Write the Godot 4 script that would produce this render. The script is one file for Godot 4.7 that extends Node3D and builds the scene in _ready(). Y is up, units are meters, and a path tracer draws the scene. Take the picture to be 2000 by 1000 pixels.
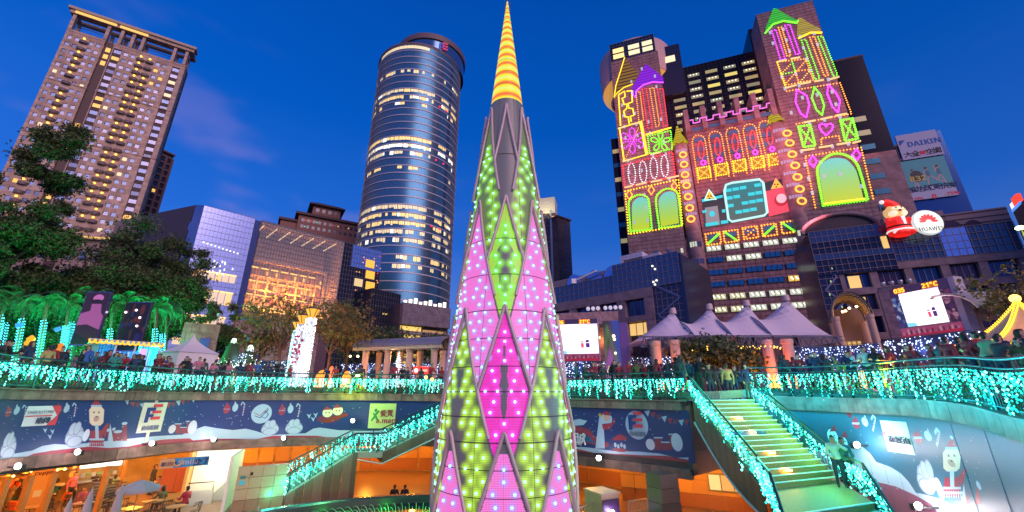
extends Node3D
const F := 796.5
const PITCH := 18.73
const FLOOR := -6.0
const UP := Vector3.UP
var c0 := cos(deg_to_rad(PITCH))
var s0 := sin(deg_to_rad(PITCH))
const MATTER := {"loggia_pane":[0.05,0.06,0.09,0.2,0.4],"mullion":[0.16,0.17,0.2,0.4,0.6],"mall_back":[0.05,0.05,0.07,0.7],"gallery_slab":[0.4,0.3,0.2,0.7],"mall_base":[0.38,0.26,0.24,0.8],"dark_glass":[0.02,0.025,0.05,0.08,0.2],"emblem_blue":[0.012,0.03,0.2,0.6],"emblem_red":[0.6,0.03,0.06,0.6],"block_brown":[0.18,0.12,0.11,0.85],"loggia_pane2":[0.12,0.12,0.2,0.2,0.4],"store_joint":[0.035,0.025,0.03,0.8],"strip_teal":[0.02,0.16,0.24,0.2,0.3],"crown_glass":[0.05,0.05,0.07,0.15,0.5],"strip_grey":[0.1,0.2,0.28,0.2,0.3],"sign_black":[0.01,0.01,0.01],"board_white":[0.4,0.42,0.55],"podium_pink":[0.3,0.21,0.24,0.8,0,"coarse",0.2],"podium_glass":[0.07,0.1,0.17,0.12,0.6],"podium_glass_dark":[0.03,0.035,0.07,0.12,0.5],"podium_banded":[0.24,0.17,0.19,0.85],"mullion_rose":[0.2,0.14,0.17,0.5],"stair_steel":[0.12,0.14,0.24,0.5,0.3],"podium_dark":[0.04,0.035,0.05,0.8],"podium_pane":[0.03,0.05,0.14,0.1,0.5],"block_pink":[0.42,0.26,0.28,0.8,0,"coarse",0.4],"lamp_grey":[0.5,0.5,0.5,0.4,0.4],"cable":[0.02,0.05,0.05],"wall_back":[0.12,0.09,0.09],"soffit":[0.5,0.34,0.2,0.7],"room_wall":[0.6,0.38,0.13,0.6,0,"coarse",0.3],"wall_tile_low":[0.3,0.12,0.04,0.4],"rail_teal_steel":[0.025,0.07,0.075,0.35,0.5],"print_cream":[0.62,0.62,0.5,0.6],"print_white":[0.62,0.68,0.72,0.6],"print_ink":[0.05,0.06,0.12,0.6],"print_grey":[0.2,0.22,0.3],"print_maroon":[0.3,0.03,0.05],"lamp_black":[0.02,0.02,0.02],"cone_joint":[0.06,0.05,0.06,0.5],"spire_rod":[0.1,0.1,0.09,0.4,0.6],"string_brown_b":[0.17,0.072,0.05,0.5],"step_pale":[0.36,0.28,0.24,0.6],"pillar_brown":[0.12,0.06,0.05,0.4],"frame_olive":[0.2,0.18,0.06,0.4],"wicker":[0.1,0.05,0.025,0.6],"parasol_pole":[0.3,0.2,0.12,0.5],"steel_bright":[0.6,0.6,0.6,0.3,0.7],"menu_wood":[0.6,0.3,0.08,0.5],"banner_navy":[0.02,0.04,0.14],"passage_white":[0.75,0.74,0.62,0.8],"passage_grey":[0.3,0.34,0.33,0.7],"door_orange":[0.6,0.14,0.02,0.4],"column_peach":[0.5,0.33,0.25,0.6],"vault":[0.3,0.27,0.25,0.6],"walk_rib":[0.4,0.33,0.25,0.5],"housing_lime":[0.3,0.4,0.02,0.5],"bark_brown":[0.1,0.06,0.04,0.9]}
const GLOWS := {"cornice_gold":[1.0,0.62,0.14,0.9],"balcony_lamp":[1.0,0.5,0.08,3.2],"mall_white":[0.9,0.9,1.0,2.0],"tiny_amber":[1.0,0.45,0.1,1.2],"tiny_red":[1.0,0.05,0.03,1.0],"office_cream":[1.0,0.78,0.46,1.1],"office_gold":[1.0,0.66,0.25,1.5],"office_white":[1.0,0.92,0.75,2.0],"deck_gold":[1.0,0.66,0.16,1.0],"office_dim":[0.8,0.7,0.3,0.35],"office_pale":[1.0,0.85,0.5,1.1],"strip_cream":[0.9,0.9,0.45,0.5],"projected_cream":[1.0,0.75,0.3,0.9],"projected_lime":[0.5,0.9,0.02,0.8],"shop_amber":[1.0,0.62,0.2,0.9],"teal_bulb":[0.2,1.0,0.86,4.0,0.4],"room_lamp":[1.0,0.62,0.2,6.0],"kitchen_white":[0.95,1.0,0.9,1.6],"uplight_amber":[1.0,0.5,0.1,4.0],"arch_lamp":[1.0,0.72,0.3,9.0],"curtain_pale":[0.7,0.9,1.0,2.2],"sign_red2":[1.0,0.06,0.03,1.1],"sign_white":[1.0,0.85,0.8,1.3],"lime_lens":[0.85,1.0,0.3,8.0]}
var M := {}
var rng := RandomNumberGenerator.new()
var unit := BoxMesh.new()
var noise_tex := {}

# ---- where things stand
func at(px: float, py: float, d: float) -> Vector3:
	var x := (px - 1000.0) / F
	var y := (500.0 - py) / F
	var w := c0 - s0 * y
	return V(x*d/w, (s0+c0*y)*d/w, -d)

func at_height(px: float, py: float, h: float) -> Vector3:
	var y := (500.0 - py) / F
	return at(px, py, h*(c0 - s0*y)/(s0+c0*y))

class Fac:
	var a: Vector3
	var e: Vector3
	var n: Vector3
	var top: float
	func p(u: float, y: float, o := 0.0) -> Vector3:
		return Vector3(a.x,0, a.z)+e*u+Vector3.UP*y+n*o
	func xf(u: float, y: float, o := 0.0) -> Transform3D:
		return Transform3D(Basis(e, Vector3.UP, n), p(u, y, o))
	func bx(u0: float, u1: float, y0: float, y1: float, o0: float, o1: float) -> Transform3D:
		return Transform3D(Basis(e*(u1 - u0), Vector3.UP*(y1 - y0), n*(o1 - o0)), p((u0+u1)/2, (y0+y1)/2, (o0+o1)/2))

func fac2(a: Vector3, b: Vector3) -> Fac:
	var f := Fac.new()
	f.a = a
	f.top = a.y
	f.e = V(b.x - a.x,0, b.z - a.z).normalized()
	f.n = f.e.cross(UP)
	if f.n.dot(-a) < 0:
		f.n = -f.n
	return f

func fac(px1: float, py1: float, d: float, px2: float, py2: float) -> Fac:
	var a := at(px1, py1, d)
	return fac2(a, at_height(px2, py2, a.y))

func back(f: Fac, o: float) -> Fac:
	return fac2(f.p(0, f.top, o), f.p(1, f.top, o))

func hit(f: Fac, px: float, py: float) -> Vector2:
	var r := at(px, py,1.0)
	var q := V(f.a.x,0, f.a.z)
	var t := q.dot(f.n) / r.dot(f.n)
	r *= t
	return P2((r - q).dot(f.e), r.y)

# ---- materials
func V(x: float, y: float, z: float) -> Vector3:
	return Vector3(x, y, z)

func P2(x: float, y: float) -> Vector2:
	return Vector2(x, y)

func rr(a: float, b: float) -> float:
	return rng.randf_range(a, b)

func lin(r: float, g: float, b: float, a := 1.0) -> Color:
	var c := Color(r, g, b).linear_to_srgb()
	c.a = a
	return c

func grain(kind: String) -> NoiseTexture2D:
	if not noise_tex.has(kind):
		var n := FastNoiseLite.new()
		n.seed = 7
		n.noise_type = FastNoiseLite.TYPE_SIMPLEX_SMOOTH
		n.frequency = {"fine": 0.06, "coarse": 0.012, "streak": 0.02}[kind]
		n.fractal_octaves = 5
		var t := NoiseTexture2D.new()
		t.width = 256
		t.height = 256
		t.seamless = true
		t.noise = n
		var g := Gradient.new()
		g.set_color(0, Color(0.68,0.66,0.66))
		g.set_color(1, Color(1,1,1))
		t.color_ramp = g
		noise_tex[kind] = t
	return noise_tex[kind]

func mat(key: String, r := 0.5, g := 0.5, b := 0.5, rough := 0.8, metal := 0.0, tex := "", scale := 0.3) -> StandardMaterial3D:
	if M.has(key):
		return M[key]
	if MATTER.has(key):
		var q: Array = MATTER[key]
		return mat(key + "_", q[0], q[1], q[2], q[3] if q.size() > 3 else 0.8, q[4] if q.size() > 4 else 0.0, q[5] if q.size() > 5 else "", q[6] if q.size() > 6 else 0.3)
	var m := StandardMaterial3D.new()
	m.resource_name = key
	m.albedo_color = lin(r, g, b)
	m.roughness = rough
	m.metallic = metal
	if key.begins_with("store_black") or key.begins_with("dark_glass"):
		m.metallic_specular = 0.18
	if tex != "":
		m.albedo_texture = grain(tex)
		m.uv1_triplanar = true
		m.uv1_world_triplanar = true
		m.uv1_scale = Vector3.ONE*scale
	M[key] = m
	return m

func glow(key: String, r := 1.0, g := 1.0, b := 1.0, e := 1.0, base := 0.3) -> StandardMaterial3D:
	if M.has(key):
		return M[key]
	if GLOWS.has(key):
		var q: Array = GLOWS[key]
		return glow(key + "_", q[0], q[1], q[2], q[3] if q.size() > 3 else 1.0, q[4] if q.size() > 4 else 0.3)
	var m := StandardMaterial3D.new()
	m.resource_name = key
	m.albedo_color = lin(r*base, g*base, b*base)
	m.roughness = 0.5
	m.emission_enabled = true
	m.emission = lin(r, g, b)
	m.emission_energy_multiplier = e
	M[key] = m
	return m

func pane(key: String, r: float, g: float, b: float, a: float) -> StandardMaterial3D:
	if M.has(key):
		return M[key]
	var m := StandardMaterial3D.new()
	m.resource_name = key
	m.albedo_color = lin(r, g, b, a)
	m.transparency = BaseMaterial3D.TRANSPARENCY_ALPHA
	m.roughness = 0.05
	M[key] = m
	return m

# ---- shapes
class B:
	var v := PackedVector3Array()
	var n := PackedVector3Array()
	var uv := PackedVector2Array()
	var ix := PackedInt32Array()
	func quad(a: Vector3, b: Vector3, c: Vector3, d: Vector3, t0 := Vector2(0,1), t1 := Vector2(1,1), t2 := Vector2(1,0), t3 := Vector2(0,0)) -> void:
		var m := (b - a).cross(c - a)
		if m.length_squared() < 1e-14:
			m = (c - a).cross(d - a)
		quad4(a, b, c, d, m.normalized(), m.normalized(), m.normalized(), m.normalized(), t0, t1, t2, t3)
	func quad4(a: Vector3, b: Vector3, c: Vector3, d: Vector3, na: Vector3, nb: Vector3, nc: Vector3, nd: Vector3, t0 := Vector2(0,1), t1 := Vector2(1,1), t2 := Vector2(1,0), t3 := Vector2(0,0)) -> void:
		var k := v.size()
		v.append_array([a, b, c, d])
		n.append_array([na, nb, nc, nd])
		uv.append_array([t0, t1, t2, t3])
		ix.append_array([k, k+2, k+1, k, k+3, k+2])
	func tri(a: Vector3, b: Vector3, c: Vector3) -> void:
		var k := v.size()
		var m := (b - a).cross(c - a).normalized()
		v.append_array([a, b, c])
		n.append_array([m, m, m])
		uv.append_array([Vector2(a.x, a.y), Vector2(b.x, b.y), Vector2(c.x, c.y)])
		ix.append_array([k, k+2, k+1])
	func box(t: Transform3D) -> void:
		if t.basis.determinant() < 0:
			t.basis.x = -t.basis.x
		for s in [[Vector3(1,0,0), Vector3(0,1,0), Vector3(0,0,1)], [Vector3(-1,0,0), Vector3(0,0,1), Vector3(0,1,0)], [Vector3(0,1,0), Vector3(0,0,1), Vector3(1,0,0)],
				[Vector3(0,-1,0), Vector3(1,0,0), Vector3(0,0,1)], [Vector3(0,0,1), Vector3(1,0,0), Vector3(0,1,0)], [Vector3(0,0,-1), Vector3(0,1,0), Vector3(1,0,0)]]:
			quad(t*((s[0] - s[1] - s[2])/2), t*((s[0]+s[1] - s[2])/2), t*((s[0]+s[1]+s[2])/2), t*((s[0] - s[1]+s[2])/2))
	func cube(c: Vector3, s: Vector3) -> void:
		box(Transform3D(Basis.from_scale(s), c))
	func bar(a: Vector3, b: Vector3, w: float, h: float) -> void:
		var z := b - a
		var up := Vector3.UP if absf(z.normalized().y) < 0.98 else Vector3.RIGHT
		var x := up.cross(z).normalized()
		box(Transform3D(Basis(x*w, z.cross(x).normalized()*h, z), (a+b)/2))
	func tube(p: Array, r: float, k := 6, r2 := -1.0, closed := false) -> void:
		var rings := []
		var m := p.size()
		var keep := Vector3.ZERO
		for i in m:
			var d: Vector3 = (p[(i+1) % m] if closed or i < m - 1 else p[i]) - (p[(i+m - 1) % m] if closed or i > 0 else p[i])
			d = d.normalized()
			var x := keep - d * keep.dot(d)
			if x.length() < 0.1:
				x = (Vector3.UP if absf(d.y) < 0.9 else Vector3.RIGHT).cross(d)
			x = x.normalized()
			keep = x
			var y := d.cross(x)
			var rr := r if r2 < 0 else lerpf(r, r2, float(i) / (m - 1))
			var ring := []
			for j in k:
				var q := TAU * j / k
				var o := x * cos(q) + y * sin(q)
				ring.append([p[i]+o*rr, o])
			rings.append(ring)
		for i in (m if closed else m - 1):
			var s: Array = rings[i]
			var t: Array = rings[(i+1) % m]
			for j in k:
				var l := (j + 1) % k
				quad4(s[j][0], s[l][0], t[l][0], t[j][0], s[j][1], s[l][1], t[l][1], t[j][1])
		if not closed:
			for e in [0, m - 1]:
				var q: Array = rings[e]
				for j in range(1, k - 1):
					if e == 0:
						tri(q[0][0], q[j+1][0], q[j][0])
					else:
						tri(q[0][0], q[j][0], q[j+1][0])
	func lathe(c: Vector3, prof: Array, k := 24, a0 := 0.0, a1 := TAU, sx := 1.0, sz := 1.0, urep := 1.0) -> void:
		var hs := 0.0
		for i in prof.size() - 1:
			var p: Vector2 = prof[i]
			var q: Vector2 = prof[i+1]
			var nr := Vector2(q.y - p.y, p.x - q.x).normalized()
			var v0 := float(i) / (prof.size() - 1)
			var v1 := float(i + 1) / (prof.size() - 1)
			for j in k:
				var f0 := lerpf(a0, a1, float(j) / k)
				var f1 := lerpf(a0, a1, float(j + 1) / k)
				var d0 := Vector3(sin(f0) * sx,0, cos(f0) * sz)
				var d1 := Vector3(sin(f1) * sx,0, cos(f1) * sz)
				var n0 := (Vector3(sin(f0) / sx,0, cos(f0) / sz).normalized() * nr.x + Vector3.UP * nr.y).normalized()
				var n1 := (Vector3(sin(f1) / sx,0, cos(f1) / sz).normalized() * nr.x + Vector3.UP * nr.y).normalized()
				quad4(c+d0*p.x+Vector3.UP*p.y, c+d1*p.x+Vector3.UP*p.y, c+d1*q.x+Vector3.UP*q.y, c+d0*q.x+Vector3.UP*q.y, n0, n1, n1, n0,
					Vector2(float(j)/k*urep, 1 - v0), Vector2(float(j+1)/k*urep, 1 - v0), Vector2(float(j+1)/k*urep, 1 - v1), Vector2(float(j)/k*urep, 1 - v1))
	func ball(c: Vector3, s: Vector3, k := 10, b := Basis.IDENTITY) -> void:
		var h := k / 2
		for i in h:
			var p0 := PI * i / h
			var p1 := PI * (i + 1) / h
			for j in k:
				var q := []
				for w in [[p1, j], [p1, j+1], [p0, j+1], [p0, j]]:
					var f: float = TAU*w[1]/k
					q.append(Vector3(sin(w[0])*sin(f), cos(w[0]), sin(w[0])*cos(f)))
				quad4(c+b*(q[0]*s), c+b*(q[1]*s), c+b*(q[2]*s), c+b*(q[3]*s), b*(q[0]/s).normalized(), b*(q[1]/s).normalized(), b*(q[2]/s).normalized(), b*(q[3]/s).normalized())
	func gem(c: Vector3, r: float) -> void:
		var x := Vector3.RIGHT * r
		var y := Vector3.UP * r
		var z := Vector3.BACK * r
		for s in [[x, z], [z, -x], [-x, -z], [-z, x]]:
			tri(c+s[0], c+y, c+s[1])
			tri(c+s[0], c+s[1], c - y)
	func slab(pts: PackedVector2Array, t: Transform3D, thick: float) -> void:
		if Geometry2D.is_polygon_clockwise(pts):
			pts.reverse()
		var tr := Geometry2D.triangulate_polygon(pts)
		var lo := pts[0]
		var hi := pts[0]
		for q in pts:
			lo = lo.min(q)
			hi = hi.max(q)
		var k := v.size()
		for q in pts:
			v.append(t*Vector3(q.x, q.y, thick))
			n.append(t.basis.z.normalized())
			uv.append(Vector2((q.x - lo.x)/maxf(hi.x - lo.x, 1e-6), 1 - (q.y - lo.y)/maxf(hi.y - lo.y, 1e-6)))
		for i in range(0, tr.size(),3):
			var A := pts[tr[i]]
			var w := (pts[tr[i + 1]] - A).cross(pts[tr[i + 2]] - A)
			if w > 0:
				ix.append_array([k+tr[i], k+tr[i+2], k+tr[i+1]])
			else:
				ix.append_array([k+tr[i], k+tr[i+1], k+tr[i+2]])
		for i in pts.size():
			var p := pts[i]
			var q := pts[(i + 1) % pts.size()]
			quad(t*Vector3(p.x, p.y,0), t*Vector3(q.x, q.y,0), t*Vector3(q.x, q.y, thick), t*Vector3(p.x, p.y, thick))
	func mesh(shift := Vector3.ZERO) -> ArrayMesh:
		var w := v
		if shift != Vector3.ZERO:
			w = PackedVector3Array()
			w.resize(v.size())
			for i in v.size():
				w[i] = v[i] - shift
		var a := []
		a.resize(Mesh.ARRAY_MAX)
		a[Mesh.ARRAY_VERTEX] = w
		a[Mesh.ARRAY_NORMAL] = n
		a[Mesh.ARRAY_TEX_UV] = uv
		a[Mesh.ARRAY_INDEX] = ix
		var m := ArrayMesh.new()
		if ix.size():
			m.add_surface_from_arrays(Mesh.PRIMITIVE_TRIANGLES, a)
		return m

# ---- nodes
func tag(o: Node, label := "", category := "", group := "", kind := "") -> Node:
	for kv in [["label", label], ["category", category], ["group", group], ["kind", kind]]:
		if kv[1] != "":
			o.set_meta(kv[0], kv[1])
	return o

func thing(called: String, label: String, category: String, pos := Vector3.ZERO, group := "") -> Node3D:
	var o := Node3D.new()
	o.name = called
	add_child(o, true)
	o.position = pos
	tag(o, label, category, group)
	return o

func part(called: String, b: B, m: Material, parent: Node3D = self, kind := "") -> MeshInstance3D:
	var o := MeshInstance3D.new()
	o.name = called
	parent.add_child(o, true)
	o.mesh = b.mesh(parent.global_position)
	if o.mesh.get_surface_count():
		o.mesh.surface_set_material(0, m)
	if kind != "":
		o.set_meta("kind", kind)
	return o

func solo(called: String, b: B, m: Material, label: String, category: String, pos: Vector3, group := "", kind := "") -> MeshInstance3D:
	var o := MeshInstance3D.new()
	o.name = called
	add_child(o, true)
	o.position = pos
	o.mesh = b.mesh(pos)
	o.mesh.surface_set_material(0, m)
	tag(o, label, category, group, kind)
	return o

func struct(called: String, b: B, m: Material) -> MeshInstance3D:
	return part(called, b, m, self, "structure")

func inst(called: String, mesh: Mesh, m: Material, parent: Node3D, t: Transform3D) -> MeshInstance3D:
	var o := MeshInstance3D.new()
	o.name = called
	parent.add_child(o, true)
	o.mesh = mesh
	o.material_override = m
	o.transform = Transform3D(t.basis, t.origin - parent.global_position)
	return o

func cubic(called: String, m: Material, parent: Node3D, t: Transform3D) -> MeshInstance3D:
	return inst(called, unit, m, parent, t)

func swarm(called: String, mesh: Mesh, m: Material, where: Array, parent: Node3D = self, kind := "stuff") -> MultiMeshInstance3D:
	var mm := MultiMesh.new()
	mm.transform_format = MultiMesh.TRANSFORM_3D
	mm.mesh = mesh
	mm.instance_count = where.size()
	for i in where.size():
		var t: Transform3D = where[i]
		mm.set_instance_transform(i, Transform3D(t.basis, t.origin - parent.global_position))
	var o := MultiMeshInstance3D.new()
	o.name = called
	parent.add_child(o, true)
	o.multimesh = mm
	o.material_override = m
	if kind != "":
		o.set_meta("kind", kind)
	return o

func omni(p: Vector3, c: Color, e: float, size := 0.2) -> OmniLight3D:
	var l := OmniLight3D.new()
	l.name = "lamp_light"
	add_child(l, true)
	l.position = p
	l.light_color = c
	l.light_energy = e
	l.light_size = size
	l.omni_range = 60.0
	l.omni_attenuation = 2.0
	l.shadow_enabled = true
	return l

func spot(p: Vector3, to: Vector3, c: Color, e: float, angle := 50.0, size := 0.15) -> void:
	var l := SpotLight3D.new()
	l.name = "flood_light"
	add_child(l, true)
	l.look_at_from_position(p, to, UP if absf((to - p).normalized().y) < 0.95 else Vector3.RIGHT)
	l.light_color = c
	l.light_energy = e
	l.light_size = size
	l.spot_range = 80.0
	l.spot_angle = angle
	l.spot_attenuation = 2.0
	l.spot_angle_attenuation = 0.8
	l.shadow_enabled = true

func area(p: Vector3, to: Vector3, w: float, h: float, c: Color, e: float) -> void:
	var l := AreaLight3D.new()
	l.name = "screen_light"
	add_child(l, true)
	l.look_at_from_position(p, to, UP)
	l.area_size = P2(w, h)
	l.light_color = c
	l.light_energy = e
	l.area_range = 80.0
	l.shadow_enabled = true

func word(called: String, text: String, m: Material, parent: Node3D, t: Transform3D, height: float, bold := true) -> MeshInstance3D:
	var tm := TextMesh.new()
	var f := SystemFont.new()
	f.font_names = PackedStringArray(["Droid Sans"])
	f.font_weight = 700 if bold else 400
	tm.font = f
	tm.text = text
	tm.font_size = 32
	tm.pixel_size = height/23.0
	tm.depth = 0.04*height
	tm.curve_step = 1.5
	return inst(called, tm, m, parent, t)

# ---- print on flat things: a small drawing surface
const GLYPH := {
	"大": "03 93|50 53 36 09|53 65 99", "金": "50 04|50 94|24 74|16 86|54 59|27 38|77 68|09 99", "空": "50 51|02 92|02 03|92 93|42 15|62 65 95|26 76|56 59|09 99",
	"調": "10 11|02 32|13 33|15 35|06 36 39 09 06|40 47 39|40 90 99 79|52 82|54 84|62 64|56 76 78 58 56", "讓": "10 11|02 32|13 33|14 34|06 36 39 09 06|60 61|41 91|43 53 55 45 43|73 83 85 75 73|46 96|47 97|67 99|56 59",
	"地": "03 33|10 18|08 38|44 93 96 86|42 49 99 97|60 66", "球": "00 30|03 33|10 18|08 38|42 92|60 69 59|44 55|63 37|64 99|80 91", "更": "00 90|22 82 86 26 22|24 84|50 56 09|36 99",
	"快": "10 19|03 05|22 33|41 81 85|35 95|60 55 39|65 99", "樂": "50 41|32 62 65 35 32|33 63|10 02 22 14 25|80 72 92 84 95|06 96|56 59|47 19|57 89", "遠": "31 81|50 53|23 93|34 84 86 36 34|57 48|66 98|11 12|04 14 17 09|17 49 99",
	"東": "02 92|50 59|13 83 86 16 13|15 85|47 09|57 99", "集": "20 04|13 17|12 82|14 74|15 75|17 87|50 42 47|08 98|57 59|48 19|58 89", "團": "00 90 99 09 00|22 72|23 73 75 25 23|50 58|26 76|27 77", "百": "00 90|41 33|13 83 89 19 13|16 86",
	"貨": "30 03|12 14|52 74 84|81 53|25 75 78 28 25|26 76|27 77|38 19|68 89", "愛": "80 11|21 22|41 42|61 63|03 93 94|03 04|24 25 75|35 17|26 76 19|36 99", "買": "10 80 82 12 10|30 32|60 62|23 73 77 27 23|24 74|26 76|37 09|67 99",
	"傳": "20 04|13 19|31 91|42 82 84 44 42|60 65|35 95|37 97|76 79 69|47 58", "新": "20 21|02 42|13 14|33 34|04 44|06 46|24 29|26 08|37 48|80 52 57 49|54 94|74 79", "北": "30 39|13 33|08 38|60 68 98 96|92 64", "市": "50 52|02 92|14 84 88 78|14 18|52 59",
	"來": "02 92|50 59|23 05|23 35|73 55|73 95|48 09|58 99", "了": "10 80 53|53 58 38", "城": "03 33|10 18|08 38|41 91|42 38 29|54 64 67 57|70 86 99|92 58|80 91", "政": "00 40|20 29|24 44|04 08|08 49|60 52|62 92|52 99|82 49", "府": "50 51|02 92|12 17 09|33 24|35 39|45 95|75 79 69|56 57"}

class Cv:
	var im: Image
	var w: int
	var h: int
	func _init(a: int, b: int, c: Color) -> void:
		w = a
		h = b
		im = Image.create(a, b, false, Image.FORMAT_RGB8)
		im.fill(c)
	func poly(p: Array, c: Color) -> void:
		var lo := 1e9
		var hi := -1e9
		for q in p:
			lo = minf(lo, q.y)
			hi = maxf(hi, q.y)
		for y in range(maxi(0, int(floor(lo))), mini(h, int(ceil(hi))+1)):
			var xs := []
			var yy := y + 0.5
			for i in p.size():
				var a: Vector2 = p[i]
				var b: Vector2 = p[(i+1) % p.size()]
				if (a.y <= yy) != (b.y <= yy):
					xs.append(a.x+(yy - a.y)/(b.y - a.y)*(b.x - a.x))
			xs.sort()
			for i in range(0, xs.size() - 1,2):
				var x0 := maxi(0, roundi(xs[i]))
				var x1 := mini(w, roundi(xs[i + 1]))
				if x1 > x0:
					im.fill_rect(Rect2i(x0, y, x1 - x0,1), c)
	func oval(m: Vector2, rx: float, ry: float, c: Color, rot := 0.0) -> void:
		var p := []
		for i in 28:
			p.append(m+Vector2(cos(TAU*i/28)*rx, sin(TAU*i/28)*ry).rotated(rot))
		poly(p, c)
	func line(p: Array, t: float, c: Color) -> void:
		for i in p.size() - 1:
			var a: Vector2 = p[i]
			var b: Vector2 = p[i+1]
			var o := (b - a).normalized().orthogonal() * t / 2
			poly([a+o, b+o, b - o, a - o], c)
			if t > 2.5:
				oval(a, t/2, t/2, c)
				oval(b, t/2, t/2, c)
	func tex() -> ImageTexture:
		im.generate_mipmaps()
		return ImageTexture.create_from_image(im)

func strokes(ch: String) -> Array:
	var out := []
	if GLYPH.has(ch):
		for s in GLYPH[ch].split("|"):
			var l := []
			for q in s.split(" "):
				l.append(P2(int(q[0])/9.0, int(q[1])/9.0))
			out.append(l)
	return out

func glyphs(called: String, text: String, m: Material, parent: Node3D, t: Transform3D, s: float, pitch := 1.18, wide := 0.1) -> void:
	var b := B.new()
	for i in text.length():
		for l in strokes(text[i]):
			for k in l.size() - 1:
				var p := V(l[k].x * s + i * s * pitch, (1 - l[k].y) * s,0.02)
				var q := V(l[k + 1].x * s + i * s * pitch, (1 - l[k + 1].y) * s,0.02)
				var x := (q - p).normalized()
				b.box(t*Transform3D(Basis((q - p)+x*s*wide, V(-x.y, x.x,0)*s*wide, V(0,0,0.04)), (p+q)/2+V(0,0, 0.001*k)))
	part(called, b, m, parent)

func printed(tex: Texture2D, rough := 0.6) -> StandardMaterial3D:
	var m := StandardMaterial3D.new()
	m.albedo_texture = tex
	m.roughness = rough
	return m

func lit_print(tex: Texture2D, e: float) -> StandardMaterial3D:
	var m := StandardMaterial3D.new()
	m.albedo_color = Color(0.1,0.1,0.1)
	m.roughness = 0.4
	m.emission_enabled = true
	m.emission = Color.BLACK
	m.emission_texture = tex
	m.emission_energy_multiplier = e
	return m

func smooth(p: Array, k: int) -> Array:
	var out := []
	for i in p.size() - 1:
		var a: Vector3 = p[maxi(i - 1,0)]
		var b: Vector3 = p[i]
		var c: Vector3 = p[i+1]
		var d: Vector3 = p[mini(i+2, p.size() - 1)]
		for j in k:
			var t := float(j) / k
			out.append(0.5*((2.0*b)+(c - a)*t+(2.0*a - 5.0*b+4.0*c - d)*t*t+(3.0*b - a - 3.0*c+d)*t*t*t))
	out.append(p[-1])
	return out

func px2(s: String, ox := 0.0, oy := 0.0, k := 1.0) -> Array:
	var out := []
	for q in s.split(" "):
		var c := q.split(",")
		out.append(P2(float(c[0])*k+ox, float(c[1])*k+oy))
	return out

# A festive sunken plaza at dusk: a light cone in a round pool, stairs and railings hung with teal lights, banners on curved walls, towers behind. Eye at the origin, y up, metres, looking along -z.
# ---- camera, sky, afterglow
func set_up() -> void:
	rng.seed = 11
	var cam := Camera3D.new()
	cam.name = "camera"
	add_child(cam)
	cam.rotation_degrees.x = PITCH
	cam.fov = rad_to_deg(2.0*atan(500.0/F))
	cam.near = 0.1
	cam.far = 3000.0
	cam.current = true
	var env := Environment.new()
	env.background_mode = Environment.BG_SKY
	env.tonemap_mode = Environment.TONE_MAPPER_LINEAR
	env.tonemap_exposure = 1.0
	env.sdfgi_enabled = true
	env.ssao_enabled = true
	env.ssil_enabled = true
	env.background_energy_multiplier = 1.0
	var sm := PanoramaSkyMaterial.new()
	sm.panorama = dusk_sky()
	env.sky = Sky.new()
	env.sky.sky_material = sm
	var we := WorldEnvironment.new()
	we.name = "surroundings"
	we.environment = env
	add_child(we)
	var sun := DirectionalLight3D.new()
	sun.name = "afterglow"
	add_child(sun)
	sun.look_at_from_position(V(60,60,100), Vector3.ZERO, UP)
	sun.light_color = Color(1.0,0.8,0.8)
	sun.light_energy = 0.78
	sun.light_angular_distance = 40.0
	sun.shadow_enabled = true

func dusk_sky() -> ImageTexture:
	var w := 1024
	var h := 512
	var im := Image.create(w, h, false, Image.FORMAT_RGBF)
	var n := FastNoiseLite.new()
	n.seed = 5
	n.frequency = 2.2
	n.fractal_octaves = 5
	var keys := [[0.0, V(0.16,0.28,0.75)], [10.0, V(0.085,0.2,0.68)], [20.0, V(0.016,0.13,0.61)], [35.0, V(0.001,0.092,0.5)], [60.0, V(0.0,0.06,0.38)], [91.0, V(0.0,0.05,0.32)]]
	for y in h:
		var el := 90.0 - (y + 0.5) * 180.0 / h
		var base: Vector3 = keys[0][1]
		for i in 5:
			if el >= keys[i][0]:
				base = (keys[i][1] as Vector3).lerp(keys[i+1][1], (el - keys[i][0])/(keys[i+1][0] - keys[i][0]))
		var band := smoothstep(2.0,9.0, el) * (1.0 - smoothstep(17.0,44.0, el))
		for x in w:
			var c := base
			var az := ((x + 0.5) / w - 0.5) * TAU
			c *= 1.0+0.24*sin(az)*(1.0 - clampf(absf(el)/90.0,0.0,1.0))
			if band > 0.0:
				var d := V(sin(az) * cos(deg_to_rad(el)), sin(deg_to_rad(el)) * 3.2, cos(az) * cos(deg_to_rad(el)))
				var k := smoothstep(0.12,0.5, n.get_noise_3dv(d)) * band * (0.05 + 0.9 * maxf(0.0, sin(az + 0.1)))
				c = c.lerp(V(0.3,0.25,0.62), k*0.75)
			im.set_pixel(x, y, Color(c.x, c.y, c.z))
	return ImageTexture.create_from_image(im)

# ---- building parts
func wb(called: String, f: Fac, u0: float, u1: float, y0: float, y1: float, o0: float, o1: float, m: Material, parent: Node3D) -> MeshInstance3D:
	return cubic(called, m, parent, f.bx(u0, u1, y0, y1, o0, o1))

func rest_of(called: String, boxes: Array, m: Material, parent: Node3D) -> void:
	if boxes.is_empty():
		return
	var b := B.new()
	for t in boxes:
		b.box(t)
	part(called, b, m, parent, "stuff")

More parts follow.
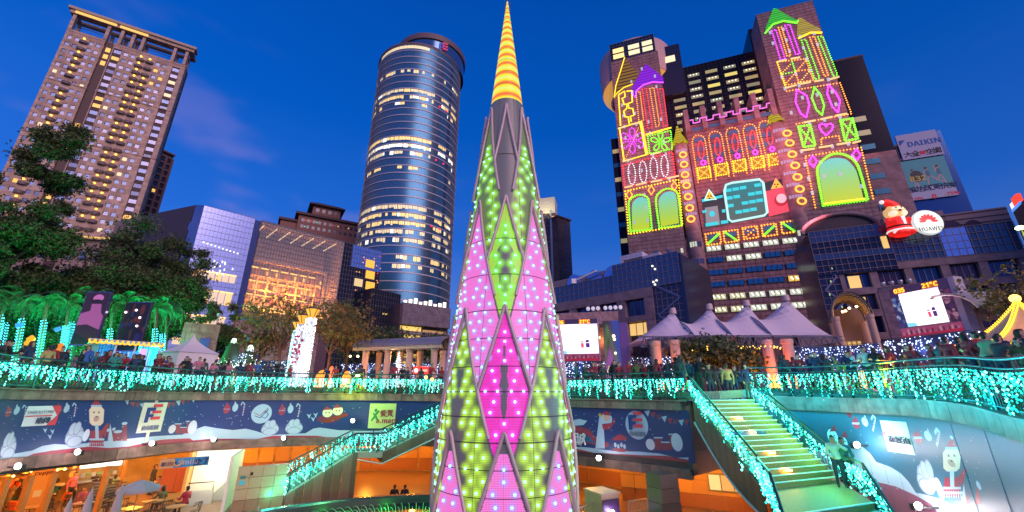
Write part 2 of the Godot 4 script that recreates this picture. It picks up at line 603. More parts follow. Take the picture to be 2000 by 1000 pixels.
func bars(called: String, f: Fac, us: Array, ys: Array, u0: float, u1: float, y0: float, y1: float, o: float, wu: float, wy: float, m: Material, parent: Node3D) -> void:
	var b := B.new()
	for u in us:
		b.box(f.bx(u - wu/2, u+wu/2, y0, y1, o, o+wu))
	for y in ys:
		b.box(f.bx(u0, u1, y - wy/2, y+wy/2, o, o+wu*1.2))
	part(called, b, m, parent, "stuff")

func span(a: float, b: float, step: float) -> Array:
	var out := []
	var k := maxi(1, roundi(absf(b - a) / step))
	for i in k+1:
		out.append(lerpf(a, b, float(i)/k))
	return out

func residential_tower() -> void:
	var f := fac(149,18,150,378,95)
	var W := 45.5
	var T := f.top
	var t := thing("residential_tower", "tall beige stone apartment tower with an open crown frame and two lines of round balconies", "building", f.p(W / 2,0,-10))
	var stone := mat("tower_stone",0.6,0.46,0.35,0.85,0, "coarse",0.08)
	var dark := mat("tower_brown",0.06,0.035,0.035,0.7)
	var rail_m := mat("tower_balcony",0.13,0.11,0.11,0.6)
	var k := W / 44.0
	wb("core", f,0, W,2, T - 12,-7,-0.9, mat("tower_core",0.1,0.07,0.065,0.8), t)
	for u in [0.5,12.6,17.6,21.8,25.6,38.0,42.8]:
		wb("crown_column", f, (u - 0.5) * k, (u + 0.7) * k, T - 12, T - 3.2,-2.2,0.3, stone, t)
		wb("crown_column", f, (u - 0.5) * k, (u + 0.7) * k, T - 12, T - 3.2,-7.0,-6.2, stone, t)
	wb("crown_beam", f,-1.2, W + 1.6, T - 3.2, T - 1.4,-2.6,1.1, stone, t)
	wb("crown_beam", f,-1.2, W + 1.6, T - 3.2, T - 1.4,-7.6,-6.2, stone, t)
	for u in [-1.2, W - 0.6]:
		wb("crown_beam", f, u, u + 2.0, T - 3.21, T - 1.42,-6.2,-2.6, stone, t)
	var co := wb("cornice", f,-2.0, W + 2.4, T - 1.4, T,-3.2,1.9, mat("tower_cornice",0.4,0.33,0.24,0.8), t)
	for s in [[0.6,15.2], [16.4,27.0]]:
		wb("cornice_light", f, s[0] * k, s[1] * k, T - 3.0, T - 1.6,1.13,1.3, glow("cornice_gold"), t)
	for s in [[1.4,12.0], [26.4,37.4]]:
		var pts := []
		for i in 9:
			pts.append(f.p(lerpf(s[0], s[1], i/8.0)*k, T - 8.6 - 0.6*absf(i - 4.0)/4.0,-1.0))
		var hb := B.new()
		hb.tube(pts,0.16,5)
		part("crown_handrail", hb, dark, t)
	var b := B.new()
	var floors := span(T - 14.5,31.0,4.05)
	var bays := [0.0,2.0,4.1,7.6,10.0,12.6,16.6,20.6,23.4,26.0,30.6,34.6,37.0,39.6,43.6]
	var cols := [[1.7,0.75,0], [4.2,0.75,0], [6.6,1.3,2], [9.0,0.75,0], [11.4,0.75,0], [18.3,1.5,1], [21.3,0.85,0], [23.9,0.85,0], [27.0,1.5,2], [30.4,1.5,2], [33.4,0.85,0], [36.0,0.85,0], [40.6,1.55,1]]
	var last := 0.0
	for c in cols:
		if c[2] == 0 or c[2] == 1:
			b.box(f.bx(last*k, (c[0] - c[1])*k,30, T - 12,-0.9,0))
			last = c[0]+c[1]
		if c[0] == 11.4:
			b.box(f.bx(last*k, 13.2*k,30, T - 12,-0.9,0))
			last = 16.4
	b.box(f.bx(last*k, W,30, T - 12,-0.9,0))
	for y in floors:
		b.box(f.bx(0, 13.2*k, y - 1.0, y+1.1,-0.9,-0.02))
		b.box(f.bx(20.0*k, 37.4*k, y - 1.0, y+1.1,-0.9,-0.02))
	b.box(f.bx(0, 13.2*k, T - 15.0, T - 12,-0.9,0.1))
	b.box(f.bx(16.4*k, W, T - 15.0, T - 12,-0.9,0.1))
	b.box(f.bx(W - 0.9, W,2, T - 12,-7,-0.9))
	part("wall", b, stone, t)
	for c in cols:
		if c[2] == 1:
			wb("brown_strip", f, (c[0] - c[1]) * k, (c[0] + c[1]) * k,31, T - 15,-0.9,-0.35, dark, t)
	for y in [floors[0]+1.6, floors[7]+1.4, floors[14]+1.4]:
		wb("string_course", f,0, 13.4 * k, y - 0.25, y + 0.25,-0.5,0.25, stone, t)
		wb("string_course", f, 16.2 * k, W, y - 0.25, y + 0.25,-0.5,0.25, stone, t)
	wb("recess_glass", f, 13.2 * k, 16.4 * k,31, T - 12,-1.2,-0.95, mat("recess_dark",0.03,0.025,0.03,0.3), t)
	var day := [mat("pane_blue",0.2,0.34,0.62,0.25,0.15), mat("pane_pale",0.38,0.48,0.7,0.25,0.15), mat("pane_deep",0.1,0.17,0.34,0.25,0.15)]
	var warm := [glow("lit_amber",1.0,0.55,0.12,1.1), glow("lit_pale",1.0,0.82,0.5,0.9)]
	var n := 0
	var rest := []
	var bulb := B.new()
	bulb.ball(Vector3.ZERO, Vector3.ONE*0.5,8)
	var bm := bulb.mesh()
	var bal := B.new()
	bal.lathe(Vector3.ZERO, [P2(0.2,-0.75), P2(1.75,-0.5), P2(1.75,0.75), P2(1.55,0.75), P2(1.5,-0.2), P2(0.1,-0.2)],12, -PI/2, PI/2)
	var balm := bal.mesh()
	var lampm := glow("balcony_lamp")
	for yi in range(0, floors.size() - 1):
		var y: float = floors[yi] - 2.0 if floors[0] > floors[1] else floors[yi]+2.0
		for ci in cols.size():
			var c: Array = cols[ci]
			if c[2] == 2:
				inst("balcony", balm, rail_m, t, Transform3D(Basis(f.e, UP, f.n), f.p(c[0] * k, y - 0.9,-0.4)))
				if rng.randf() < 0.72:
					inst("balcony_light", bm, lampm, t, f.xf(c[0] * k, y + 1.1,0.7))
				continue
			var m: Material = day[[0,0,1,2,0,1][rng.randi() % 6]]
			var lit := rng.randf() < 0.11
			if lit:
				m = warm[rng.randi() % 2]
			var hw: float = c[1]*k*0.86
			var tr := f.bx(c[0] * k - hw, c[0] * k + hw, y - 0.95, y + 0.95,-0.8,-0.3)
			n += 1
			if n <= 290:
				cubic("lit_window" if lit else "window", m, t, tr)
			else:
				rest.append(tr)
		if rng.randf() < 0.5:
			wb("lit_window", f, 14.0 * k, 15.6 * k, y - 1.4, y + 1.0,-0.95,-0.7, warm[0], t)
	rest_of("windows_below", rest, day[0], t)
	var g := fac(-60,440,118,235,462)
	var pod := thing("stone_podium", "pale stone podium with a gold-lit cornice at the foot of the beige tower", "building", g.p(20,0,-8))
	wb("wall", g,-20,70,-2, g.top - 2.0,-16,0, mat("podium_stone",0.4,0.31,0.27,0.85,0, "coarse",0.1), pod)
	wb("cornice", g,-20,71, g.top - 2.0, g.top,-16,1.2, stone, pod)
	wb("cornice_light", g,-10,62, g.top - 1.7, g.top - 1.2,1.22,1.4, glow("cornice_gold"), pod)
	for i in 16:
		for j in 2:
			wb("window", g, 2 + i * 3.6, 3.5 + i * 3.6, g.top - 9 - j * 6.5, g.top - 6.0 - j * 6.5,-0.2,0.15, day[i % 3], pod)
		if i % 4 == 1:
			wb("pier", g, 4.2 + i * 3.6, 7.0 + i * 3.6,0, g.top - 10,0,0.5, dark, pod)
	var q := fac(297,283,215,338,302)
	var e := thing("brown_apartment_block", "dark brown apartment block with loggias half hidden by the beige tower", "building", q.p(5,0,-9))
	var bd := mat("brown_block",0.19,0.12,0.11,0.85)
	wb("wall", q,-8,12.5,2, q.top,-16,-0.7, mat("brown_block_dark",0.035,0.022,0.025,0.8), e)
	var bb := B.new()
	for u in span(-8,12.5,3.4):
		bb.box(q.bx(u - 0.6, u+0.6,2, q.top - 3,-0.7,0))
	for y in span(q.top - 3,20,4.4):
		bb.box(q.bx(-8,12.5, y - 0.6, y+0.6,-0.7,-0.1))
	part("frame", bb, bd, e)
	wb("parapet", q,-3,13, q.top - 0.6, q.top + 0.4,-16.3,0.4, bd, e)
	for i in 34:
		var lit := rng.randf() < 0.14
		var u := -6.6 + 3.4 * (i % 5)
		var y: float = q.top - 5.2 - 4.4*(i/5)
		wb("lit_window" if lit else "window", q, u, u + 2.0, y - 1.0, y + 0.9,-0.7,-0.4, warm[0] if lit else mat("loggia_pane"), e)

func glass_mall() -> void:
	var f := fac(400,400,95,745,490)
	var T := f.top
	var t := thing("glass_mall", "glass mall with a pale reflecting left face and a golden open atrium on the right", "building", f.p(25,0,-10))
	var uR := hit(f,675,465).x
	var uM := hit(f,514,425).x
	var uM0 := hit(f,500,425).x
	var uE := hit(f,748,492).x
	var yB := hit(f,490,620).y
	var steel := mat("mullion")
	var conc := mat("mall_concrete",0.2,0.17,0.16,0.8)
	var warm := glow("atrium_gold",1.0,0.56,0.1,2.2)
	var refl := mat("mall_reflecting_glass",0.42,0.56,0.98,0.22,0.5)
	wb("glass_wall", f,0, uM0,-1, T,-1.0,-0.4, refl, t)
	bars("mullion_grid", f, span(0, uM0,0.85), span(1, T,1.55),0, uM0,-1, T,-0.4,0.06,0.07, steel, t)
	for s in [[1.2,10.3,25.2,27.0,0], [1.0,10.4,19.3,22.4,1], [1.0,10.0,12.6,16.0,0], [0.6,11,9.0,10.2,1], [2.0,10.6,4.0,6.2,0]]:
		for i in 6:
			var a := lerpf(s[0], s[1], i / 6.0)
			wb("lit_window", f, a + 0.1, a + (s[1] - s[0]) / 6.0 - 0.1, s[2] + 2.0, s[3] + 2.0,-0.41,-0.3, glow("mall_lit_a",1.0,0.74,0.5,0.75) if (i + int(s[4])) % 3 else glow("mall_lit_b",1.0,0.6,0.25,1.1), t)
		wb("ceiling_light", f, s[0], s[1], s[3] + 2.0, s[3] + 2.35,-0.41,-0.25, glow("mall_lit_c",1.0,0.6,0.2,1.8), t)
	for i in 10:
		wb("spot_lamp", f, 1.6 + i * 0.85, 1.9 + i * 0.85, 36.2 - 0.12 * i, 36.5 - 0.12 * i,-0.41,-0.25, glow("mall_white"), t)
	for i in 16:
		var u := 4.0 + rng.randf() * 5.6
		var y := 28.6 + rng.randf() * 3.6
		wb("spot_lamp", f, u, u + 0.22, y, y + 0.5,-0.41,-0.25, glow("mall_white"), t)
	wb("body", f,0, uE,-1, T - 0.6,-40,-14.5, mat("mall_back"), t)
	wb("body", f,0, uM,-1, T - 0.3,-14.5,-1.0, mat("mall_back"), t)
	var b := B.new()
	var cy0 := 2.0
	b.quad(f.p(-2.4, cy0,-6), f.p(0,-1,-0.4), f.p(0, T,-0.4), f.p(-1.4, T+0.6,-3.2))
	part("corner_glass", b, mat("mall_corner_glass",0.2,0.24,0.38,0.1,0.8), t)
	b = B.new()
	b.quad(f.p(-10.5,2,-16), f.p(-3.2,2,-6), f.p(-1.4, T+0.6,-3.2), f.p(-10.5, T - 1.5,-16))
	b.quad(f.p(-10.5, T - 1.5,-16), f.p(-1.4, T+0.6,-3.2), f.p(0, T,-14), f.p(-6, T - 1,-40))
	part("dark_wedge", b, mat("wedge",0.045,0.035,0.045,0.5), t)
	b = B.new()
	b.quad(f.p(-15,2,-24), f.p(-10.5,2,-16), f.p(-10.5, T - 1.5,-16), f.p(-15, T - 2,-24))
	part("side_wall", b, mat("mall_side",0.22,0.17,0.17,0.8), t)
	wb("seam", f, uM0, uM, yB, T - 0.2,-2.2,-0.9, mat("seam_glass",0.1,0.13,0.26,0.15,0.7), t)
	wb("atrium_floor", f, uM, uR, yB, yB + 0.5,-14,-0.3, conc, t)
	wb("atrium_roof", f, uM, uR, T - 0.6, T - 0.1,-14,-0.3, mat("atrium_roof",0.16,0.13,0.1,0.7), t)
	wb("back_wall", f, uM, uR, yB + 0.5, T - 0.6,-14.5,-14, mat("atrium_wall",0.55,0.36,0.16,0.8), t)
	wb("side_pier", f, uR - 0.3, uR, yB, T - 0.1,-14,-0.3, conc, t)
	for j in 4:
		var y: float = yB+5.2+j*4.1
		if y < T - 3:
			wb("gallery", f, uM + 0.2, uR - 4.0 + j * 0.6, y - 0.4, y,-14, -8.5 + j * 0.9, mat("gallery_slab"), t)
			wb("gallery_light", f, uM + 0.4, uR - 4.4 + j * 0.6, y - 0.62, y - 0.42,-13.6,-13.1, warm, t)
	for j in 9:
		var u := lerpf(uM + 0.8, uR - 1.4, j / 8.0)
		wb("atrium_column", f, u, u + 0.5, yB + 0.5, T - 8.6,-9.0,-8.5, mat("atrium_column",0.6,0.42,0.2,0.6), t)
		for i in 3:
			wb("shelf_light", f, u + 0.7, u + 1.3, yB + 5.6 + i * 4.1, yB + 8.2 + i * 4.1,-13.9,-13.7, glow("atrium_amber",1.0,0.5,0.07,1.5) if (j + i) % 3 else glow("atrium_red",0.9,0.16,0.05,0.7), t)
	for i in 7:
		wb("ceiling_light", f, lerpf(uM + 1, uR - 2, i / 6.0), lerpf(uM + 1, uR - 2, i / 6.0) + 0.25, T - 0.9, T - 0.65,-12,-2, glow("atrium_dim",1.0,0.7,0.35,0.9), t)
	for i in 30:
		var hu := lerpf(uM + 0.6, uR - 1.2, i / 29.0)
		wb("hall_lamp", f, hu, hu + 0.35, yB + 4.2 - 0.15 * (i % 2), yB + 4.6,-8.2,-7.8, warm, t)
	wb("floor_light", f, uM + 0.3, uR - 1.0, yB + 2.6, yB + 3.1,-4.4,-4.2, warm, t)
	wb("escalator", f, uR - 9, uR - 2, yB + 8.4, yB + 9.0,-6,-4.6, mat("gallery_slab"), t)
	for u in [0.25,0.55,0.8]:
		omni(f.p(lerpf(uM, uR, u), yB+9,-6), Color(1,0.62,0.2),90,0.5)
		omni(f.p(lerpf(uM, uR, u), yB+3,-2.5), Color(1,0.6,0.2),40,0.4)
	wb("atrium_glass", f, uM, uR, yB, T,-0.3,-0.22, pane("atrium_pane",0.8,0.85,0.9,0.12), t)
	bars("mullion_grid", f, span(uM, uR,0.72), span(yB, T,1.3), uM, uR, yB, T,-0.21,0.05,0.06, mat("mullion_dark",0.05,0.05,0.07,0.4,0.5), t)
	wb("soffit_band", f, uM - 1.0, uR - 0.4, yB - 6.0, yB,-2.4,-0.35, mat("soffit_teal",0.07,0.2,0.22,0.3,0.3), t)
	wb("base_wall", f, uM, uR,-1, yB - 6.0,-14,-6, mat("mall_base"), t)
	wb("base_wall", f,-4, uM - 2,-1,6.5,-1,1.4, mat("mall_base"), t)
	wb("dark_glass", f, uR, uE,-1, T - 0.1,-14,-0.5, mat("dark_glass"), t)
	wb("sky_glass", f, uR + 3.0, uE - 0.1, T - 7.5, T - 0.15,-0.5,-0.4, mat("sky_glass",0.36,0.5,0.8,0.08,0.85), t)
	bars("mullion_grid", f, span(uR, uE,0.9), span(1, T,1.5), uR, uE,-1, T,-0.38,0.07,0.08, steel, t)
	for i in 7:
		var a := hit(f,724, 515 + i * 21.5)
		wb("lit_window", f, a.x - 1.5, a.x + 1.5, a.y - 1.3, a.y + 1.3,-0.6,-0.28, glow("stair_amber",1.0,0.5,0.06,1.1), t)
	for s in [[702,552], [703,595], [748,607], [740,640]]:
		var a := hit(f, s[0], s[1])
		wb("lit_window", f, a.x - 1.5, a.x + 1.2, a.y - 1.2, a.y + 1.3,-0.6,-0.28, glow("mall_cream",1.0,0.75,0.35,0.7), t)
	for i in 26:
		var a := hit(f, 690 + rng.randf() * 55, 500 + rng.randf() * 150)
		wb("spot_lamp", f, a.x, a.x + 0.35, a.y, a.y + 0.3,-0.5,-0.3, glow("tiny_amber") if i % 3 else glow("tiny_red"), t)
	var sa := hit(f,688,632)
	wb("red_sign", f, sa.x, sa.x + 4.6, sa.y - 1.1, sa.y + 1.2,-0.3,0.1, glow("sign_red",0.9,0.03,0.05,0.6), t)

func pagoda_block() -> void:
	var f := fac(582,418,190,695,440)
	var t := thing("tiled_roof_block", "brown apartment block with a small pavilion roof above the glass mall", "building", f.p(12,0,-12))
	var w := mat("pagoda_brown",0.2,0.105,0.085,0.85)
	var r := mat("pagoda_roof",0.06,0.03,0.035,0.7)
	var T := f.top
	wb("wall", f,0.5,33,0, T,-22,0, w, t)
	wb("roof", f,-1,34, T, T + 1.2,-23,1.4, r, t)
	wb("wall", f,-7,0.5,0, T - 3.4,-22,-3, w, t)
	wb("roof", f,-8,0.4, T - 3.4, T - 2.2,-23,-2, r, t)
	var a := hit(f,615,410)
	wb("upper_storey", f,6.5,20, T + 1.2, T + 8.0,-16,-2, w, t)
	var b := B.new()
	var y := T + 8.0
	var c := [f.p(4.5, y,-18), f.p(22, y,-18), f.p(22, y,0), f.p(4.5, y,0)]
	var d := [f.p(8, y + 2.2,-14), f.p(18.5, y + 2.2,-14), f.p(18.5, y + 2.2,-4), f.p(8, y + 2.2,-4)]
	for i in 4:
		b.quad(c[(i+1) % 4], c[i], d[i], d[(i+1) % 4])
		b.quad(c[i], c[(i+1) % 4], c[(i+1) % 4] - UP*0.6, c[i] - UP*0.6)
	b.quad(d[3], d[2], d[1], d[0])
	b.quad(c[0] - UP*0.6, c[1] - UP*0.6, c[2] - UP*0.6, c[3] - UP*0.6)
	part("pavilion_roof", b, r, t)
	for i in 24:
		var u := 2.0 + 2.6 * (i % 12)
		var v: float = T - 2.6 - 3.4*(i/12)
		wb("window", f, u, u + 1.4, v - 0.9, v + 0.8,-0.1,0.12, mat("loggia_pane"), t)
		if rng.randf() < 0.55:
			wb("window_lamp", f, u + 1.7, u + 2.2, v - 0.3, v + 0.2,0.0,0.3, [glow("tiny_amber"), glow("tiny_teal",0.1,0.9,0.6,0.9), glow("tiny_red")][rng.randi() % 3], t)
	for i in 4:
		wb("window", f, 8 + i * 3, 9.6 + i * 3, T + 4, T + 6,-2.1,-1.9, mat("loggia_pane"), t)

func oval_ring(called: String, c: Vector3, rx: float, rz: float, y0: float, y1: float, m: Material, parent: Node3D, k := 48, a0 := 0.0, a1 := TAU, kind := "") -> MeshInstance3D:
	var b := B.new()
	b.lathe(V(c.x,0, c.z), [P2(1, y0), P2(1, y1)], k, a0, a1, rx, rz)
	return part(called, b, m, parent, kind)

func oval_disc(called: String, c: Vector3, rx: float, rz: float, y0: float, y1: float, m: Material, parent: Node3D) -> void:
	var b := B.new()
	b.lathe(V(c.x,0, c.z), [P2(0.01, y0), P2(1, y0), P2(1, y1), P2(0.01, y1)],48,0, TAU, rx, rz)
	part(called, b, m, parent)

func round_tower() -> void:
	var c := at(799,400,168)
	var t := thing("round_glass_tower", "round blue glass office tower with bands of lit floors and a slanted drum on top", "building", V(c.x,0, c.z))
	var R := 20.2
	var yT := 154.0
	var glass := mat("tower_glass",0.015,0.18,0.36,0.28,0.5)
	var glass2 := mat("tower_glass_dark",0.03,0.09,0.16,0.4,0.6)
	var rim := mat("tower_rim",0.13,0.09,0.1,0.6)
	var slab_m := mat("tower_slab",0.42,0.44,0.52,0.5,0.2)
	oval_ring("glass_wall", c, R, R,0, yT, glass, t,64)
	oval_disc("roof", c, R + 0.5, R + 0.5, yT, yT + 0.8, rim, t)
	var pitch := 3.55
	var nf := int(yT / pitch)
	var b := B.new()
	for i in nf+1:
		b.lathe(V(c.x,0, c.z), [P2(R, yT - i*pitch - 0.32), P2(R+0.22, yT - i*pitch - 0.32), P2(R+0.22, yT - i*pitch+0.1), P2(R, yT - i*pitch+0.1)],64)
	part("floor_band", b, slab_m, t, "stuff")
	b = B.new()
	for i in 110:
		var q := lerpf(-1.75,1.75, i / 109.0)
		var p := V(c.x + sin(q) * (R + 0.08), yT / 2, c.z + cos(q) * (R + 0.08))
		b.box(Transform3D(Basis(V(cos(q),0, -sin(q))*0.12, UP*yT, V(sin(q),0, cos(q))*0.16), p))
	part("mullions", b, mat("mullion"), t, "stuff")
	oval_ring("shaft", c, R + 0.12, R + 0.12,0, yT - 4, glass2, t,4,0.62,0.8)
	oval_ring("shaft", c, R + 0.12, R + 0.12,0, yT - 4, glass2, t,4,1.02,1.1)
	var lit := [glow("office_cream"), glow("office_gold"), glow("office_white")]
	var rows := []
	for s in [[805, 108+36,0.5,0], [820,183,0.8,0], [820,193,0.7,1], [820,203,0.4,1], [820,268,0.72,1], [820,290,0.95,2], [820,303,0.5,0], [810,322,0.3,1], [810,402,0.95,0], [800,419,0.85,1], [800,432,0.7,1], [800,447,0.65,0], [800,468,0.45,0], [800,492,0.6,1], [800,515,0.3,0]]:
		var y := at(s[0], s[1],150).y
		rows.append([int(round((yT - y)/pitch)), s[2], s[3]])
	for r in rows:
		var y: float = yT - r[0]*pitch
		var q := -1.3
		var on := true
		while q < 1.3:
			var step := 0.04 + 0.16 * rng.randf() * rng.randf()
			if rng.randf() < r[1]+0.1:
				var lm: Material = lit[r[2]] if rng.randf() < 0.7 else lit[rng.randi() % 3]
				oval_ring("lit_window", c, R + 0.06, R + 0.06, y - 2.4 + 0.7 * rng.randf(), y - 0.5, lm, t,3, q, q + step * 0.9)
			q += step
	var dc := V(c.x + 4.5,0, c.z - 2)
	oval_ring("drum_glass", dc, R - 3.2, R - 3.2, yT, yT + 9.5, mat("drum_glass",0.08,0.2,0.36,0.12,0.7), t,48)
	b = B.new()
	b.lathe(dc, [P2(R - 3.4, yT+9.0), P2(R - 2.6, yT+9.0), P2(R - 2.5, yT+12.0), P2(R - 3.4, yT+12.0), P2(0.1, yT+12.0)],48)
	part("drum_rim", b, rim, t)
	oval_ring("drum_wall", dc, R - 3.0, R - 3.0, yT, yT + 9.0, mat("drum_brown",0.1,0.06,0.06,0.7), t,12,-1.9,-0.75)
	oval_ring("lit_window", dc, R - 2.95, R - 2.95, yT + 3.4, yT + 5.6, glow("office_gold"), t,8,-0.7,-0.12)
	oval_ring("lit_band", c, R + 0.1, R + 0.1, yT - 2.4, yT - 0.7, glow("office_cream"), t,12,-0.9,0.42)
	var q := 0.42
	var fr := Transform3D(Basis(V(cos(q),0, -sin(q)), UP, V(sin(q),0, cos(q))), dc + V(sin(q),0, cos(q)) * (R - 2.9) + UP * (yT + 3.6))
	far_emblem(fr,5.0, t,0.4)
	for s in [[0.95,0.42], [0.97,0.62], [1.0,0.8]]:
		var bb := B.new()
		for a in [-1.45,0.75,0.95]:
			bb.ball(V(c.x+sin(a)*(R+0.4), yT*s[1], c.z+cos(a)*(R+0.4)), Vector3.ONE*0.45,6)
		part("warning_light", bb, glow("beacon_red",1.0,0.02,0.12,1.6), t)
	var f := fac(788,590,116,862,600)
	var p := thing("parking_block", "grey block with open lit parking decks at the foot of the round tower", "building", f.p(6,0,-6))
	wb("wall", f,0,15.5,0, f.top,-12,-2.0, mat("parking_dark",0.05,0.045,0.06,0.8), p)
	wb("upper_wall", f,0,15.5, f.top - 6.2, f.top,-2,0, mat("parking_wall",0.2,0.18,0.23,0.7,0, "coarse",0.2), p)
	for i in 5:
		var y := f.top - 7.0 - i * 2.5
		wb("deck_slab", f,0,15.5, y - 2.0, y - 1.0,-2,0, mat("parking_slab",0.22,0.19,0.2,0.8), p)
		wb("deck_light", f,0.4,6.8, y - 1.0, y + 0.5,-1.9,-1.6, glow("deck_gold"), p)
		wb("deck_light", f,7.4,15.0, y - 0.9, y - 0.1,-1.9,-1.6, glow("deck_dim",0.9,0.5,0.18,0.4), p)
	for i in 9:
		wb("roof_lamp", f, 0.5 + i * 1.6, 1.3 + i * 1.6, f.top + 0.1, f.top + 0.8 + 0.5 * (i % 3),-1.2,-0.6, glow("office_white"), p)
	var g := fac(738,565,122,792,578)
	var d := thing("dark_glass_block", "low dark glass block between the mall and the parking decks", "building", g.p(4,0,-5))
	wb("glass_wall", g,-2,9.0,0, g.top,-10,0, mat("dark_glass"), d)
	bars("mullion_grid", g, span(-2,9.0,0.9), span(0, g.top,1.7),-2,9.0,0, g.top,0.02,0.07,0.08, mat("mullion"), d)
	for i in 12:
		wb("ceiling_lamp", g, 2.6 + i * 0.5, 2.95 + i * 0.5, g.top - 7.4 + i * 0.03 + 0.4 * (i % 2), g.top - 7.0,0.02,0.2, glow("deck_gold"), d)

func far_emblem(fr: Transform3D, s: float, parent: Node3D, e := 0.0) -> void:
	var blue: Material = glow("emblem_blue_lit",0.02,0.06,0.5,0.6) if e > 0 else mat("emblem_blue")
	var red: Material = glow("emblem_red_lit",0.8,0.02,0.08,0.6) if e > 0 else mat("emblem_red")
	var b := B.new()
	var r := B.new()
	var d := 0.05 * s
	for q in [[0.0,0.0,0.17,0.8], [0.17,0.62,0.3,0.18], [0.17,0.28,0.25,0.16]]:
		b.box(fr*Transform3D(Basis.from_scale(V(q[2]*s, q[3]*s, d)), V((q[0]+q[2]/2)*s, (q[1]+q[3]/2)*s, d/2)))
	for q in [[0.34,0.82,0.5,0.16], [0.34,0.48,0.5,0.15], [0.34,0.14,0.5,0.16]]:
		r.box(fr*Transform3D(Basis.from_scale(V(q[2]*s, q[3]*s, d)), V((q[0]+q[2]/2)*s, (q[1]+q[3]/2)*s, d/2+0.004)))
	part("blue_emblem", b, blue, parent)
	part("red_emblem", r, red, parent)

func pale_blocks() -> void:
	var f := fac(1048,388,190,1085,384)
	var t := thing("white_topped_block", "apartment tower with a floodlit white top just right of the cone", "building", f.p(3,0,-6))
	wb("top_storey", f,1.0,9.4, f.top - 9, f.top,-9,0, mat("white_render",0.75,0.72,0.6,0.8), t)
	wb("wall", f,-8,9.4,0, f.top - 9,-14,-0.4, mat("block_brown"), t)
	wb("stair_strip", f,6.6,7.6,10, f.top - 7,-0.4,0.4, mat("strip_white",0.5,0.5,0.62,0.6), t)
	for i in 18:
		wb("lit_window", f,7.7,9.2, f.top - 11.5 - i * 2.5, f.top - 10.7 - i * 2.5,-0.4,0.1, glow("tiny_amber"), t)
		wb("window", f,0.6,2.6, f.top - 11.8 - i * 2.9, f.top - 10.2 - i * 2.9,-0.4,-0.2, mat("loggia_pane"), t)
		wb("window", f,4.6,6.0, f.top - 12.2 - i * 2.9, f.top - 10.0 - i * 2.9,-0.4,-0.2, mat("loggia_pane"), t)
		wb("balcony_light", f,3.3,3.9, f.top - 21 - i * 2.9, f.top - 20.4 - i * 2.9,-0.4,0.3, glow("balcony_lamp"), t)
	spot(f.p(5, f.top - 9,7), f.p(5, f.top - 4,0), Color(1,0.95,0.7),60,60)
	var g := fac(1090,421,185,1122,432)
	var q := thing("brown_flat_block", "plain brown apartment block right of the white-topped tower", "building", g.p(4,0,-6))
	wb("wall", g,-0.5,8.2,0, g.top - 0.8,-12,0, mat("block_brown2",0.23,0.15,0.14,0.85,0, "coarse",0.1), q)
	wb("roof_slab", g,-1.0,8.7, g.top - 0.8, g.top,-12.5,0.6, mat("block_brown"), q)
	for i in 15:
		for j in 3:
			wb("window", g, 3.8 + j * 1.5, 4.7 + j * 1.5, g.top - 5.2 - i * 2.3, g.top - 3.8 - i * 2.3,0,0.12, mat("loggia_pane2"), q)

# ---- the department store tower with its light show
var beads := {}

func son(f: Fac, pts: Array, m: Material, parent: Node3D, closed := true, step := 0.75, r := 0.2, o := 0.25) -> void:  # projected light imitated by rows of glowing beads on the wall
	var b := B.new()
	var n := pts.size()
	var carry := 0.0
	for i in (n if closed else n - 1):
		var p: Vector2 = pts[i]
		var q: Vector2 = pts[(i+1) % n]
		var l := p.distance_to(q)
		while carry < l:
			var w := p.lerp(q, carry / l)
			b.gem(f.p(w.x, w.y, o), r*1.22)
			carry += step*1.3
		carry -= l
	part("projected_beads", b, m, parent, "stuff")

func ton(f: Fac, pts: Array, m: Material, parent: Node3D, closed := true, r := 0.16, o := 0.25) -> void:  # outlines of the projected show, imitated by self-lit tubes
	var b := B.new()
	var p := []
	for q in pts:
		p.append(f.p(q.x, q.y, o))
	b.tube(p, r*1.2,5,-1.0, closed)
	part("glowing_tube", b, m, parent)

func fon(f: Fac, pts: Array, m: Material, parent: Node3D, called := "projected_panel", o := 0.06, thick := 0.1) -> void:  # filled areas of projected light, imitated by thin self-lit slabs
	var b := B.new()
	var p := PackedVector2Array()
	for q in pts:
		p.append(q)
	b.slab(p, f.xf(0,0, o), thick)
	part(called, b, m, parent)

func on(f: Fac, s: Array) -> Array:
	var out := []
	for q in s:
		out.append(hit(f, q.x, q.y))
	return out

func ellipse(c: Vector2, rx: float, ry: float, k := 20, rot := 0.0) -> Array:
	var out := []
	for i in k:
		out.append(c+P2(cos(TAU*i/k)*rx, sin(TAU*i/k)*ry).rotated(rot))
	return out

func arc2(s: String, k := 4) -> Array:
	var p := px2(s)
	var q := []
	for v in p:
		q.append(V(v.x,0, v.y))
	var out := []
	for v in smooth(q, k):
		out.append(P2(v.x, v.z))
	return out

func petals(c: Vector2, r: float, k: int, a0 := 0.0) -> Array:
	var out := []
	for i in k:
		var a := a0 + TAU * i / k
		var d := P2(cos(a), sin(a))
		var s := d.orthogonal()
		out.append([c+d*r*0.15, c+d*r*0.5+s*r*0.2, c+d*r*0.85+s*r*0.2, c+d*r, c+d*r*0.85 - s*r*0.2, c+d*r*0.5 - s*r*0.2])
	return out

func fade(key: String, a: Color, b: Color, e: float) -> StandardMaterial3D:
	if not M.has(key):
		var c := Cv.new(8,64, a)
		for y in 64:
			c.im.fill_rect(Rect2i(0, y,8,1), a.lerp(b, y/63.0))
		M[key] = lit_print(c.tex(), e)
	return M[key]

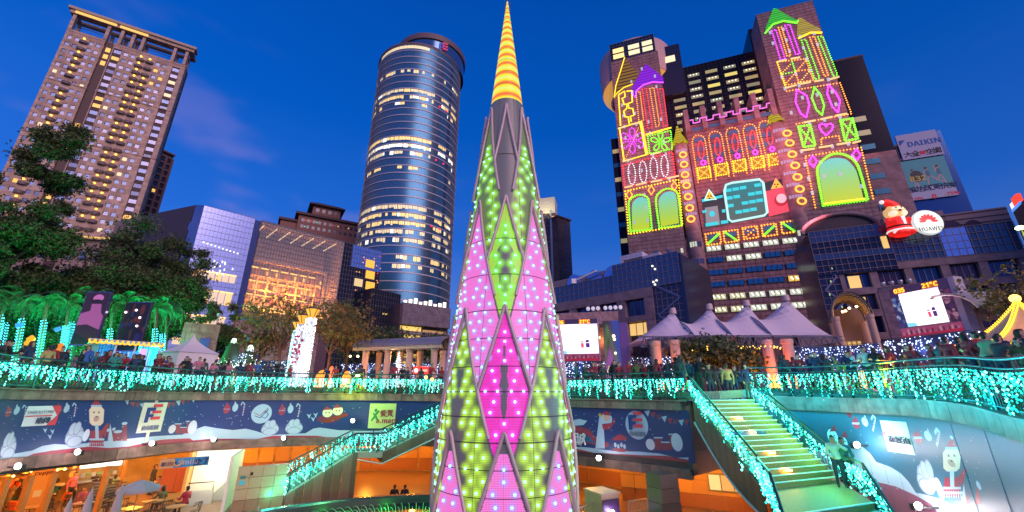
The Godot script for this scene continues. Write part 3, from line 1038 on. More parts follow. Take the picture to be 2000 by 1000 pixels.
func stripes(key: String, a: Color, b: Color, e: float, k := 9) -> StandardMaterial3D:
	if not M.has(key):
		var c := Cv.new(8,96, a)
		for y in 96:
			c.im.fill_rect(Rect2i(0, y,8,1), a if (y*k/96.0 - floor(y*k/96.0)) < 0.62 else b)
		M[key] = lit_print(c.tex(), e)
	return M[key]

func light_tower() -> void:
	var f := fac(1348,235,110,1500,205)
	var t := thing("department_store_tower", "brown stone store and office tower covered in a coloured castle light show", "building", f.p(10,0,-10))
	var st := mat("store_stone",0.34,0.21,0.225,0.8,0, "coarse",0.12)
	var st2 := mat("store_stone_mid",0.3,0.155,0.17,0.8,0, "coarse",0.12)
	var black := mat("store_black_glass",0.012,0.016,0.028,0.15,0.2)
	var joint := mat("store_joint")
	var yel := glow("projected_yellow",1.0,0.62,0.02,2.25)  # emissive colours standing in for the light projected on the stone
	var org := glow("projected_orange",1.0,0.34,0.04,2.47)
	var red := glow("projected_red",1.0,0.035,0.05,2.47)
	var mag := glow("projected_magenta",0.75,0.05,0.95,2.70)
	var grn := glow("projected_green",0.16,0.95,0.03,2.25)
	var cya := glow("projected_cyan",0.3,0.9,0.85,1.80)
	var whi := glow("projected_white",0.75,0.85,0.9,1.80)
	var pur := glow("projected_violet",0.42,0.05,0.95,2.70)
	var Y := f.top
	for s in [[-14.5,78,2600.0], [9.0,62,2400.0], [32.0,78,3000.0]]:
		spot(f.p(s[0]*0.12 - 7,15,72), f.p(s[0], s[1],0), Color(1.0,0.55,0.58), s[2]*4.4,15.0,0.4)  # unseen projectors, added to brighten the castle facades
	wb("left_tower", f,-22.8,-6.6,0,114.2,-17,0, st, t)
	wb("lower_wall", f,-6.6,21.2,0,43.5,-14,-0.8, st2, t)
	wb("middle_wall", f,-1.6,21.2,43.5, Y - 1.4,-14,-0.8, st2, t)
	wb("right_tower", f,24.6,40.4,0,118.4,-17,0, st, t)
	wb("left_dark_wing", f,-25.5,-22.8,0,86,-20,-6, black, t)
	for i in 13:
		wb("lit_window", f,-25.3,-23.2, 80 - i * 5.6, 81.5 - i * 5.6,-6,-5.85, [glow("office_dim"), mat("strip_teal")][i % 2], t)
	var bg := back(f,-9)
	var b1 := hit(bg,1312,138)
	var b2 := hit(bg,1486,92)
	wb("black_middle_block", bg, b1.x - 12, b2.x + 4,30, b1.y,-24,0, black, t)
	var b3 := hit(bg,1461,58)
	wb("black_step", bg, b3.x, b2.x + 6, b1.y, b3.y,-24,0.05, black, t)
	wb("black_step", bg, b1.x - 12, b1.x - 4.0, b1.y, b1.y + 6,-24,0.05, black, t)
	wb("crown_glass", f,-22.6,-7.2,114.3,122.2,-16,-0.4, mat("crown_glass"), t)
	bars("crown_frame", f, span(-22.6,-7.2,1.3), span(114.3,122.2,1.3),-22.6,-7.2,114.3,122.2,-0.38,0.12,0.14, mat("mullion"), t)
	for s in [[-21.6,-17.8,0], [-16.2,-12.4,1], [-11.4,-8.0,1]]:
		for j in 2:
			wb("lit_window", f, s[0], s[1], 115.4 + j * 2.6, 117.2 + j * 2.6,-0.45,-0.2, [glow("office_gold"), glow("office_pale")][s[2]], t)
	wb("side_block", f,-6.4,1.4,100,121.4,-20,-7, mat("crown_glass"), t)
	wb("lit_window", f,-6.0,-0.6,114.0,116.6,-7,-6.8, glow("office_pale"), t)
	var rc := f.p(-14.5,0,-15)
	var b := B.new()
	b.lathe(rc, [P2(9.5,106), P2(13.2,111), P2(13.6,118), P2(13.6,124), P2(12.8,124), P2(12.8,120), P2(0.1,120)],48)
	part("round_deck", b, mat("deck_pink",0.5,0.34,0.34,0.7), t)
	b = B.new()
	b.lathe(rc, [P2(10.3,106.8), P2(13.0,110.6)],48)
	part("deck_light", b, glow("deck_amber",1.0,0.5,0.1,0.5), t)
	var us := span(b1.x + 1.0, b2.x + 1.0,5.35)
	bars("mullion_grid", bg, span(b1.x - 4, b2.x + 4,1.3), span(Y - 6, b1.y,1.35), b1.x - 4, b2.x + 4, Y - 6, b1.y,0.0,0.07,0.07, joint, t)
	var dim := [glow("office_dim"), glow("office_dim2",0.55,0.6,0.35,0.3), glow("office_yellow",1.0,0.85,0.2,0.75)]
	var lamps := B.new()
	for j in 12:
		for i in us.size():
			var y: float = b1.y - 4.2 - j*3.05
			if y < Y - 3:
				continue
			var m: Material = dim[0 if rng.randf() < 0.5 else 1]
			if rng.randf() < 0.1:
				m = dim[2]
			wb("lit_window", bg, us[i] - 1.9, us[i] + 1.9, y - 0.62, y + 0.62,0.0,0.14, m, t)
			if rng.randf() < 0.45:
				for k in 3:
					lamps.box(bg.bx(us[i] - 1.2+k*1.0, us[i] - 0.8+k*1.0, y, y+0.3,0.14,0.22))
	part("ceiling_lamps", lamps, glow("office_white"), t, "stuff")
	for j in 4:
		wb("lit_window", bg, b3.x + 1.6, b3.x + 4.8, b3.y - 6 - j * 3.2, b3.y - 4.7 - j * 3.2,0.05,0.2, dim[j % 2], t)
	var rw := hit(back(f,-3),1640,116)
	var fr := back(f,-3)
	wb("right_dark_wing", fr,40, rw.x + 5.6,0, rw.y - 0.6,-20,0, black, t)
	wb("right_dark_parapet", fr,40, rw.x + 5.7, rw.y - 0.6, rw.y,-20.1,0.1, joint, t)
	wb("right_wing_stone", fr,40.1, rw.x + 5.65,0, rw.y - 33,-19.9,0.06, st, t)
	for i in 13:
		wb("window", fr,42.0,45.4, rw.y - 22.5 - i * 4.6, rw.y - 20.9 - i * 4.6,0.02,0.2, dim[1] if i in [0,1,10] else mat("strip_teal"), t)
	for s in [[-22.8,-6.6,2,114], [24.6,40.4,2,118]]:
		bars("cladding_joints", f, span(s[0] + 0.05, s[1] - 0.05,1.35), span(s[2], s[3],1.2), s[0], s[1], s[2], s[3],0.0,0.03,0.09, joint, t)
	bars("cladding_joints", f, span(-1.5,21.1,1.3), span(4, Y - 2,1.2),-1.5,21.1,4, Y - 2,-0.78,0.03,0.09, joint, t)
	for i in 6:
		var h := hit(f, lerpf(1338,1502, i / 5.0), lerpf(215,174, i / 5.0))
		wb("rib", f, h.x - 0.7, h.x + 0.7, Y - 4, h.y,-8,0.2, st, t)
	var rowsy := [[1394.5,483.7,0], [1398,506,1], [1400,530.5,2], [1402,554,2], [1403.5,579,3], [1405.5,604,3], [1406,640,3], [1406,675,3]]
	var blue := mat("strip_blue",0.015,0.13,0.3,0.15,0.3)
	var pale := glow("strip_pale",0.85,0.95,0.7,0.55)
	var cream := glow("strip_cream")
	for r in rowsy:
		var h := hit(f, r[0], r[1])
		for i in 5:
			var u := h.x + i * 4.75
			var m: Material = blue
			if r[2] == 0 or (r[2] == 1 and i in [1,2]):
				m = pale
			if r[2] == 3:
				m = cream if i < 2 else pale
			if r[1] == 554.0 and i == 4:
				m = glow("strip_amber",1.0,0.6,0.1,0.8)
			wb("strip_window" if m == blue else "lit_window", f, u - 1.9, u + 1.9, h.y - 0.72, h.y + 0.72,-0.8,-0.5, m, t)
			for k in 3:
				if m != blue:
					var q := wb("ceiling_lamp", f, u - 1.2 + k * 1.1, u - 0.9 + k * 1.1, h.y - 0.4, h.y + 0.5,-0.5,-0.42, glow("office_white"), t)
					q.rotate(f.n,0.6)
			for k in 4:
				wb("window_bar", f, u - 1.95 + k * 1.3 - 0.05, u - 1.95 + k * 1.3 + 0.05, h.y - 0.75, h.y + 0.75,-0.49,-0.4, joint, t)
	for r in [[-22.2,40.4], [26.4,40.0]]:
		for i in 4:
			wb("window", f, r[0] + 3.2 + i * 3.6, r[0] + 3.9 + i * 3.6, r[1] - 1.2, r[1] + 0.2,0,0.1, blue if i < 3 else pale, t)
	var sb := B.new()
	for i in 14:
		for j in 4:
			if rng.randf() < 0.45:
				sb.box(f.bx(-20.6+j*3.9, -20.0+j*3.9, 50+i*4.4, 51.1+i*4.4,0,0.35))
			if rng.randf() < 0.5:
				sb.box(f.bx(26.8+j*3.7, 27.4+j*3.7, 52+i*4.4, 53.1+i*4.4,0,0.35))
	part("small_windows", sb, glow("small_pane",0.6,0.65,0.8,0.6), t, "stuff")
	for s in [[1347.0,390.0,-6.4,-1.5, [[1334,302], [1336,321], [1338,341], [1341,362], [1344,384], [1347,406], [1349.5,427.5]]], [1545,300,20.9,25.2, [[1537.5,260], [1542.5,279], [1547.5,301], [1553,323], [1557.5,345.5], [1562,369], [1566,392.5]]]]:
		var top := hit(f, s[4][0][0], s[4][0][1]).y + 4.0
		b = B.new()
		b.lathe(f.p((s[2]+s[3])/2,0,-1.5), [P2(2.2,0), P2(2.2, top)],24)
		part("turret", b, st, t)
		b = B.new()
		b.lathe(f.p((s[2]+s[3])/2,0,-1.5), [P2(2.9, top), P2(2.3, top+1.2), P2(1.1, top+4.2), P2(0.25, top+7.6)],20)
		part("turret_roof", b, stripes("roof_yellow", Color(0.95,0.85,0.05), Color(0.55,0.45,0.02),0.7), t)  # projected stripes given to the turret roof as its own glow
		var k := 0
		for q in s[4]:
			var h := hit(back(f,0.9), q[0], q[1])
			ton(f, ellipse(h,0.95,0.95,18), org, t, true,0.2,0.9)
			for w in 5:
				var m: Material = glow("strip_lilac",0.6,0.5,0.75,0.35)
				if k == 3 and s[2] < 0 and w < 4:
					m = glow("strip_peach",1.0,0.6,0.35,0.8)
				wb("window", f, (s[2] + s[3]) / 2 - 1.55 + w * 0.64, (s[2] + s[3]) / 2 - 1.05 + w * 0.64, h.y + 1.25, h.y + 2.2,-0.5, 0.8 - 0.14 * absf(w - 2), m, t)
			k += 1
		for j in 3:
			for w in 5:
				wb("window", f, (s[2] + s[3]) / 2 - 1.55 + w * 0.64, (s[2] + s[3]) / 2 - 1.05 + w * 0.64, 40.5 - j * 5.2, 42.0 - j * 5.2,-0.5, 0.8 - 0.14 * absf(w - 2), pale if j == 2 or (j == 0 and w < 3) else mat("loggia_pane2"), t)
	fon(f, on(f, px2("1220,113 1212,140 1203,168 1200,191 1205,183 1218,172 1236,165 1247,146 1232,128")), stripes("roof_gold", Color(0.75,0.55,0.1), Color(0.35,0.2,0.1),0.5,12), t)
	ton(f, on(f, px2("1220,113 1212,140 1203,168 1200,191 1205,183 1218,172 1236,165")), yel, t, false,0.13)
	fon(f, on(f, px2("1261,125 1250,145 1238,165 1233,181 1241,191 1243,178 1256,167 1275,161 1296,162 1295,151 1278,138")), stripes("roof_violet", Color(0.62,0.12,0.95), Color(0.45,0.05,0.8),0.8,12), t)
	ton(f, on(f, px2("1233,181 1241,191 1243,178 1256,167 1275,161 1296,162")), pur, t, false,0.2)
	ton(f, on(f, px2("1212,246 1208,186 1220,179 1221,190 1215,193 1219,205 1225,204 1224,213 1218,218 1221,229 1227,229 1229,242")), yel, t, false,0.18)
	ton(f, on(f, px2("1233,238 1231,228 1238,226 1236,213 1228,212 1227,203 1235,200 1234,178 1224,179")), yel, t, false,0.18)
	for s in [["1242,181 1250,180 1257,236 1248,238", org], ["1254,175 1262,173 1274,250 1265,252", red], ["1269,174 1277,172 1288,246 1281,248", org], ["1284,175 1295,174 1304,246 1296,248", red]]:
		son(f, on(f, px2(s[0])), s[1], t, true,0.62,0.19)
	ton(f, on(f, px2("1210,251 1250,239 1262,303 1219,315")), yel, t, true,0.22)
	ton(f, on(f, px2("1253,238 1265,302")), org, t, false,0.22)
	for p in petals(P2(1235,275),25,6,0.5):
		son(f, on(f, p), mag, t, true,0.6,0.22)
	son(f, on(f, px2("1222,310 1248,248")), org, t, false,0.6,0.16)
	son(f, on(f, px2("1265,267 1310,256 1313,291 1269,301")), grn, t, true,0.6,0.25)
	ton(f, on(f, px2("1261,264 1311,250")), yel, t, false,0.2)
	for p in petals(P2(1290,278),20,5,-1.57):
		son(f, on(f, p), grn, t, true,0.5,0.25)
	son(f, on(f, px2("1216,324 1314,298 1319,344 1220,367")), red, t, true,0.7,0.24)
	for q in [[1234,340], [1256,336], [1277,329], [1298,325]]:
		son(f, on(f, ellipse(P2(q[0], q[1]),7,21,22,-0.06)), whi, t, true,0.6,0.2)
	for s in ["1220,367 1236,363", "1242,362 1263,357", "1271,356 1293,352", "1302,349 1326,344", "1207,252 1224,247", "1232,244 1251,240", "1216,316 1236,311", "1270,303 1290,298"]:
		ton(f, on(f, px2(s)), glow("projected_cream"), t, false,0.22)
	for q in [[1229,381], [1272,372], [1317,364]]:
		ton(f, on(f, [P2(q[0], q[1] - 9), P2(q[0]+6, q[1]), P2(q[0], q[1]+9), P2(q[0] - 6, q[1])]), org, t, true,0.17)
	son(f, on(f, px2("1221,374 1325,351 1333,441 1228,458")), yel, t, true,0.7,0.25)
	var fill := fade("arch_fade", Color(0.45,0.85,0.85), Color(0.8,0.85,0.1),0.95)
	for s in ["1235,451 1234,405 1238,393 1248,386 1259,387 1266,396 1269,446", "1291,443 1286,398 1290,384 1300,376 1313,375 1321,386 1326,436"]:
		fon(f, on(f, arc2(s)), fill, t)
	for s in ["1232,453 1228,404 1231,390 1247,381 1263,385 1268,398 1273,448", "1288,446 1281,393 1288,377 1303,369 1318,373 1325,385 1331,441"]:
		son(f, on(f, arc2(s)), grn, t, true,0.62,0.32)
		ton(f, on(f, arc2(s)), glow("projected_lime"), t, true,0.16)
	var cre := []
	for i in 25:
		var x := lerpf(1347,1503, i / 24.0)
		var y := lerpf(237,203, i / 24.0)
		var up := (i / 2) % 2 == 0
		cre.append(P2(x, y+(0.0 if up else 7.0)))
		if i % 2 == 1:
			cre.append(P2(x, y+(7.0 if up else 0.0)))
	ton(f, on(f, cre), glow("projected_pink",0.85,0.2,0.8,0.9), t, false,0.2,0.45)
	for i in 5:
		var x := 1330.0
		var tx: float = 1330+[140,270,405,540,662][i]/4.0
		var ty: float = 170+[370,340,310,282,256][i]/4.0
		var w := hit(f, tx - 1, ty - 13)
		wb("strip_window", f, w.x - 1.9, w.x + 1.9, w.y - 0.6, w.y + 0.6,-0.8,-0.55, mat("strip_grey"), t)
		for k in 3:
			var g := hit(f, tx + 2 + k * 3, ty + 8 + k * 18)
			wb("strip_window", f, g.x - 1.7, g.x + 1.7, g.y - 0.7, g.y + 0.7,-0.8,-0.6, mat("strip_grey"), t)
		var bx: float = 1330+[187,327,467,607,745][i]/4.0
		var by: float = 170+[732,708,680,655,630][i]/4.0
		son(f, on(f, [P2(bx - 13, by+2), P2(tx - 13, ty+14), P2(tx - 11, ty+5), P2(tx - 5, ty+0.5), P2(tx+2, ty), P2(tx+8, ty+2), P2(tx+12, ty+8), P2(bx+13, by - 2)]), org, t, false,0.62,0.2,-0.4)
		var ex: float = 1330+[158,288,425,565,697][i]/4.0
		var ey: float = 170+[485,460,430,402,377][i]/4.0
		son(f, on(f, ellipse(P2(ex, ey),5.6,17.5,22,-0.08)), red, t, true,0.5,0.2,-0.4)
		son(f, on(f, ellipse(P2(ex+4.5, ey+25.2),4.6,4.6,14)), mag, t, true,0.42,0.24,-0.4)
		var yx: float = 1330+[180,320,460,602,735][i]/4.0
		var yy: float = 170+[665,640,610,585,560][i]/4.0
		son(f, on(f, [P2(yx - 13, yy - 9), P2(yx+11, yy - 13), P2(yx+14, yy+8), P2(yx - 10, yy+12)]), yel, t, true,0.5,0.24,-0.4)
		son(f, on(f, [P2(yx - 9, yy - 6), P2(yx+10, yy+6)]), org, t, false,0.5,0.22,-0.4)
		son(f, on(f, [P2(yx+8, yy - 8), P2(yx - 7, yy+8)]), org, t, false,0.5,0.22,-0.4)
		fon(f, on(f, [P2(yx - 12, yy - 8), P2(yx + 10, yy - 12), P2(yx + 13, yy + 7), P2(yx - 9, yy + 11)]), glow("projected_ochre",0.6,0.4,0.03,0.3), t, "projected_panel",-0.78,0.06)
	fon(f, on(f, px2("1371,383 1540,344 1548,412 1376,446")), fade("wash", Color(0.16,0.2,0.22), Color(0.4,0.34,0.36),0.5), t, "projected_panel",-0.78,0.05)
	fon(f, on(f, px2("1416,372 1418,361 1430,357 1484,350 1490,356 1497,413 1492,419 1430,430 1424,426")), fade("monitor", Color(0.1,0.5,0.55), Color(0.35,0.4,0.36),1.0), t, "projected_monitor",-0.7,0.1)  # monitor drawing of the projected show, built as a glowing slab
	for r in range(4):
		for c in range(5):
			if (r*5+c) % 4 != 3:
				var h := hit(f, 1423 + c * 14.4 + r * 2.0, 370 - c * 2.6 + r * 15)
				wb("projected_monitor_block", f, h.x - 0.85, h.x + 0.85, h.y - 0.5, h.y + 0.5,-0.62,-0.55, glow("projected_teal",0.02,0.62,0.68, 0.95 + 0.1 * (c % 2)), t)  # blocks of the projected monitor drawing, self-lit
	ton(f, on(f, px2("1415,372 1418,360 1430,356 1484,349 1491,356 1499,414 1493,420 1430,432 1423,427")), glow("projected_aqua",0.45,0.95,0.9,0.9), t, true,0.3,-0.4)
	fon(f, on(f, px2("1496,372 1541,361 1549,409 1503,421")), glow("projected_crimson",0.9,0.06,0.1,1.0), t, "projected_panel",-0.7,0.06)
	fon(f, on(f, ellipse(P2(1526,389),13,12)), glow("projected_crimson2",0.6,0.02,0.04,0.6), t, "projected_panel",-0.62,0.06)
	fon(f, on(f, ellipse(P2(1527,386),10,9)), glow("projected_rose",0.9,0.55,0.6,0.8), t, "projected_panel",-0.54,0.08)
	fon(f, on(f, px2("1377,404 1402,400 1407,437 1380,441")), glow("projected_grey",0.3,0.36,0.38,0.5), t, "projected_panel",-0.7,0.06)
	fon(f, on(f, ellipse(P2(1391,416),5.5,5.5)), glow("projected_teal"), t, "projected_panel",-0.62,0.08)
	for s in ["1371,388 1412,379 1412,384 1372,393", "1372,410 1380,408 1380,413 1373,415", "1378,435 1403,431 1404,437 1379,441", "1410,408 1417,407 1417,413 1411,414", "1408,430 1422,428 1423,434 1409,436"]:
		fon(f, on(f, px2(s)), glow("projected_teal"), t, "projected_panel",-0.6,0.06)
	for s in [["1385,369 1376,390 1399,388", P2(1386,383), cya,1], ["1516,347 1507,368 1529,364", P2(1517,360), glow("projected_salmon",1.0,0.4,0.2,0.9),0]]:
		var tri := px2(s[0])
		fon(f, on(f, tri), glow("projected_amber",0.95,0.6,0.03,0.8), t, "projected_panel",-0.6,0.06)
		ton(f, on(f, tri), s[2], t, true,0.16,-0.4)
		for k in 3:
			var a := -PI / 2 + TAU * k / 3 + PI
			var c: Vector2 = s[1]
			fon(f, on(f, [c + Vector2.from_angle(a) * 1.0, c + Vector2.from_angle(a - 0.5) * 5, c + Vector2.from_angle(a + 0.5) * 5]), mat("sign_black"), t, "projected_sign_mark",-0.53,0.05)  # dark marks of the projected sign, built as black chips
	for i in 5:
		var c: Vector2 = [P2(1393,465), P2(1428,460), P2(1466,453), P2(1503,448), P2(1541,442)][i]
		son(f, on(f, [c+P2(-15,-9), c+P2(13,-13), c+P2(16,9), c+P2(-12,13)]), org, t, true,0.58,0.26,-0.5)
		var g := [c + P2(-10,10), c + P2(12,-10)] if i in [0,3] else [c + P2(-12,-8), c + P2(13,9)]
		if i == 2:
			son(f, on(f, [c+P2(-10,-7), c+P2(12,8)]), org, t, false,0.7,0.22,-0.5)
			son(f, on(f, [c+P2(11,-9), c+P2(-9,9)]), org, t, false,0.7,0.22,-0.5)
		else:
			son(f, on(f, g), grn, t, false,0.4,0.3,-0.5)
		var w := hit(f, c.x, c.y - 4)
		wb("strip_window", f, w.x - 1.6, w.x + 1.6, w.y - 0.7, w.y + 0.7,-0.8,-0.6, mat("strip_grey"), t)
	fon(f, on(f, px2("1510,17 1516,17 1537,30 1558,41 1557,46 1530,42 1510,48 1497,62 1494,66 1495,56 1501,40")), stripes("roof_green", Color(0.1,0.85,0.1), Color(0.02,0.5,0.05),0.8,11), t)
	ton(f, on(f, px2("1494,66 1497,62 1510,48 1530,42 1557,46 1558,41")), grn, t, false,0.22)
	fon(f, on(f, px2("1559,36 1565,35 1582,47 1601,56 1605,65 1582,65 1559,76 1556,70 1557,55")), stripes("roof_ochre", Color(0.85,0.75,0.05), Color(0.45,0.35,0.05),0.65,11), t)
	ton(f, on(f, px2("1559,76 1582,65 1605,65")), yel, t, false,0.22)
	for s in [["1507,61 1515,59 1533,116 1524,118", mag], ["1520,55 1526,54 1544,110 1537,111", org], ["1533,51 1542,49 1562,106 1554,108", mag], ["1565,80 1573,78 1600,153 1591,156", grn], ["1581,74 1590,72 1617,148 1610,150", org], ["1597,73 1606,72 1635,147 1627,150", grn]]:
		son(f, on(f, px2(s[0])), s[1], t, true,0.62,0.2)
	son(f, on(f, px2("1517,122 1573,116 1588,157 1535,167")), org, t, true,0.6,0.2)
	son(f, on(f, px2("1533,166 1573,120")), org, t, false,0.6,0.2)
	son(f, on(f, px2("1554,140 1579,137")), org, t, false,0.6,0.2)
	son(f, on(f, px2("1547,122 1553,141 1528,146")), grn, t, false,0.6,0.2)
	son(f, on(f, px2("1518,124 1534,172")), yel, t, false,0.6,0.22)
	son(f, on(f, px2("1526,145 1546,124")), yel, t, false,0.6,0.16)
	son(f, on(f, px2("1560,164 1580,140")), yel, t, false,0.6,0.16)
	son(f, on(f, px2("1553,141 1560,163")), org, t, false,0.6,0.2)
	for s in ["1517,122 1536,118", "1544,116 1562,113", "1533,173 1555,167", "1563,165 1583,161", "1590,160 1608,157", "1620,156 1638,151", "1570,240 1592,236", "1602,234 1625,229", "1631,227 1653,223", "1564,295 1590,291", "1599,289 1625,285", "1634,283 1660,279", "1665,280 1680,276"]:
		ton(f, on(f, px2(s)), glow("projected_cream"), t, false,0.24)
	son(f, on(f, px2("1536,179 1640,163 1662,222")), org, t, false,0.6,0.2)
	son(f, on(f, px2("1555,243 1662,223")), org, t, false,0.6,0.2)
	for s in [["1556,176 1575,188 1580,205 1574,231 1563,222 1553,200", mag], ["1590,171 1602,186 1609,207 1605,226 1594,215 1585,192", grn], ["1617,166 1632,182 1640,198 1636,221 1625,209 1615,184", mag]]:
		son(f, on(f, px2(s[0])), s[1], t, true,0.52,0.26)
	for s in ["1559,248 1582,245 1592,285 1569,288", "1641,236 1664,232 1675,272 1650,276"]:
		var q := on(f, px2(s))
		son(f, q, grn, t, true,0.55,0.32)
		son(f, [q[0], q[2]], grn, t, false,0.6,0.28)
		son(f, [q[1], q[3]], grn, t, false,0.6,0.28)
	var heart := []
	for i in 26:
		var a := TAU * i / 26
		heart.append(P2(1613.5+13.5*pow(sin(a),3) - 0.5, 252 - (11.0*cos(a) - 4.5*cos(2*a) - 1.8*cos(3*a))))
	son(f, on(f, heart), mag, t, true,0.55,0.28)
	son(f, on(f, px2("1604,283 1603,271 1637,266 1641,278")), org, t, false,0.6,0.22)
	son(f, on(f, px2("1592,406 1572,306 1681,289 1705,390")), org, t, false,0.62,0.22)
	fon(f, on(f, arc2("1610,397 1600,340 1604,322 1617,312 1635,309 1652,312 1666,325 1675,343 1686,389")), fill, t)
	son(f, on(f, arc2("1607,402 1596,340 1600,322 1615,307 1632,301 1652,304 1670,317 1680,340 1694,391")), grn, t, true,0.5,0.34)
	ton(f, on(f, arc2("1607,402 1596,340 1600,322 1615,307 1632,301 1652,304 1670,317 1680,340 1694,391")), glow("projected_lime"), t, true,0.2)
	ton(f, on(f, px2("1609,399 1688,389")), yel, t, false,0.25)
	for q in [[1587,316], [1672,303]]:
		son(f, on(f, [P2(q[0], q[1] - 11), P2(q[0]+8, q[1]), P2(q[0]+1, q[1]+11), P2(q[0] - 8, q[1])]), mag, t, true,0.5,0.26)

# ---- billboard building, podiums
func billboard_building() -> void:
	var f := fac(1727,322,150,1837,305)
	var t := thing("billboard_building", "dark glass building with a slanted top carrying a large teal advertising poster", "building", f.p(10,0,-8))
	var T := f.top
	var steel := mat("frame_navy",0.02,0.03,0.06,0.5,0.4)
	var p := on(f, px2("1716,299 1817,255 1868,425 1740,440"))
	var b := B.new()
	b.slab(PackedVector2Array([P2(p[0].x,0), P2(22.5,0), P2(21.5, p[1].y), P2(p[0].x, p[0].y)]), f.xf(0,0,-12),11.5)
	part("glass_wall", b, mat("billboard_glass",0.03,0.09,0.25,0.12,0.6), t)
	var q := on(f, px2("1716,300 1817,256"))
	for k in 2:
		b = B.new()
		b.bar(f.p(q[0].x, q[0].y - k*6.5,0), f.p(q[1].x, q[1].y - k*7.5,0),0.8,0.8)
		part("roof_truss", b, steel, t)
	for i in 10:
		var w: Vector2 = q[0].lerp(q[1], i/9.0)
		wb("frame_post", f, w.x - 0.15, w.x + 0.15, T - 0.5, w.y,-0.4,0.1, steel, t)
	for i in 4:
		wb("frame_rail", f, q[0].x + i * 3.2,14, T + 1.5 + i * 2.2, T + 1.8 + i * 2.2,-0.3,0.0, steel, t)
	var yb := hit(f,1740,398).y
	var u1 := hit(f,1846,315).x
	var c := Cv.new(512,384, Color(0.2,0.6,0.62))
	for i in 4:
		var m := P2([90,215,330,425][i], [110,105,100,95][i])
		var skin := Color(0.72,0.55,0.55)
		c.line([m+P2(0,60), m+P2([-12,-10,-14,20][i],120), m+P2([10,-24,-26,26][i],175)],11, skin)
		c.line([m+P2(4,60), m+P2([20,8,60,-16][i],110), m+P2([16,10,100,-42][i], [180,170,140,128][i])],11, skin)
		c.poly([m+P2(-14,18), m+P2(14,18), m+P2(20,74), m+P2(-20,74)], Color(0.12,0.45,0.5))
		c.line([m+P2(-14,22), m+P2(-30,44), m+P2(-18, [70,20,64,-20][i])],8, skin)
		c.oval(m,12,15, skin)
		c.oval(m+P2(-3,-6),14,12, Color(0.25,0.15,0.15))
	c.oval(P2(260,470),420,200, Color(0.62,0.66,0.76))
	c.oval(P2(235,160),62,62, Color(0.5,0.55,0.6))
	c.oval(P2(235,160),56,56, Color(0.05,0.2,0.2))
	var po := wb("poster", f,0, u1, yb, T,-0.5,0.3, printed(c.tex()), t)
	var pb := B.new()
	pb.quad(f.p(0, yb,0.33), f.p(u1, yb,0.33), f.p(u1, T,0.33), f.p(0, T,0.33))
	part("poster_print", pb, printed(c.tex()), t)
	var navy := mat("poster_navy",0.02,0.03,0.1)
	var H := T - yb
	word("poster_lettering", "R32", mat("poster_gold",0.6,0.5,0.12), t, f.xf(u1 * 0.46, yb + H * 0.52,0.35), H * 0.13)
	glyphs("poster_lettering", "讓地球更快樂", navy, t, f.xf(u1 * 0.26, yb + H * 0.2,0.35), H * 0.125,1.12,0.13)
	var pr := mat("poster_red",0.7,0.03,0.04)
	word("poster_lettering", "10%", pr, t, f.xf(u1 * 0.36, yb + H * 0.035,0.35), H * 0.06)
	word("poster_lettering", "0", pr, t, f.xf(u1 * 0.62, yb + H * 0.04,0.35), H * 0.11)
	word("poster_lettering", "-75%", pr, t, f.xf(u1 * 0.91, yb + H * 0.06,0.35), H * 0.08)
	var n0 := hit(f,1772,312)
	wb("name_board", f, n0.x - 1.5, u1 + 0.4, T + 0.5, T + 12.2,-0.4,0.5, mat("board_white"), t)
	var db := mat("board_blue",0.015,0.12,0.4)
	word("board_lettering", "DAIKIN", db, t, f.xf((n0.x + u1) / 2 + 1.2, T + 7.2,0.52), (u1 - n0.x) * 0.2)
	b = B.new()
	b.slab(PackedVector2Array([P2(0,0), P2(2.2,2.4), P2(0.1,2.4)]), f.xf(n0.x - 1.0, T+7.2,0.5),0.08)
	part("board_emblem", b, db, t)
	glyphs("board_lettering", "大金", mat("sign_black"), t, f.xf(n0.x - 0.6, T + 1.6,0.5), (u1 - n0.x) * 0.2,1.1,0.13)
	glyphs("board_lettering", "空調", mat("sign_black"), t, f.xf(n0.x + (u1 - n0.x) * 0.56, T + 1.6,0.5), (u1 - n0.x) * 0.2,1.1,0.13)
	wb("board_stamp", f, n0.x + (u1 - n0.x) * 0.4, n0.x + (u1 - n0.x) * 0.54, T + 1.9, T + 3.4,0.5,0.58, pr, t)

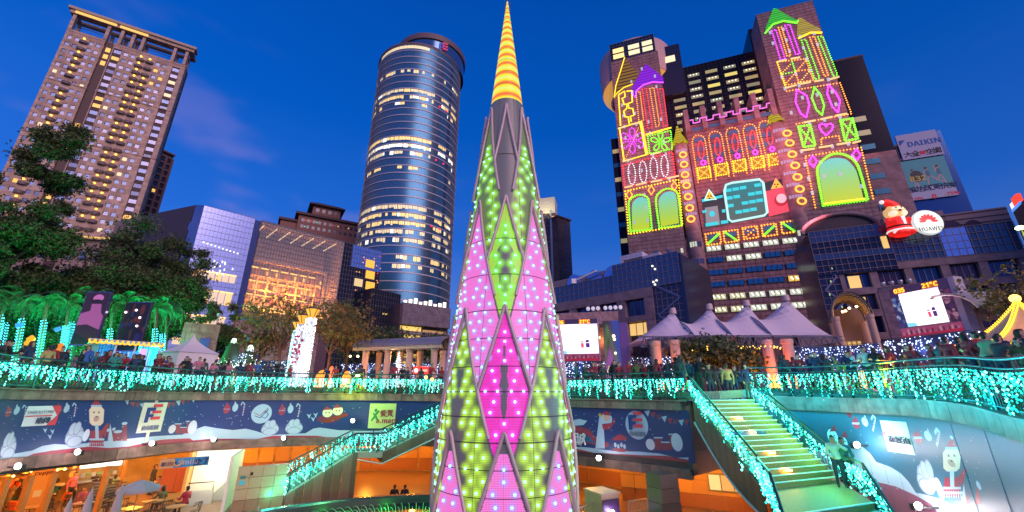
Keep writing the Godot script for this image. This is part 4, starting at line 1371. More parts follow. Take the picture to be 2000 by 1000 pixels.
func left_podium() -> void:
	var f := fac(1080,545,70,1300,495)
	var t := thing("mall_podium", "low stone and glass mall podium left of the store tower, with arched roof windows", "building", f.p(10,0,-8))
	var T := f.top
	var st := mat("podium_pink")
	var gl := mat("podium_glass")
	var gl2 := mat("podium_glass_dark")
	var um := hit(f,1195,520).x
	var ue := hit(f,1322,490).x
	var yb := hit(f,1240,566).y
	wb("roof_storey", f,-16, um, yb + 3.0, T,-9,-1.5, mat("podium_banded"), t)
	for i in int((T - yb - 3.3)/0.62):
		wb("stone_course", f,-16, um, yb + 3.2 + i * 0.62, yb + 3.28 + i * 0.62,-1.5,-1.42, mat("store_joint"), t)
	for px in [1112,1152,1187]:
		var h := hit(f, px,540)
		var b := B.new()
		var pts := PackedVector2Array()
		for i in 13:
			pts.append(P2(h.x+cos(PI*i/12)*1.5, yb+3.1+sin(PI*i/12)*1.9))
		b.slab(pts, f.xf(0,0,-1.45),0.12)
		part("arched_window", b, mat("arch_pane",0.2,0.3,0.6,0.1,0.7), t)
	var b2 := B.new()
	b2.cube(f.p(hit(f,1118,546).x, yb+3.4,-0.4), V(0.8,0.8,0.8))
	b2.bar(f.p(hit(f,1122,546).x, yb+3.5,-0.4), f.p(hit(f,1163,538).x, yb+4.4,-0.4),0.3,0.3)
	part("crane_arm", b2, mat("crane_white",0.7,0.7,0.75), t)
	wb("glass_band", f,-16, um, yb, yb + 3.0,-9,-0.3, gl, t)
	bars("mullion_grid", f, span(-16, um,0.95), [yb + 0.1, yb + 1.1, yb + 2.0, yb + 2.95],-16, um, yb, yb + 3.0,-0.3,0.06,0.06, mat("mullion_rose"), t)
	wb("glass_box", f, um, ue, yb, T - 0.05,-11,0, gl, t)
	bars("mullion_grid", f, span(um, ue,0.8), span(yb, T,1.0), um, ue, yb, T,0.0,0.05,0.06, mat("mullion_rose"), t)
	wb("stair_glass", f, ue - 4.6, ue,3, yb,-11,-0.2, gl2, t)
	bars("mullion_grid", f, span(ue - 4.6, ue,0.8), span(3, yb,1.0), ue - 4.6, ue,3, yb,-0.2,0.05,0.06, mat("mullion_rose"), t)
	for i in 6:
		b2 = B.new()
		b2.bar(f.p(ue - (3.8 if i % 2 else 0.4), 4+i*2.2,-0.1), f.p(ue - (0.4 if i % 2 else 3.8), 6.2+i*2.2,-0.1),0.1,0.25)
		part("stair_flight", b2, mat("stair_steel"), t)
	for s in [[1275,520], [1280,526], [1277,551], [1280,556], [1283,548]]:
		var h := hit(f, s[0], s[1])
		b2 = B.new()
		b2.ball(f.p(h.x, h.y,0.15), Vector3.ONE*0.16,6)
		part("ceiling_lamp", b2, glow("office_white"), t)
	wb("side_glass", f, ue, ue + 0.4,2, T - 0.4,-12,-0.02, gl2, t)
	wb("wall", f,-16, ue - 4.6,-1, yb - 0.02,-9,-1.2, mat("podium_dark"), t)
	for u in span(-14, ue - 5.0,4.75):
		wb("pier", f, u - 0.7, u + 0.7,-1, yb - 1.3,-1.2,0.02, st, t)
	wb("beam", f,-16, ue - 4.3, yb - 1.4, yb - 0.03,-1.2,0.1, st, t)
	wb("beam", f,-16, ue - 4.3, yb - 4.7, yb - 3.9,-1.2,0.08, st, t)
	wb("beam", f,-16, ue - 4.3,1.5,3.5,-1.2,0.08, st, t)
	var us := span(-14, ue - 5.0,4.75)
	for i in us.size() - 1:
		var u: float = us[i]
		wb("window", f, u + 0.72, us[i + 1] - 0.72, yb - 3.9, yb - 1.4,-1.1,-0.7, mat("podium_pane"), t)
		for k in 3:
			wb("window_bar", f, u + 0.7 + k * 1.1, u + 0.78 + k * 1.1, yb - 3.9, yb - 1.4,-0.7,-0.62, mat("mullion"), t)
		var lm: Material = glow("shop_white",1.0,0.9,0.7,0.8) if i < 3 else glow("shop_amber")
		wb("lit_window", f, u + 0.72, us[i + 1] - 0.72, yb - 6.6, yb - 4.9,-1.1,-0.7, lm if i != 1 else mat("podium_pane"), t)
		for k in 3:
			wb("window_bar", f, u + 0.7 + k * 1.1, u + 0.78 + k * 1.1, yb - 6.7, yb - 4.7,-0.7,-0.62, mat("mullion"), t)
	for s in [[1220,490,1.9,1.6], [1240,495,3.0,0.7]]:
		var h := hit(f, s[0], s[1])
		wb("roof_plant", f, h.x - s[2], h.x + s[2], T, h.y,-5,-2, mat("plant_white",0.5,0.46,0.55), t)

func right_podium() -> void:
	var f := fac(1580,455,55,1740,435)
	var t := thing("store_podium", "stone-framed store podium on the right with a glass strip and banded upper storey", "building", f.p(10,0,-8))
	var T := f.top
	var st := mat("podium_pink")
	var gl := mat("podium_glass")
	var dark := mat("podium_glass_dark")
	var u0 := -0.2
	var um := 8.6
	var y2 := hit(f,1640,530).y
	var mr := mat("mullion_rose")
	wb("glass_block", f, u0, um, y2 - 0.4, T,-10,0.2, dark, t)
	wb("glass_sill", f, u0, um, T - 1.7, T + 0.05,-10,0.3, gl, t)
	wb("glass_sill", f, u0, um, y2 + 1.7, y2 + 2.6,-10,0.3, gl, t)
	bars("mullion_grid", f, span(u0, um,0.75), span(y2, T,0.85), u0, um, y2 - 0.3, T,0.3,0.05,0.06, mr, t)
	wb("stair_glass", f, u0,2.2,-1, y2 - 0.4,-10,0.0, dark, t)
	bars("mullion_grid", f, span(u0,2.2,0.7), span(0, y2,0.9), u0,2.2,0, y2 - 0.4,0.0,0.05,0.06, mr, t)
	for i in 9:
		var b := B.new()
		b.bar(f.p(0.2 if i % 2 else 1.9, 1.0+i*1.8,0.1), f.p(1.9 if i % 2 else 0.2, 2.8+i*1.8,0.1),0.1,0.22)
		part("stair_flight", b, mat("stair_steel"), t)
		wb("stair_lamp", f, 0.5 + (i % 3) * 0.5, 0.6 + (i % 3) * 0.5, 2.0 + i * 1.8, 2.3 + i * 1.8,0.1,0.2, glow("stair_lime",0.7,0.9,0.3,0.7), t)
	wb("lit_window", f, um - 0.9, um - 0.3, T - 3.6, T - 1.9,0.0,0.4, glow("shop_amber"), t)
	var b2 := B.new()
	var arc := []
	for i in 17:
		var a := PI * i / 16
		arc.append(f.p(3.6+cos(a)*4.4, T+sin(a)*2.5 - 0.2,0.1))
	b2.tube(arc,0.28,6)
	part("arched_gable", b2, st, t)
	b2 = B.new()
	var ap := PackedVector2Array()
	for i in 17:
		ap.append(P2(3.6+cos(PI*i/16)*4.2, T+sin(PI*i/16)*2.4))
	b2.slab(ap, f.xf(0,0,-1.0),0.9)
	part("gable_glass", b2, mat("gable_dark",0.03,0.015,0.02,0.4), t)
	wb("glass_strip", f, um,21, y2 + 0.6, y2 + 4.4,-9,-0.2, gl, t)
	wb("bright_glass", f, hit(f,1840,470).x, hit(f,1895,470).x, y2 + 0.65, y2 + 4.35,-0.2,-0.1, mat("sky_glass2",0.35,0.42,0.75,0.1,0.8), t)
	bars("mullion_grid", f, span(um,21,0.75), span(y2 + 0.6, y2 + 4.4,0.95), um,21, y2 + 0.6, y2 + 4.4,-0.1,0.05,0.05, mr, t)
	var g := back(f,-3.0)
	var h0 := hit(g,1745,436)
	var h1 := hit(g,1960,404)
	wb("upper_storey", g, h0.x - 1, h1.x - 6, y2, h0.y + 1.0,-12,0, mat("podium_banded"), t)
	wb("upper_storey", g, h1.x - 6, h1.x + 0.2, y2, h1.y,-12,0.05, mat("podium_banded"), t)
	for i in int((h0.y - y2)/0.75):
		wb("stone_course", g, h0.x - 1, h1.x + 0.2, y2 + 1 + i * 0.75, y2 + 1.09 + i * 0.75,0.02,0.12, mat("store_joint"), t)
	for s in [[1860,447,0], [1902,446,1]]:
		var h := hit(g, s[0], s[1])
		b2 = B.new()
		var pts := PackedVector2Array()
		for i in 20:
			var a := TAU * i / 20
			pts.append(P2(h.x+cos(a)*0.95, h.y+maxf(sin(a), -0.6 if s[2] == 0 else -1.0)*1.15))
		b2.slab(pts, g.xf(0,0,0.08),0.1)
		part("round_window", b2, mat("round_pane",0.06,0.03,0.05,0.2,0.3), t)
	var us := span(2.3,20.5,3.55)
	wb("wall", f,2.2,21,-1, y2 + 0.6,-9,-1.1, mat("podium_dark"), t)
	for u in us:
		wb("pier", f, u - 0.42, u + 0.42,-1, y2 - 0.42,-1.1,0.0, st, t)
	for j in 5:
		wb("beam", f,2.2,21, y2 - 0.4 - j * 3.0, y2 + 0.5 - j * 3.0,-1.1,0.06, st, t)
	for j in 4:
		for i in us.size() - 1:
			var y: float = y2 - 0.4 - j*3.0
			var m: Material = [mat("podium_pane"), mat("podium_pane2",0.06,0.02,0.06,0.2,0.3)][(i * 3 + j) % 2]
			wb("window", f, us[i] + 0.44, us[i + 1] - 0.44, y - 2.08, y - 0.02,-1.0,-0.6, m, t)
			for k in 3:
				wb("window_bar", f, us[i] + 1.1 + k * 0.66, us[i] + 1.16 + k * 0.66, y - 2.08, y - 0.02,-0.6,-0.54, mat("mullion"), t)
			if i == 0 and j < 2:
				wb("lit_window", f, us[i] + 0.9, us[i] + 2.2, y - 2.0, y - 0.3,-0.58,-0.5, glow("shop_amber"), t)
	var e := fac(1735,560,46,1800,552)
	var v := thing("stone_sign_block", "plain pinkish stone block behind the right-hand screen with four small floodlights on top", "building", e.p(2,0,-1))
	wb("wall", e,-1.0,4.9,-1, e.top,-3,0, mat("block_pink"), v)
	for i in 4:
		b2 = B.new()
		b2.lathe(e.p(-0.4+i*0.75, e.top+0.1,0.2), [P2(0.16,0), P2(0.26,0.3), P2(0.24,0.42), P2(0.02,0.45)],10)
		part("flood_lamp", b2, mat("lamp_grey"), v)

func santa_bear() -> void:
	var f := fac(1730,465,51,1815,460)
	var h := hit(f,1757,463)
	var o := f.p(h.x, h.y,0.5)
	var t := thing("inflatable_bear", "glowing inflatable bear in a red Santa suit on the podium roof", "inflatable", o)
	var s := 0.95
	var bs := Transform3D(Basis(f.e * s, UP * s, f.n * s), o)
	var fur := glow("bear_fur",1.0,0.6,0.22,0.65,0.5)
	var cream := glow("bear_cream",1.0,0.83,0.55,0.85,0.6)
	var red := glow("bear_red",0.95,0.02,0.015,0.7,0.5)
	var white := glow("bear_white",1.0,0.9,0.85,0.75,0.7)
	var dark := mat("bear_dark",0.03,0.012,0.01,0.5)
	var b := B.new()
	b.lathe(Vector3.ZERO, [P2(0.9,0), P2(1.45,0.25), P2(1.5,1.0), P2(1.25,2.0), P2(0.85,2.7), P2(0.1,2.85)],20,0, TAU,1,0.8)
	inst("body", b.mesh(), red, t, bs)
	b = B.new()
	b.ball(V(0,3.5,0), V(1.35,1.12,1.0),20)
	inst("head", b.mesh(), fur, t, bs)
	b = B.new()
	b.ball(V(-0.55,3.2,0.42), V(0.62,0.5,0.62),14)
	b.ball(V(0.55,3.2,0.42), V(0.62,0.5,0.62),14)
	b.ball(V(0,3.8,0.45), V(0.95,0.42,0.6),14)
	inst("face", b.mesh(), cream, t, bs)
	for k in [-1,1]:
		b = B.new()
		b.ball(V(0.32*k,3.9,0.98), V(0.1,0.13,0.08),8)
		inst("eye", b.mesh(), dark, t, bs)
		b = B.new()
		b.ball(V(1.1*k,4.25,0), V(0.36,0.38,0.25),10)
		inst("ear", b.mesh(), mat("bear_brown",0.14,0.06,0.05), t, bs)
		b = B.new()
		b.tube([V(1.1*k,2.4,0.1), V(1.45*k,1.8,0.5), V(0.8*k,1.75,1.1)],0.42,10,0.34)
		inst("arm", b.mesh(), red, t, bs)
		b = B.new()
		b.ball(V(0.75*k,0.25,0.75), V(0.5,0.35,0.6),10)
		inst("foot", b.mesh(), red, t, bs)
		b = B.new()
		b.lathe(V(0.75*k,0.3,0.6), [P2(0.5,-0.1), P2(0.6,0.05), P2(0.5,0.2)],12)
		inst("trouser_cuff", b.mesh(), white, t, bs)
	b = B.new()
	b.ball(V(0,3.45,1.08), V(0.2,0.15,0.14),8)
	inst("nose", b.mesh(), dark, t, bs)
	b = B.new()
	b.lathe(Vector3.ZERO, [P2(1.46,1.12), P2(1.52,1.22), P2(1.44,1.34)],20,0, TAU,1,0.82)
	inst("belt", b.mesh(), dark, t, bs)
	b = B.new()
	b.lathe(Vector3.ZERO, [P2(1.46,0.55), P2(1.62,0.66), P2(1.5,0.8)],20,0, TAU,1,0.82)
	b.cube(V(0.1,1.9,1.0), V(0.3,1.3,0.25))
	inst("coat_trim", b.mesh(), white, t, bs)
	b = B.new()
	b.tube([V(0,4.25,0), V(-0.3,4.9,0), V(-0.8,5.25,0.1), V(-1.15,5.15,0.1)],0.85,12,0.15)
	inst("hat", b.mesh(), red, t, bs)
	b = B.new()
	b.ball(V(-1.25,5.2,0.1), Vector3.ONE*0.3,10)
	inst("hat_bobble", b.mesh(), white, t, bs)
	var hs := hit(f,1793,444)
	var so := f.p(hs.x, h.y,1.6)
	var g := thing("round_lit_sign", "round white lit sign with a red petal emblem beside the inflatable bear", "sign", so)
	var r := 1.72
	var cy := hs.y
	b = B.new()
	var tr := Transform3D(Basis(f.e, f.n, -UP), f.p(hs.x, cy,1.6))
	b.lathe(Vector3.ZERO, [P2(0.01,-0.25), P2(r*0.9,-0.25), P2(r,-0.1), P2(r,0.1), P2(r*0.92,0.25), P2(0.01,0.25)],36)
	inst("sign_drum", b.mesh(), glow("sign_cream",0.85,0.95,0.85,0.62,0.6), g, tr)
	b = B.new()
	for i in 8:
		var a := PI * (0.02 + 0.96 * i / 7.0)
		var d := P2(cos(a), sin(a))
		var o2 := d.orthogonal()
		var pts := PackedVector2Array()
		for q in [[0.22,0.0], [0.6,0.16], [0.95,0.15], [1.08,0.0], [0.95,-0.15], [0.6,-0.16]]:
			pts.append((d*q[0]+o2*q[1])*0.98)
		b.slab(pts, f.xf(hs.x, cy+0.05, 1.86+0.002*i),0.03)
	part("sign_emblem", b, glow("sign_petal",0.9,0.03,0.05,0.7), g)
	word("sign_lettering", "HUAWEI", mat("sign_black"), g, f.xf(hs.x, cy - 0.95,1.87),0.52, false)
	wb("sign_stand", f, hs.x - 0.5, hs.x + 0.5, h.y - 0.2, cy - r + 0.1,1.3,1.8, mat("lamp_grey"), g)
	omni(f.p(hs.x, cy,3.5), Color(1,0.95,0.9),4.0,0.6)

# ---- the rim of the sunken plaza
class Path:
	var p := []
	var s := []
	var length := 0.0
	func _init(q: Array) -> void:
		p = q
		s = [0.0]
		for i in range(1, q.size()):
			length += Vector2(q[i].x - q[i - 1].x, q[i].z - q[i - 1].z).length()
			s.append(length)
	func seg(x: float) -> int:
		for i in range(1, s.size()):
			if x <= s[i]:
				return i - 1
		return s.size() - 2
	func at(x: float) -> Vector3:
		var i := seg(x)
		return (p[i] as Vector3).lerp(p[i+1], (x - s[i])/maxf(s[i+1] - s[i], 1e-6))
	func dir(x: float) -> Vector3:
		var i := seg(clampf(x,0.01, length - 0.01))
		return Vector3(p[i+1].x - p[i].x,0, p[i+1].z - p[i].z).normalized()
	func inward(x: float) -> Vector3:
		return dir(x).cross(Vector3.UP)
	func find(k: float) -> float:
		for i in p.size() - 1:
			var a: float = p[i].x+p[i].z*k
			var b: float = p[i+1].x+p[i+1].z*k
			if (a <= 0.0) != (b <= 0.0):
				return lerpf(s[i], s[i+1], a/(a - b))
		return 0.0

var rim: Path
var rim_right: Path
const RIM := [[-150,748,14], [0,757,18], [120,761,20.5], [250,764,23], [400,766.5,27], [600,768,30], [750,769,30.6], [900,771,30], [1000,774,28], [1110,778,25], [1230,780,22.8], [1345,782,20.5]]
const RIM_RIGHT := [[1468,773,22.6], [1500,773,22.4], [1560,775,21.5], [1700,778,18.5], [1800,780,16], [1900,790,13.3], [2000,815,11], [2150,840,8]]

func sight(px: float, py: float) -> Vector3:
	return at(px, py,1.0)

func path_of(list: Array) -> Path:
	var q := []
	for r in list:
		q.append(at(r[0], r[1], r[2]))
	return Path.new(smooth(q,8))

func course(called: String, p: Path, s0: float, s1: float, wide: float, y0: float, y1: float, out: float, thick: float, mats: Array, parent: Node3D) -> void:
	var k := int((s1 - s0) / wide)
	for i in k:
		var s := s0 + (i + 0.5) * wide
		var c := p.at(s)
		cubic(called, mats[rng.randi() % mats.size()], parent, Transform3D(Basis(p.dir(s)*(wide - 0.015), UP*(y1 - y0), p.inward(s)*(thick+0.012*rng.randf())), c+UP*(y0+y1)/2+p.inward(s)*out))

func strip(p: Path, s0: float, s1: float, top: Callable, bottom: Callable, out: float, step := 0.5) -> B:
	var b := B.new()
	var ss := span(s0, s1, step)
	for i in ss.size() - 1:
		var a: float = ss[i]
		var c: float = ss[i+1]
		var pa := p.at(a) + p.inward(a) * out
		var pc := p.at(c) + p.inward(c) * out
		var u0 := (a - s0) / (s1 - s0)
		var u1 := (c - s0) / (s1 - s0)
		var na := p.inward(a)
		var nc := p.inward(c)
		b.quad4(V(pa.x, (bottom as Callable).call(a), pa.z), V(pc.x, (bottom as Callable).call(c), pc.z), V(pc.x, (top as Callable).call(c), pc.z), V(pa.x, (top as Callable).call(a), pa.z), na, nc, nc, na, P2(u0,1), P2(u1,1), P2(u1,0), P2(u0,0))
	return b

# ---- strings of lamps hung on a rail: drips of small bulbs
func drips(line: Array, drop: float, every: float, gap := 0.085, big := 0.6) -> Array:
	var out := []
	for i in line.size() - 1:
		var a: Vector3 = line[i]
		var b: Vector3 = line[i+1]
		var n := maxi(1, int(a.distance_to(b) / every))
		for j in n:
			var c := a.lerp(b, (j + rng.randf()) / n)
			var l := drop * (0.25 + 0.45 * rng.randf())
			if rng.randf() < 0.22:
				l = drop*(0.8+0.3*rng.randf())
			var y := 0.03
			while y < l:
				out.append(Transform3D(Basis.from_scale(Vector3.ONE*(big+(1.0 - big)*2.0*rng.randf())), c+V(rr(-0.06,0.06), -y, rr(-0.06,0.06))))
				y += gap*(0.7+0.8*rng.randf())
	return out

func bulbs(where: Array, m: Material, parent: Node3D, r := 0.05) -> void:
	var b := B.new()
	b.gem(Vector3.ZERO, r)
	swarm("bulbs", b.mesh(), m, where, parent)

func hanging_lights(label: String, line: Array, drop: float, m: Material, every := 0.12, r := 0.05, group := "") -> Node3D:
	var t := thing("string_lights", label, "string lights", line[0], group)
	var b := B.new()
	b.tube(line,0.012,4)
	part("cable", b, mat("cable"), t)
	bulbs(drips(line, drop, every*1.25), m, t, r)
	bulbs(drips(line, drop, every * 0.8), glow("teal_soft",0.02,0.8,0.62,1.7), t, r * 0.95)
	return t

func railing(label: String, line: Array, h: float, m: Material, gap := 0.16, posts := 2.0) -> Node3D:
	var t := thing("railing", label, "railing", line[0])
	var up := []
	var mid := []
	var low := []
	for q in line:
		up.append(q+UP*h)
		mid.append(q+UP*(h - 0.25))
		low.append(q+UP*0.12)
	var b := B.new()
	b.tube(up,0.042,8)
	part("handrail", b, m, t)
	b = B.new()
	b.tube(mid,0.025,5)
	part("upper_rail", b, m, t)
	b = B.new()
	b.tube(low,0.025,5)
	part("lower_rail", b, m, t)
	b = B.new()
	var carry := 0.0
	var pc := 0.0
	for i in line.size() - 1:
		var a: Vector3 = line[i]
		var c: Vector3 = line[i+1]
		var l := a.distance_to(c)
		var x := carry
		while x < l:
			var q := a.lerp(c, x / l)
			b.cube(q+UP*(h*0.5 - 0.06), V(0.018, h - 0.37,0.018))
			x += gap
		carry = x - l
		x = pc
		while x < l:
			var q := a.lerp(c, x / l)
			cubic("post", m, t, Transform3D(Basis.from_scale(V(0.055, h,0.055)), q + UP * h / 2))
			x += posts
		pc = x - l
	part("balusters", b, m, t, "stuff")
	return t

func planter(label: String, p: Path, s0: float, s1: float, h: float) -> void:
	var t := thing("flower_bed", label, "flower bed", p.at(s0))
	var leaf := B.new()
	leaf.quad(V(-0.05,0,0), V(0.05,0.02,0.01), V(0.03,0.17,0.05), V(-0.03,0.16,0.04))
	var lm := leaf.mesh()
	var greens := []
	var reds := []
	for i in int((s1 - s0)*34):
		var s := lerpf(s0, s1, rng.randf())
		var q := p.at(s) - p.inward(s) * rr(0.12,0.55) + UP * rr(0.05, h)
		var bs := Basis.from_euler(V(rr(-1,1), rng.randf() * TAU, rr(-1,1))).scaled(Vector3.ONE * rr(0.7,1.4))
		if rng.randf() < 0.14:
			reds.append(Transform3D(bs, q+UP*0.15))
		else:
			greens.append(Transform3D(bs, q))
	swarm("leaves", lm, leafy("planter_green",0.05,0.16,0.03), greens, t)
	swarm("blooms", lm, leafy("bloom_red",0.5,0.03,0.08), reds, t)
	var b := B.new()
	for s in span(s0, s1 - 0.6,0.9):
		b.box(Transform3D(Basis(p.dir(s)*0.8, UP*0.2, p.inward(s)*0.4), p.at(s+0.4) - p.inward(s)*0.32+UP*0.1))
	part("trough", b, mat("trough",0.12,0.07,0.05), t)

func leafy(key: String, r: float, g: float, b: float) -> StandardMaterial3D:
	if not M.has(key):
		var m := mat(key, r, g, b,0.6)
		m.backlight_enabled = true
		m.backlight = lin(r*0.6, g*0.6, b*0.4)
	return M[key]

# ---- plaza, walls, banners
func plaza() -> void:
	rim = path_of(RIM)
	rim_right = path_of(RIM_RIGHT)
	var ring := []
	for q in rim.p:
		ring.append(q)
	ring.append(at(1392,781,20.4))
	ring.append(at(1462,776,21.8))
	for q in rim_right.p:
		ring.append(q)
	for q in [V(9,-0.8,2), V(6,-0.8,10), V(-4,-0.3,13), V(-13,0.1,8), V(-17,0.3,-4)]:
		ring.append(q)
	var near := B.new()
	var far := B.new()
	var n := ring.size()
	var mid := V(-3,0,-12)
	for i in n:
		var a: Vector3 = ring[i]
		var c: Vector3 = ring[(i+1) % n]
		var da := (V(a.x,0, a.z) - mid).normalized()
		var dc := (V(c.x,0, c.z) - mid).normalized()
		var a1 := mid + da * 70 + UP * 0.3
		var c1 := mid + dc * 70 + UP * 0.3
		var k0 := a + da * 0.66
		var k1 := c + dc * 0.66
		near.quad(a, c, k1, k0)
		near.quad(k0, k1, V(k1.x, c.y+0.4, k1.z), V(k0.x, a.y+0.4, k0.z))
		near.quad(V(k0.x, a.y+0.4, k0.z), V(k1.x, c.y+0.4, k1.z), c1, a1)
		far.quad(a1, c1, mid+dc*2600, mid+da*2600)
	struct("upper_plaza", near, mat("plaza_paving",0.16,0.13,0.13,0.55,0, "fine",0.5))
	struct("ground", far, mat("ground",0.07,0.065,0.07,0.8,0, "coarse",0.05))
	var b := B.new()
	b.lathe(V(-2,0,-16), [P2(46, FLOOR), P2(0.01, FLOOR)],40)
	struct("sunken_floor", b, mat("sunken_floor",0.3,0.2,0.13,0.28,0, "fine",0.4))
	var stones := []
	for i in 4:
		stones.append(mat("ledge_stone_%d" % i, 0.2 + 0.035 * i, 0.12 + 0.02 * i, 0.1 + 0.016 * i,0.65,0, "coarse",0.5))
	var yb := -2.84
	var w := thing("curved_wall", "long curved stone ledge wall around the left and middle of the sunken plaza", "wall", rim.at(rim.length / 2) + UP * -3.0)
	course("stone_panel", rim,0, rim.length,0.42,-0.46,-0.02,0.0,0.3, stones, w)
	course("stone_panel", rim,0, rim.find(1000.0 - 1000.0),0.5, yb - 0.5, yb,0.0,0.3, stones, w)
	course("stone_panel", rim, rim.find(0.0), rim.length,0.5,-3.4,-2.98,0.0,0.3, stones, w)
	part("backing", strip(rim,0, rim.length, func(s): return rim.at(s).y - 0.01, func(_s): return -3.3,-0.16), mat("wall_back"), w)
	part("cap", cap_strip(rim,0, rim.length,0.0,-0.3,0.22), mat("ledge_stone_2"), w)
	var r := thing("curved_wall", "curved panelled wall on the right beside the wide stair", "wall", rim_right.at(rim_right.length / 2) + UP * -3.0)
	course("stone_panel", rim_right,0, rim_right.length,0.4,-0.62,-0.02,0.0,0.3, stones, r)
	part("backing", strip(rim_right,0, rim_right.length, func(s): return rim_right.at(s).y - 0.01, func(_s): return FLOOR,-0.1), mat("wall_back"), r)
	part("cap", cap_strip(rim_right,0, rim_right.length,0.0,-0.3,0.22), mat("ledge_stone_2"), r)
	var e0 := rim.at(rim.length - 0.01)
	var e1 := at(1462,776,25.5)
	var rw := thing("return_wall", "brown panelled wall under the head of the wide stair", "wall", e0 + UP * -3.9)
	var rf := fac2(e0, e1)
	var L := P2(e1.x - e0.x, e1.z - e0.z).length()
	for i in 5:
		for j in 3:
			wb("stone_panel", rf, L * i / 5.0 + 0.01, L * (i + 1) / 5.0 - 0.01, -0.5 - (j + 1) * 0.98, -0.52 - j * 0.98,-0.2, 0.02 * rng.randf(), [mat("panel_rust_a",0.34,0.11,0.06,0.5), mat("panel_rust_b",0.28,0.09,0.05,0.5)][(i + j) % 2], rw)
	wb("backing", rf,0, L,-3.5,-0.3,-0.4,-0.2, mat("wall_back"), rw)
	var so := B.new()
	var bw := B.new()
	var ss := span(0, rim.length,1.0)
	for i in ss.size() - 1:
		var a: float = ss[i]
		var c: float = ss[i+1]
		var pa := rim.at(a)
		var pc := rim.at(c)
		var qa := pa - rim.inward(a) * 7.0
		var qc := pc - rim.inward(c) * 7.0
		so.quad(V(qa.x,-3.25, qa.z), V(qc.x,-3.25, qc.z), V(pc.x,-3.25, pc.z), V(pa.x,-3.25, pa.z))
		bw.quad(V(qa.x, FLOOR, qa.z), V(qc.x, FLOOR, qc.z), V(qc.x,-3.25, qc.z), V(qa.x,-3.25, qa.z))
	struct("ceiling", so, mat("soffit"))
	part("back_wall", bw, mat("room_wall"), self, "structure")
	var tl := thing("tiled_wall", "orange-lit tiled back wall of the rooms under the plaza", "wall", rim.at(rim.length * 0.6) - rim.inward(rim.length * 0.6) * 6.9 + UP * -6.0)
	var s0 := rim.find(-0.62)
	var k := 0
	while s0+k*0.8 < rim.length - 0.5:
		var s := s0 + k * 0.8
		var c := rim.at(s) - rim.inward(s) * 6.95
		var stretch := 1.0 + 6.95 * 0.03
		for j in 3:
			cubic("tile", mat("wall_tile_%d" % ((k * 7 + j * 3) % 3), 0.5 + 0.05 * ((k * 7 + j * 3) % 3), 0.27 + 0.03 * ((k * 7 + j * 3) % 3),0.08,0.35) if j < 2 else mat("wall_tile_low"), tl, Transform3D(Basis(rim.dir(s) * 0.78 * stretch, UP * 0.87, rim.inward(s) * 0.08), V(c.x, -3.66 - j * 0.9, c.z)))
		k += 1
	var teal := glow("teal_bulb")
	var steel := mat("rail_teal_steel")
	var cuts := [rim.find(-1.5), rim.find(-0.42), rim.find(-0.02), rim.length - 0.02]
	var names := ["along the far left ledge", "along the ledge between the white pillars and the cone", "along the ledge right of the cone"]
	for i in 3:
		var line := []
		var hang := []
		for s in span(cuts[i], cuts[i+1] - (0.0 if i == 2 else 0.05),0.6):
			line.append(rim.at(s)+rim.inward(s)*-0.02)
			hang.append(rim.at(s)+rim.inward(s)*0.06+UP*1.0)
		railing("dark teal steel railing " + names[i], line,1.32, steel)
		hanging_lights("curtain of teal string lights " + names[i], hang,0.98, teal,0.15,0.042)
		planter("red-bloomed planting " + names[i], rim, cuts[i], cuts[i + 1],0.7)
		for s in span(cuts[i], cuts[i+1],3.2):
			omni(rim.at(s)+rim.inward(s)*0.55+UP*0.6, Color(0.08,1.0,0.82),1.5,0.4)
	var line2 := []
	var hang2 := []
	for s in span(0.0, rim_right.length,0.6):
		line2.append(rim_right.at(s))
		hang2.append(rim_right.at(s)+rim_right.inward(s)*0.07+UP*1.08)
	railing("dark teal steel railing along the curved right wall", line2,1.42, steel)
	hanging_lights("curtain of teal string lights on the curved right railing", hang2,1.15, teal,0.16,0.036)
	planter("planting with red blooms behind the right railing", rim_right,0, rim_right.length,0.75)
	for s in span(0.5, rim_right.length,2.6):
		omni(rim_right.at(s)+rim_right.inward(s)*1.0+UP*0.2, Color(0.05,0.9,1.0),4.6,0.4)
	banners()

func cap_strip(p: Path, s0: float, s1: float, y: float, o0: float, o1: float) -> B:
	var b := B.new()
	var ss := span(s0, s1,0.6)
	for i in ss.size() - 1:
		var a: float = ss[i]
		var c: float = ss[i+1]
		var pa := p.at(a) + UP * y
		var pc := p.at(c) + UP * y
		b.quad(pa+p.inward(a)*o1, pc+p.inward(c)*o1, pc+p.inward(c)*o0, pa+p.inward(a)*o0)
		b.quad(pa+p.inward(a)*o1 - UP*0.05, pc+p.inward(c)*o1 - UP*0.05, pc+p.inward(c)*o1, pa+p.inward(a)*o1)
	return b

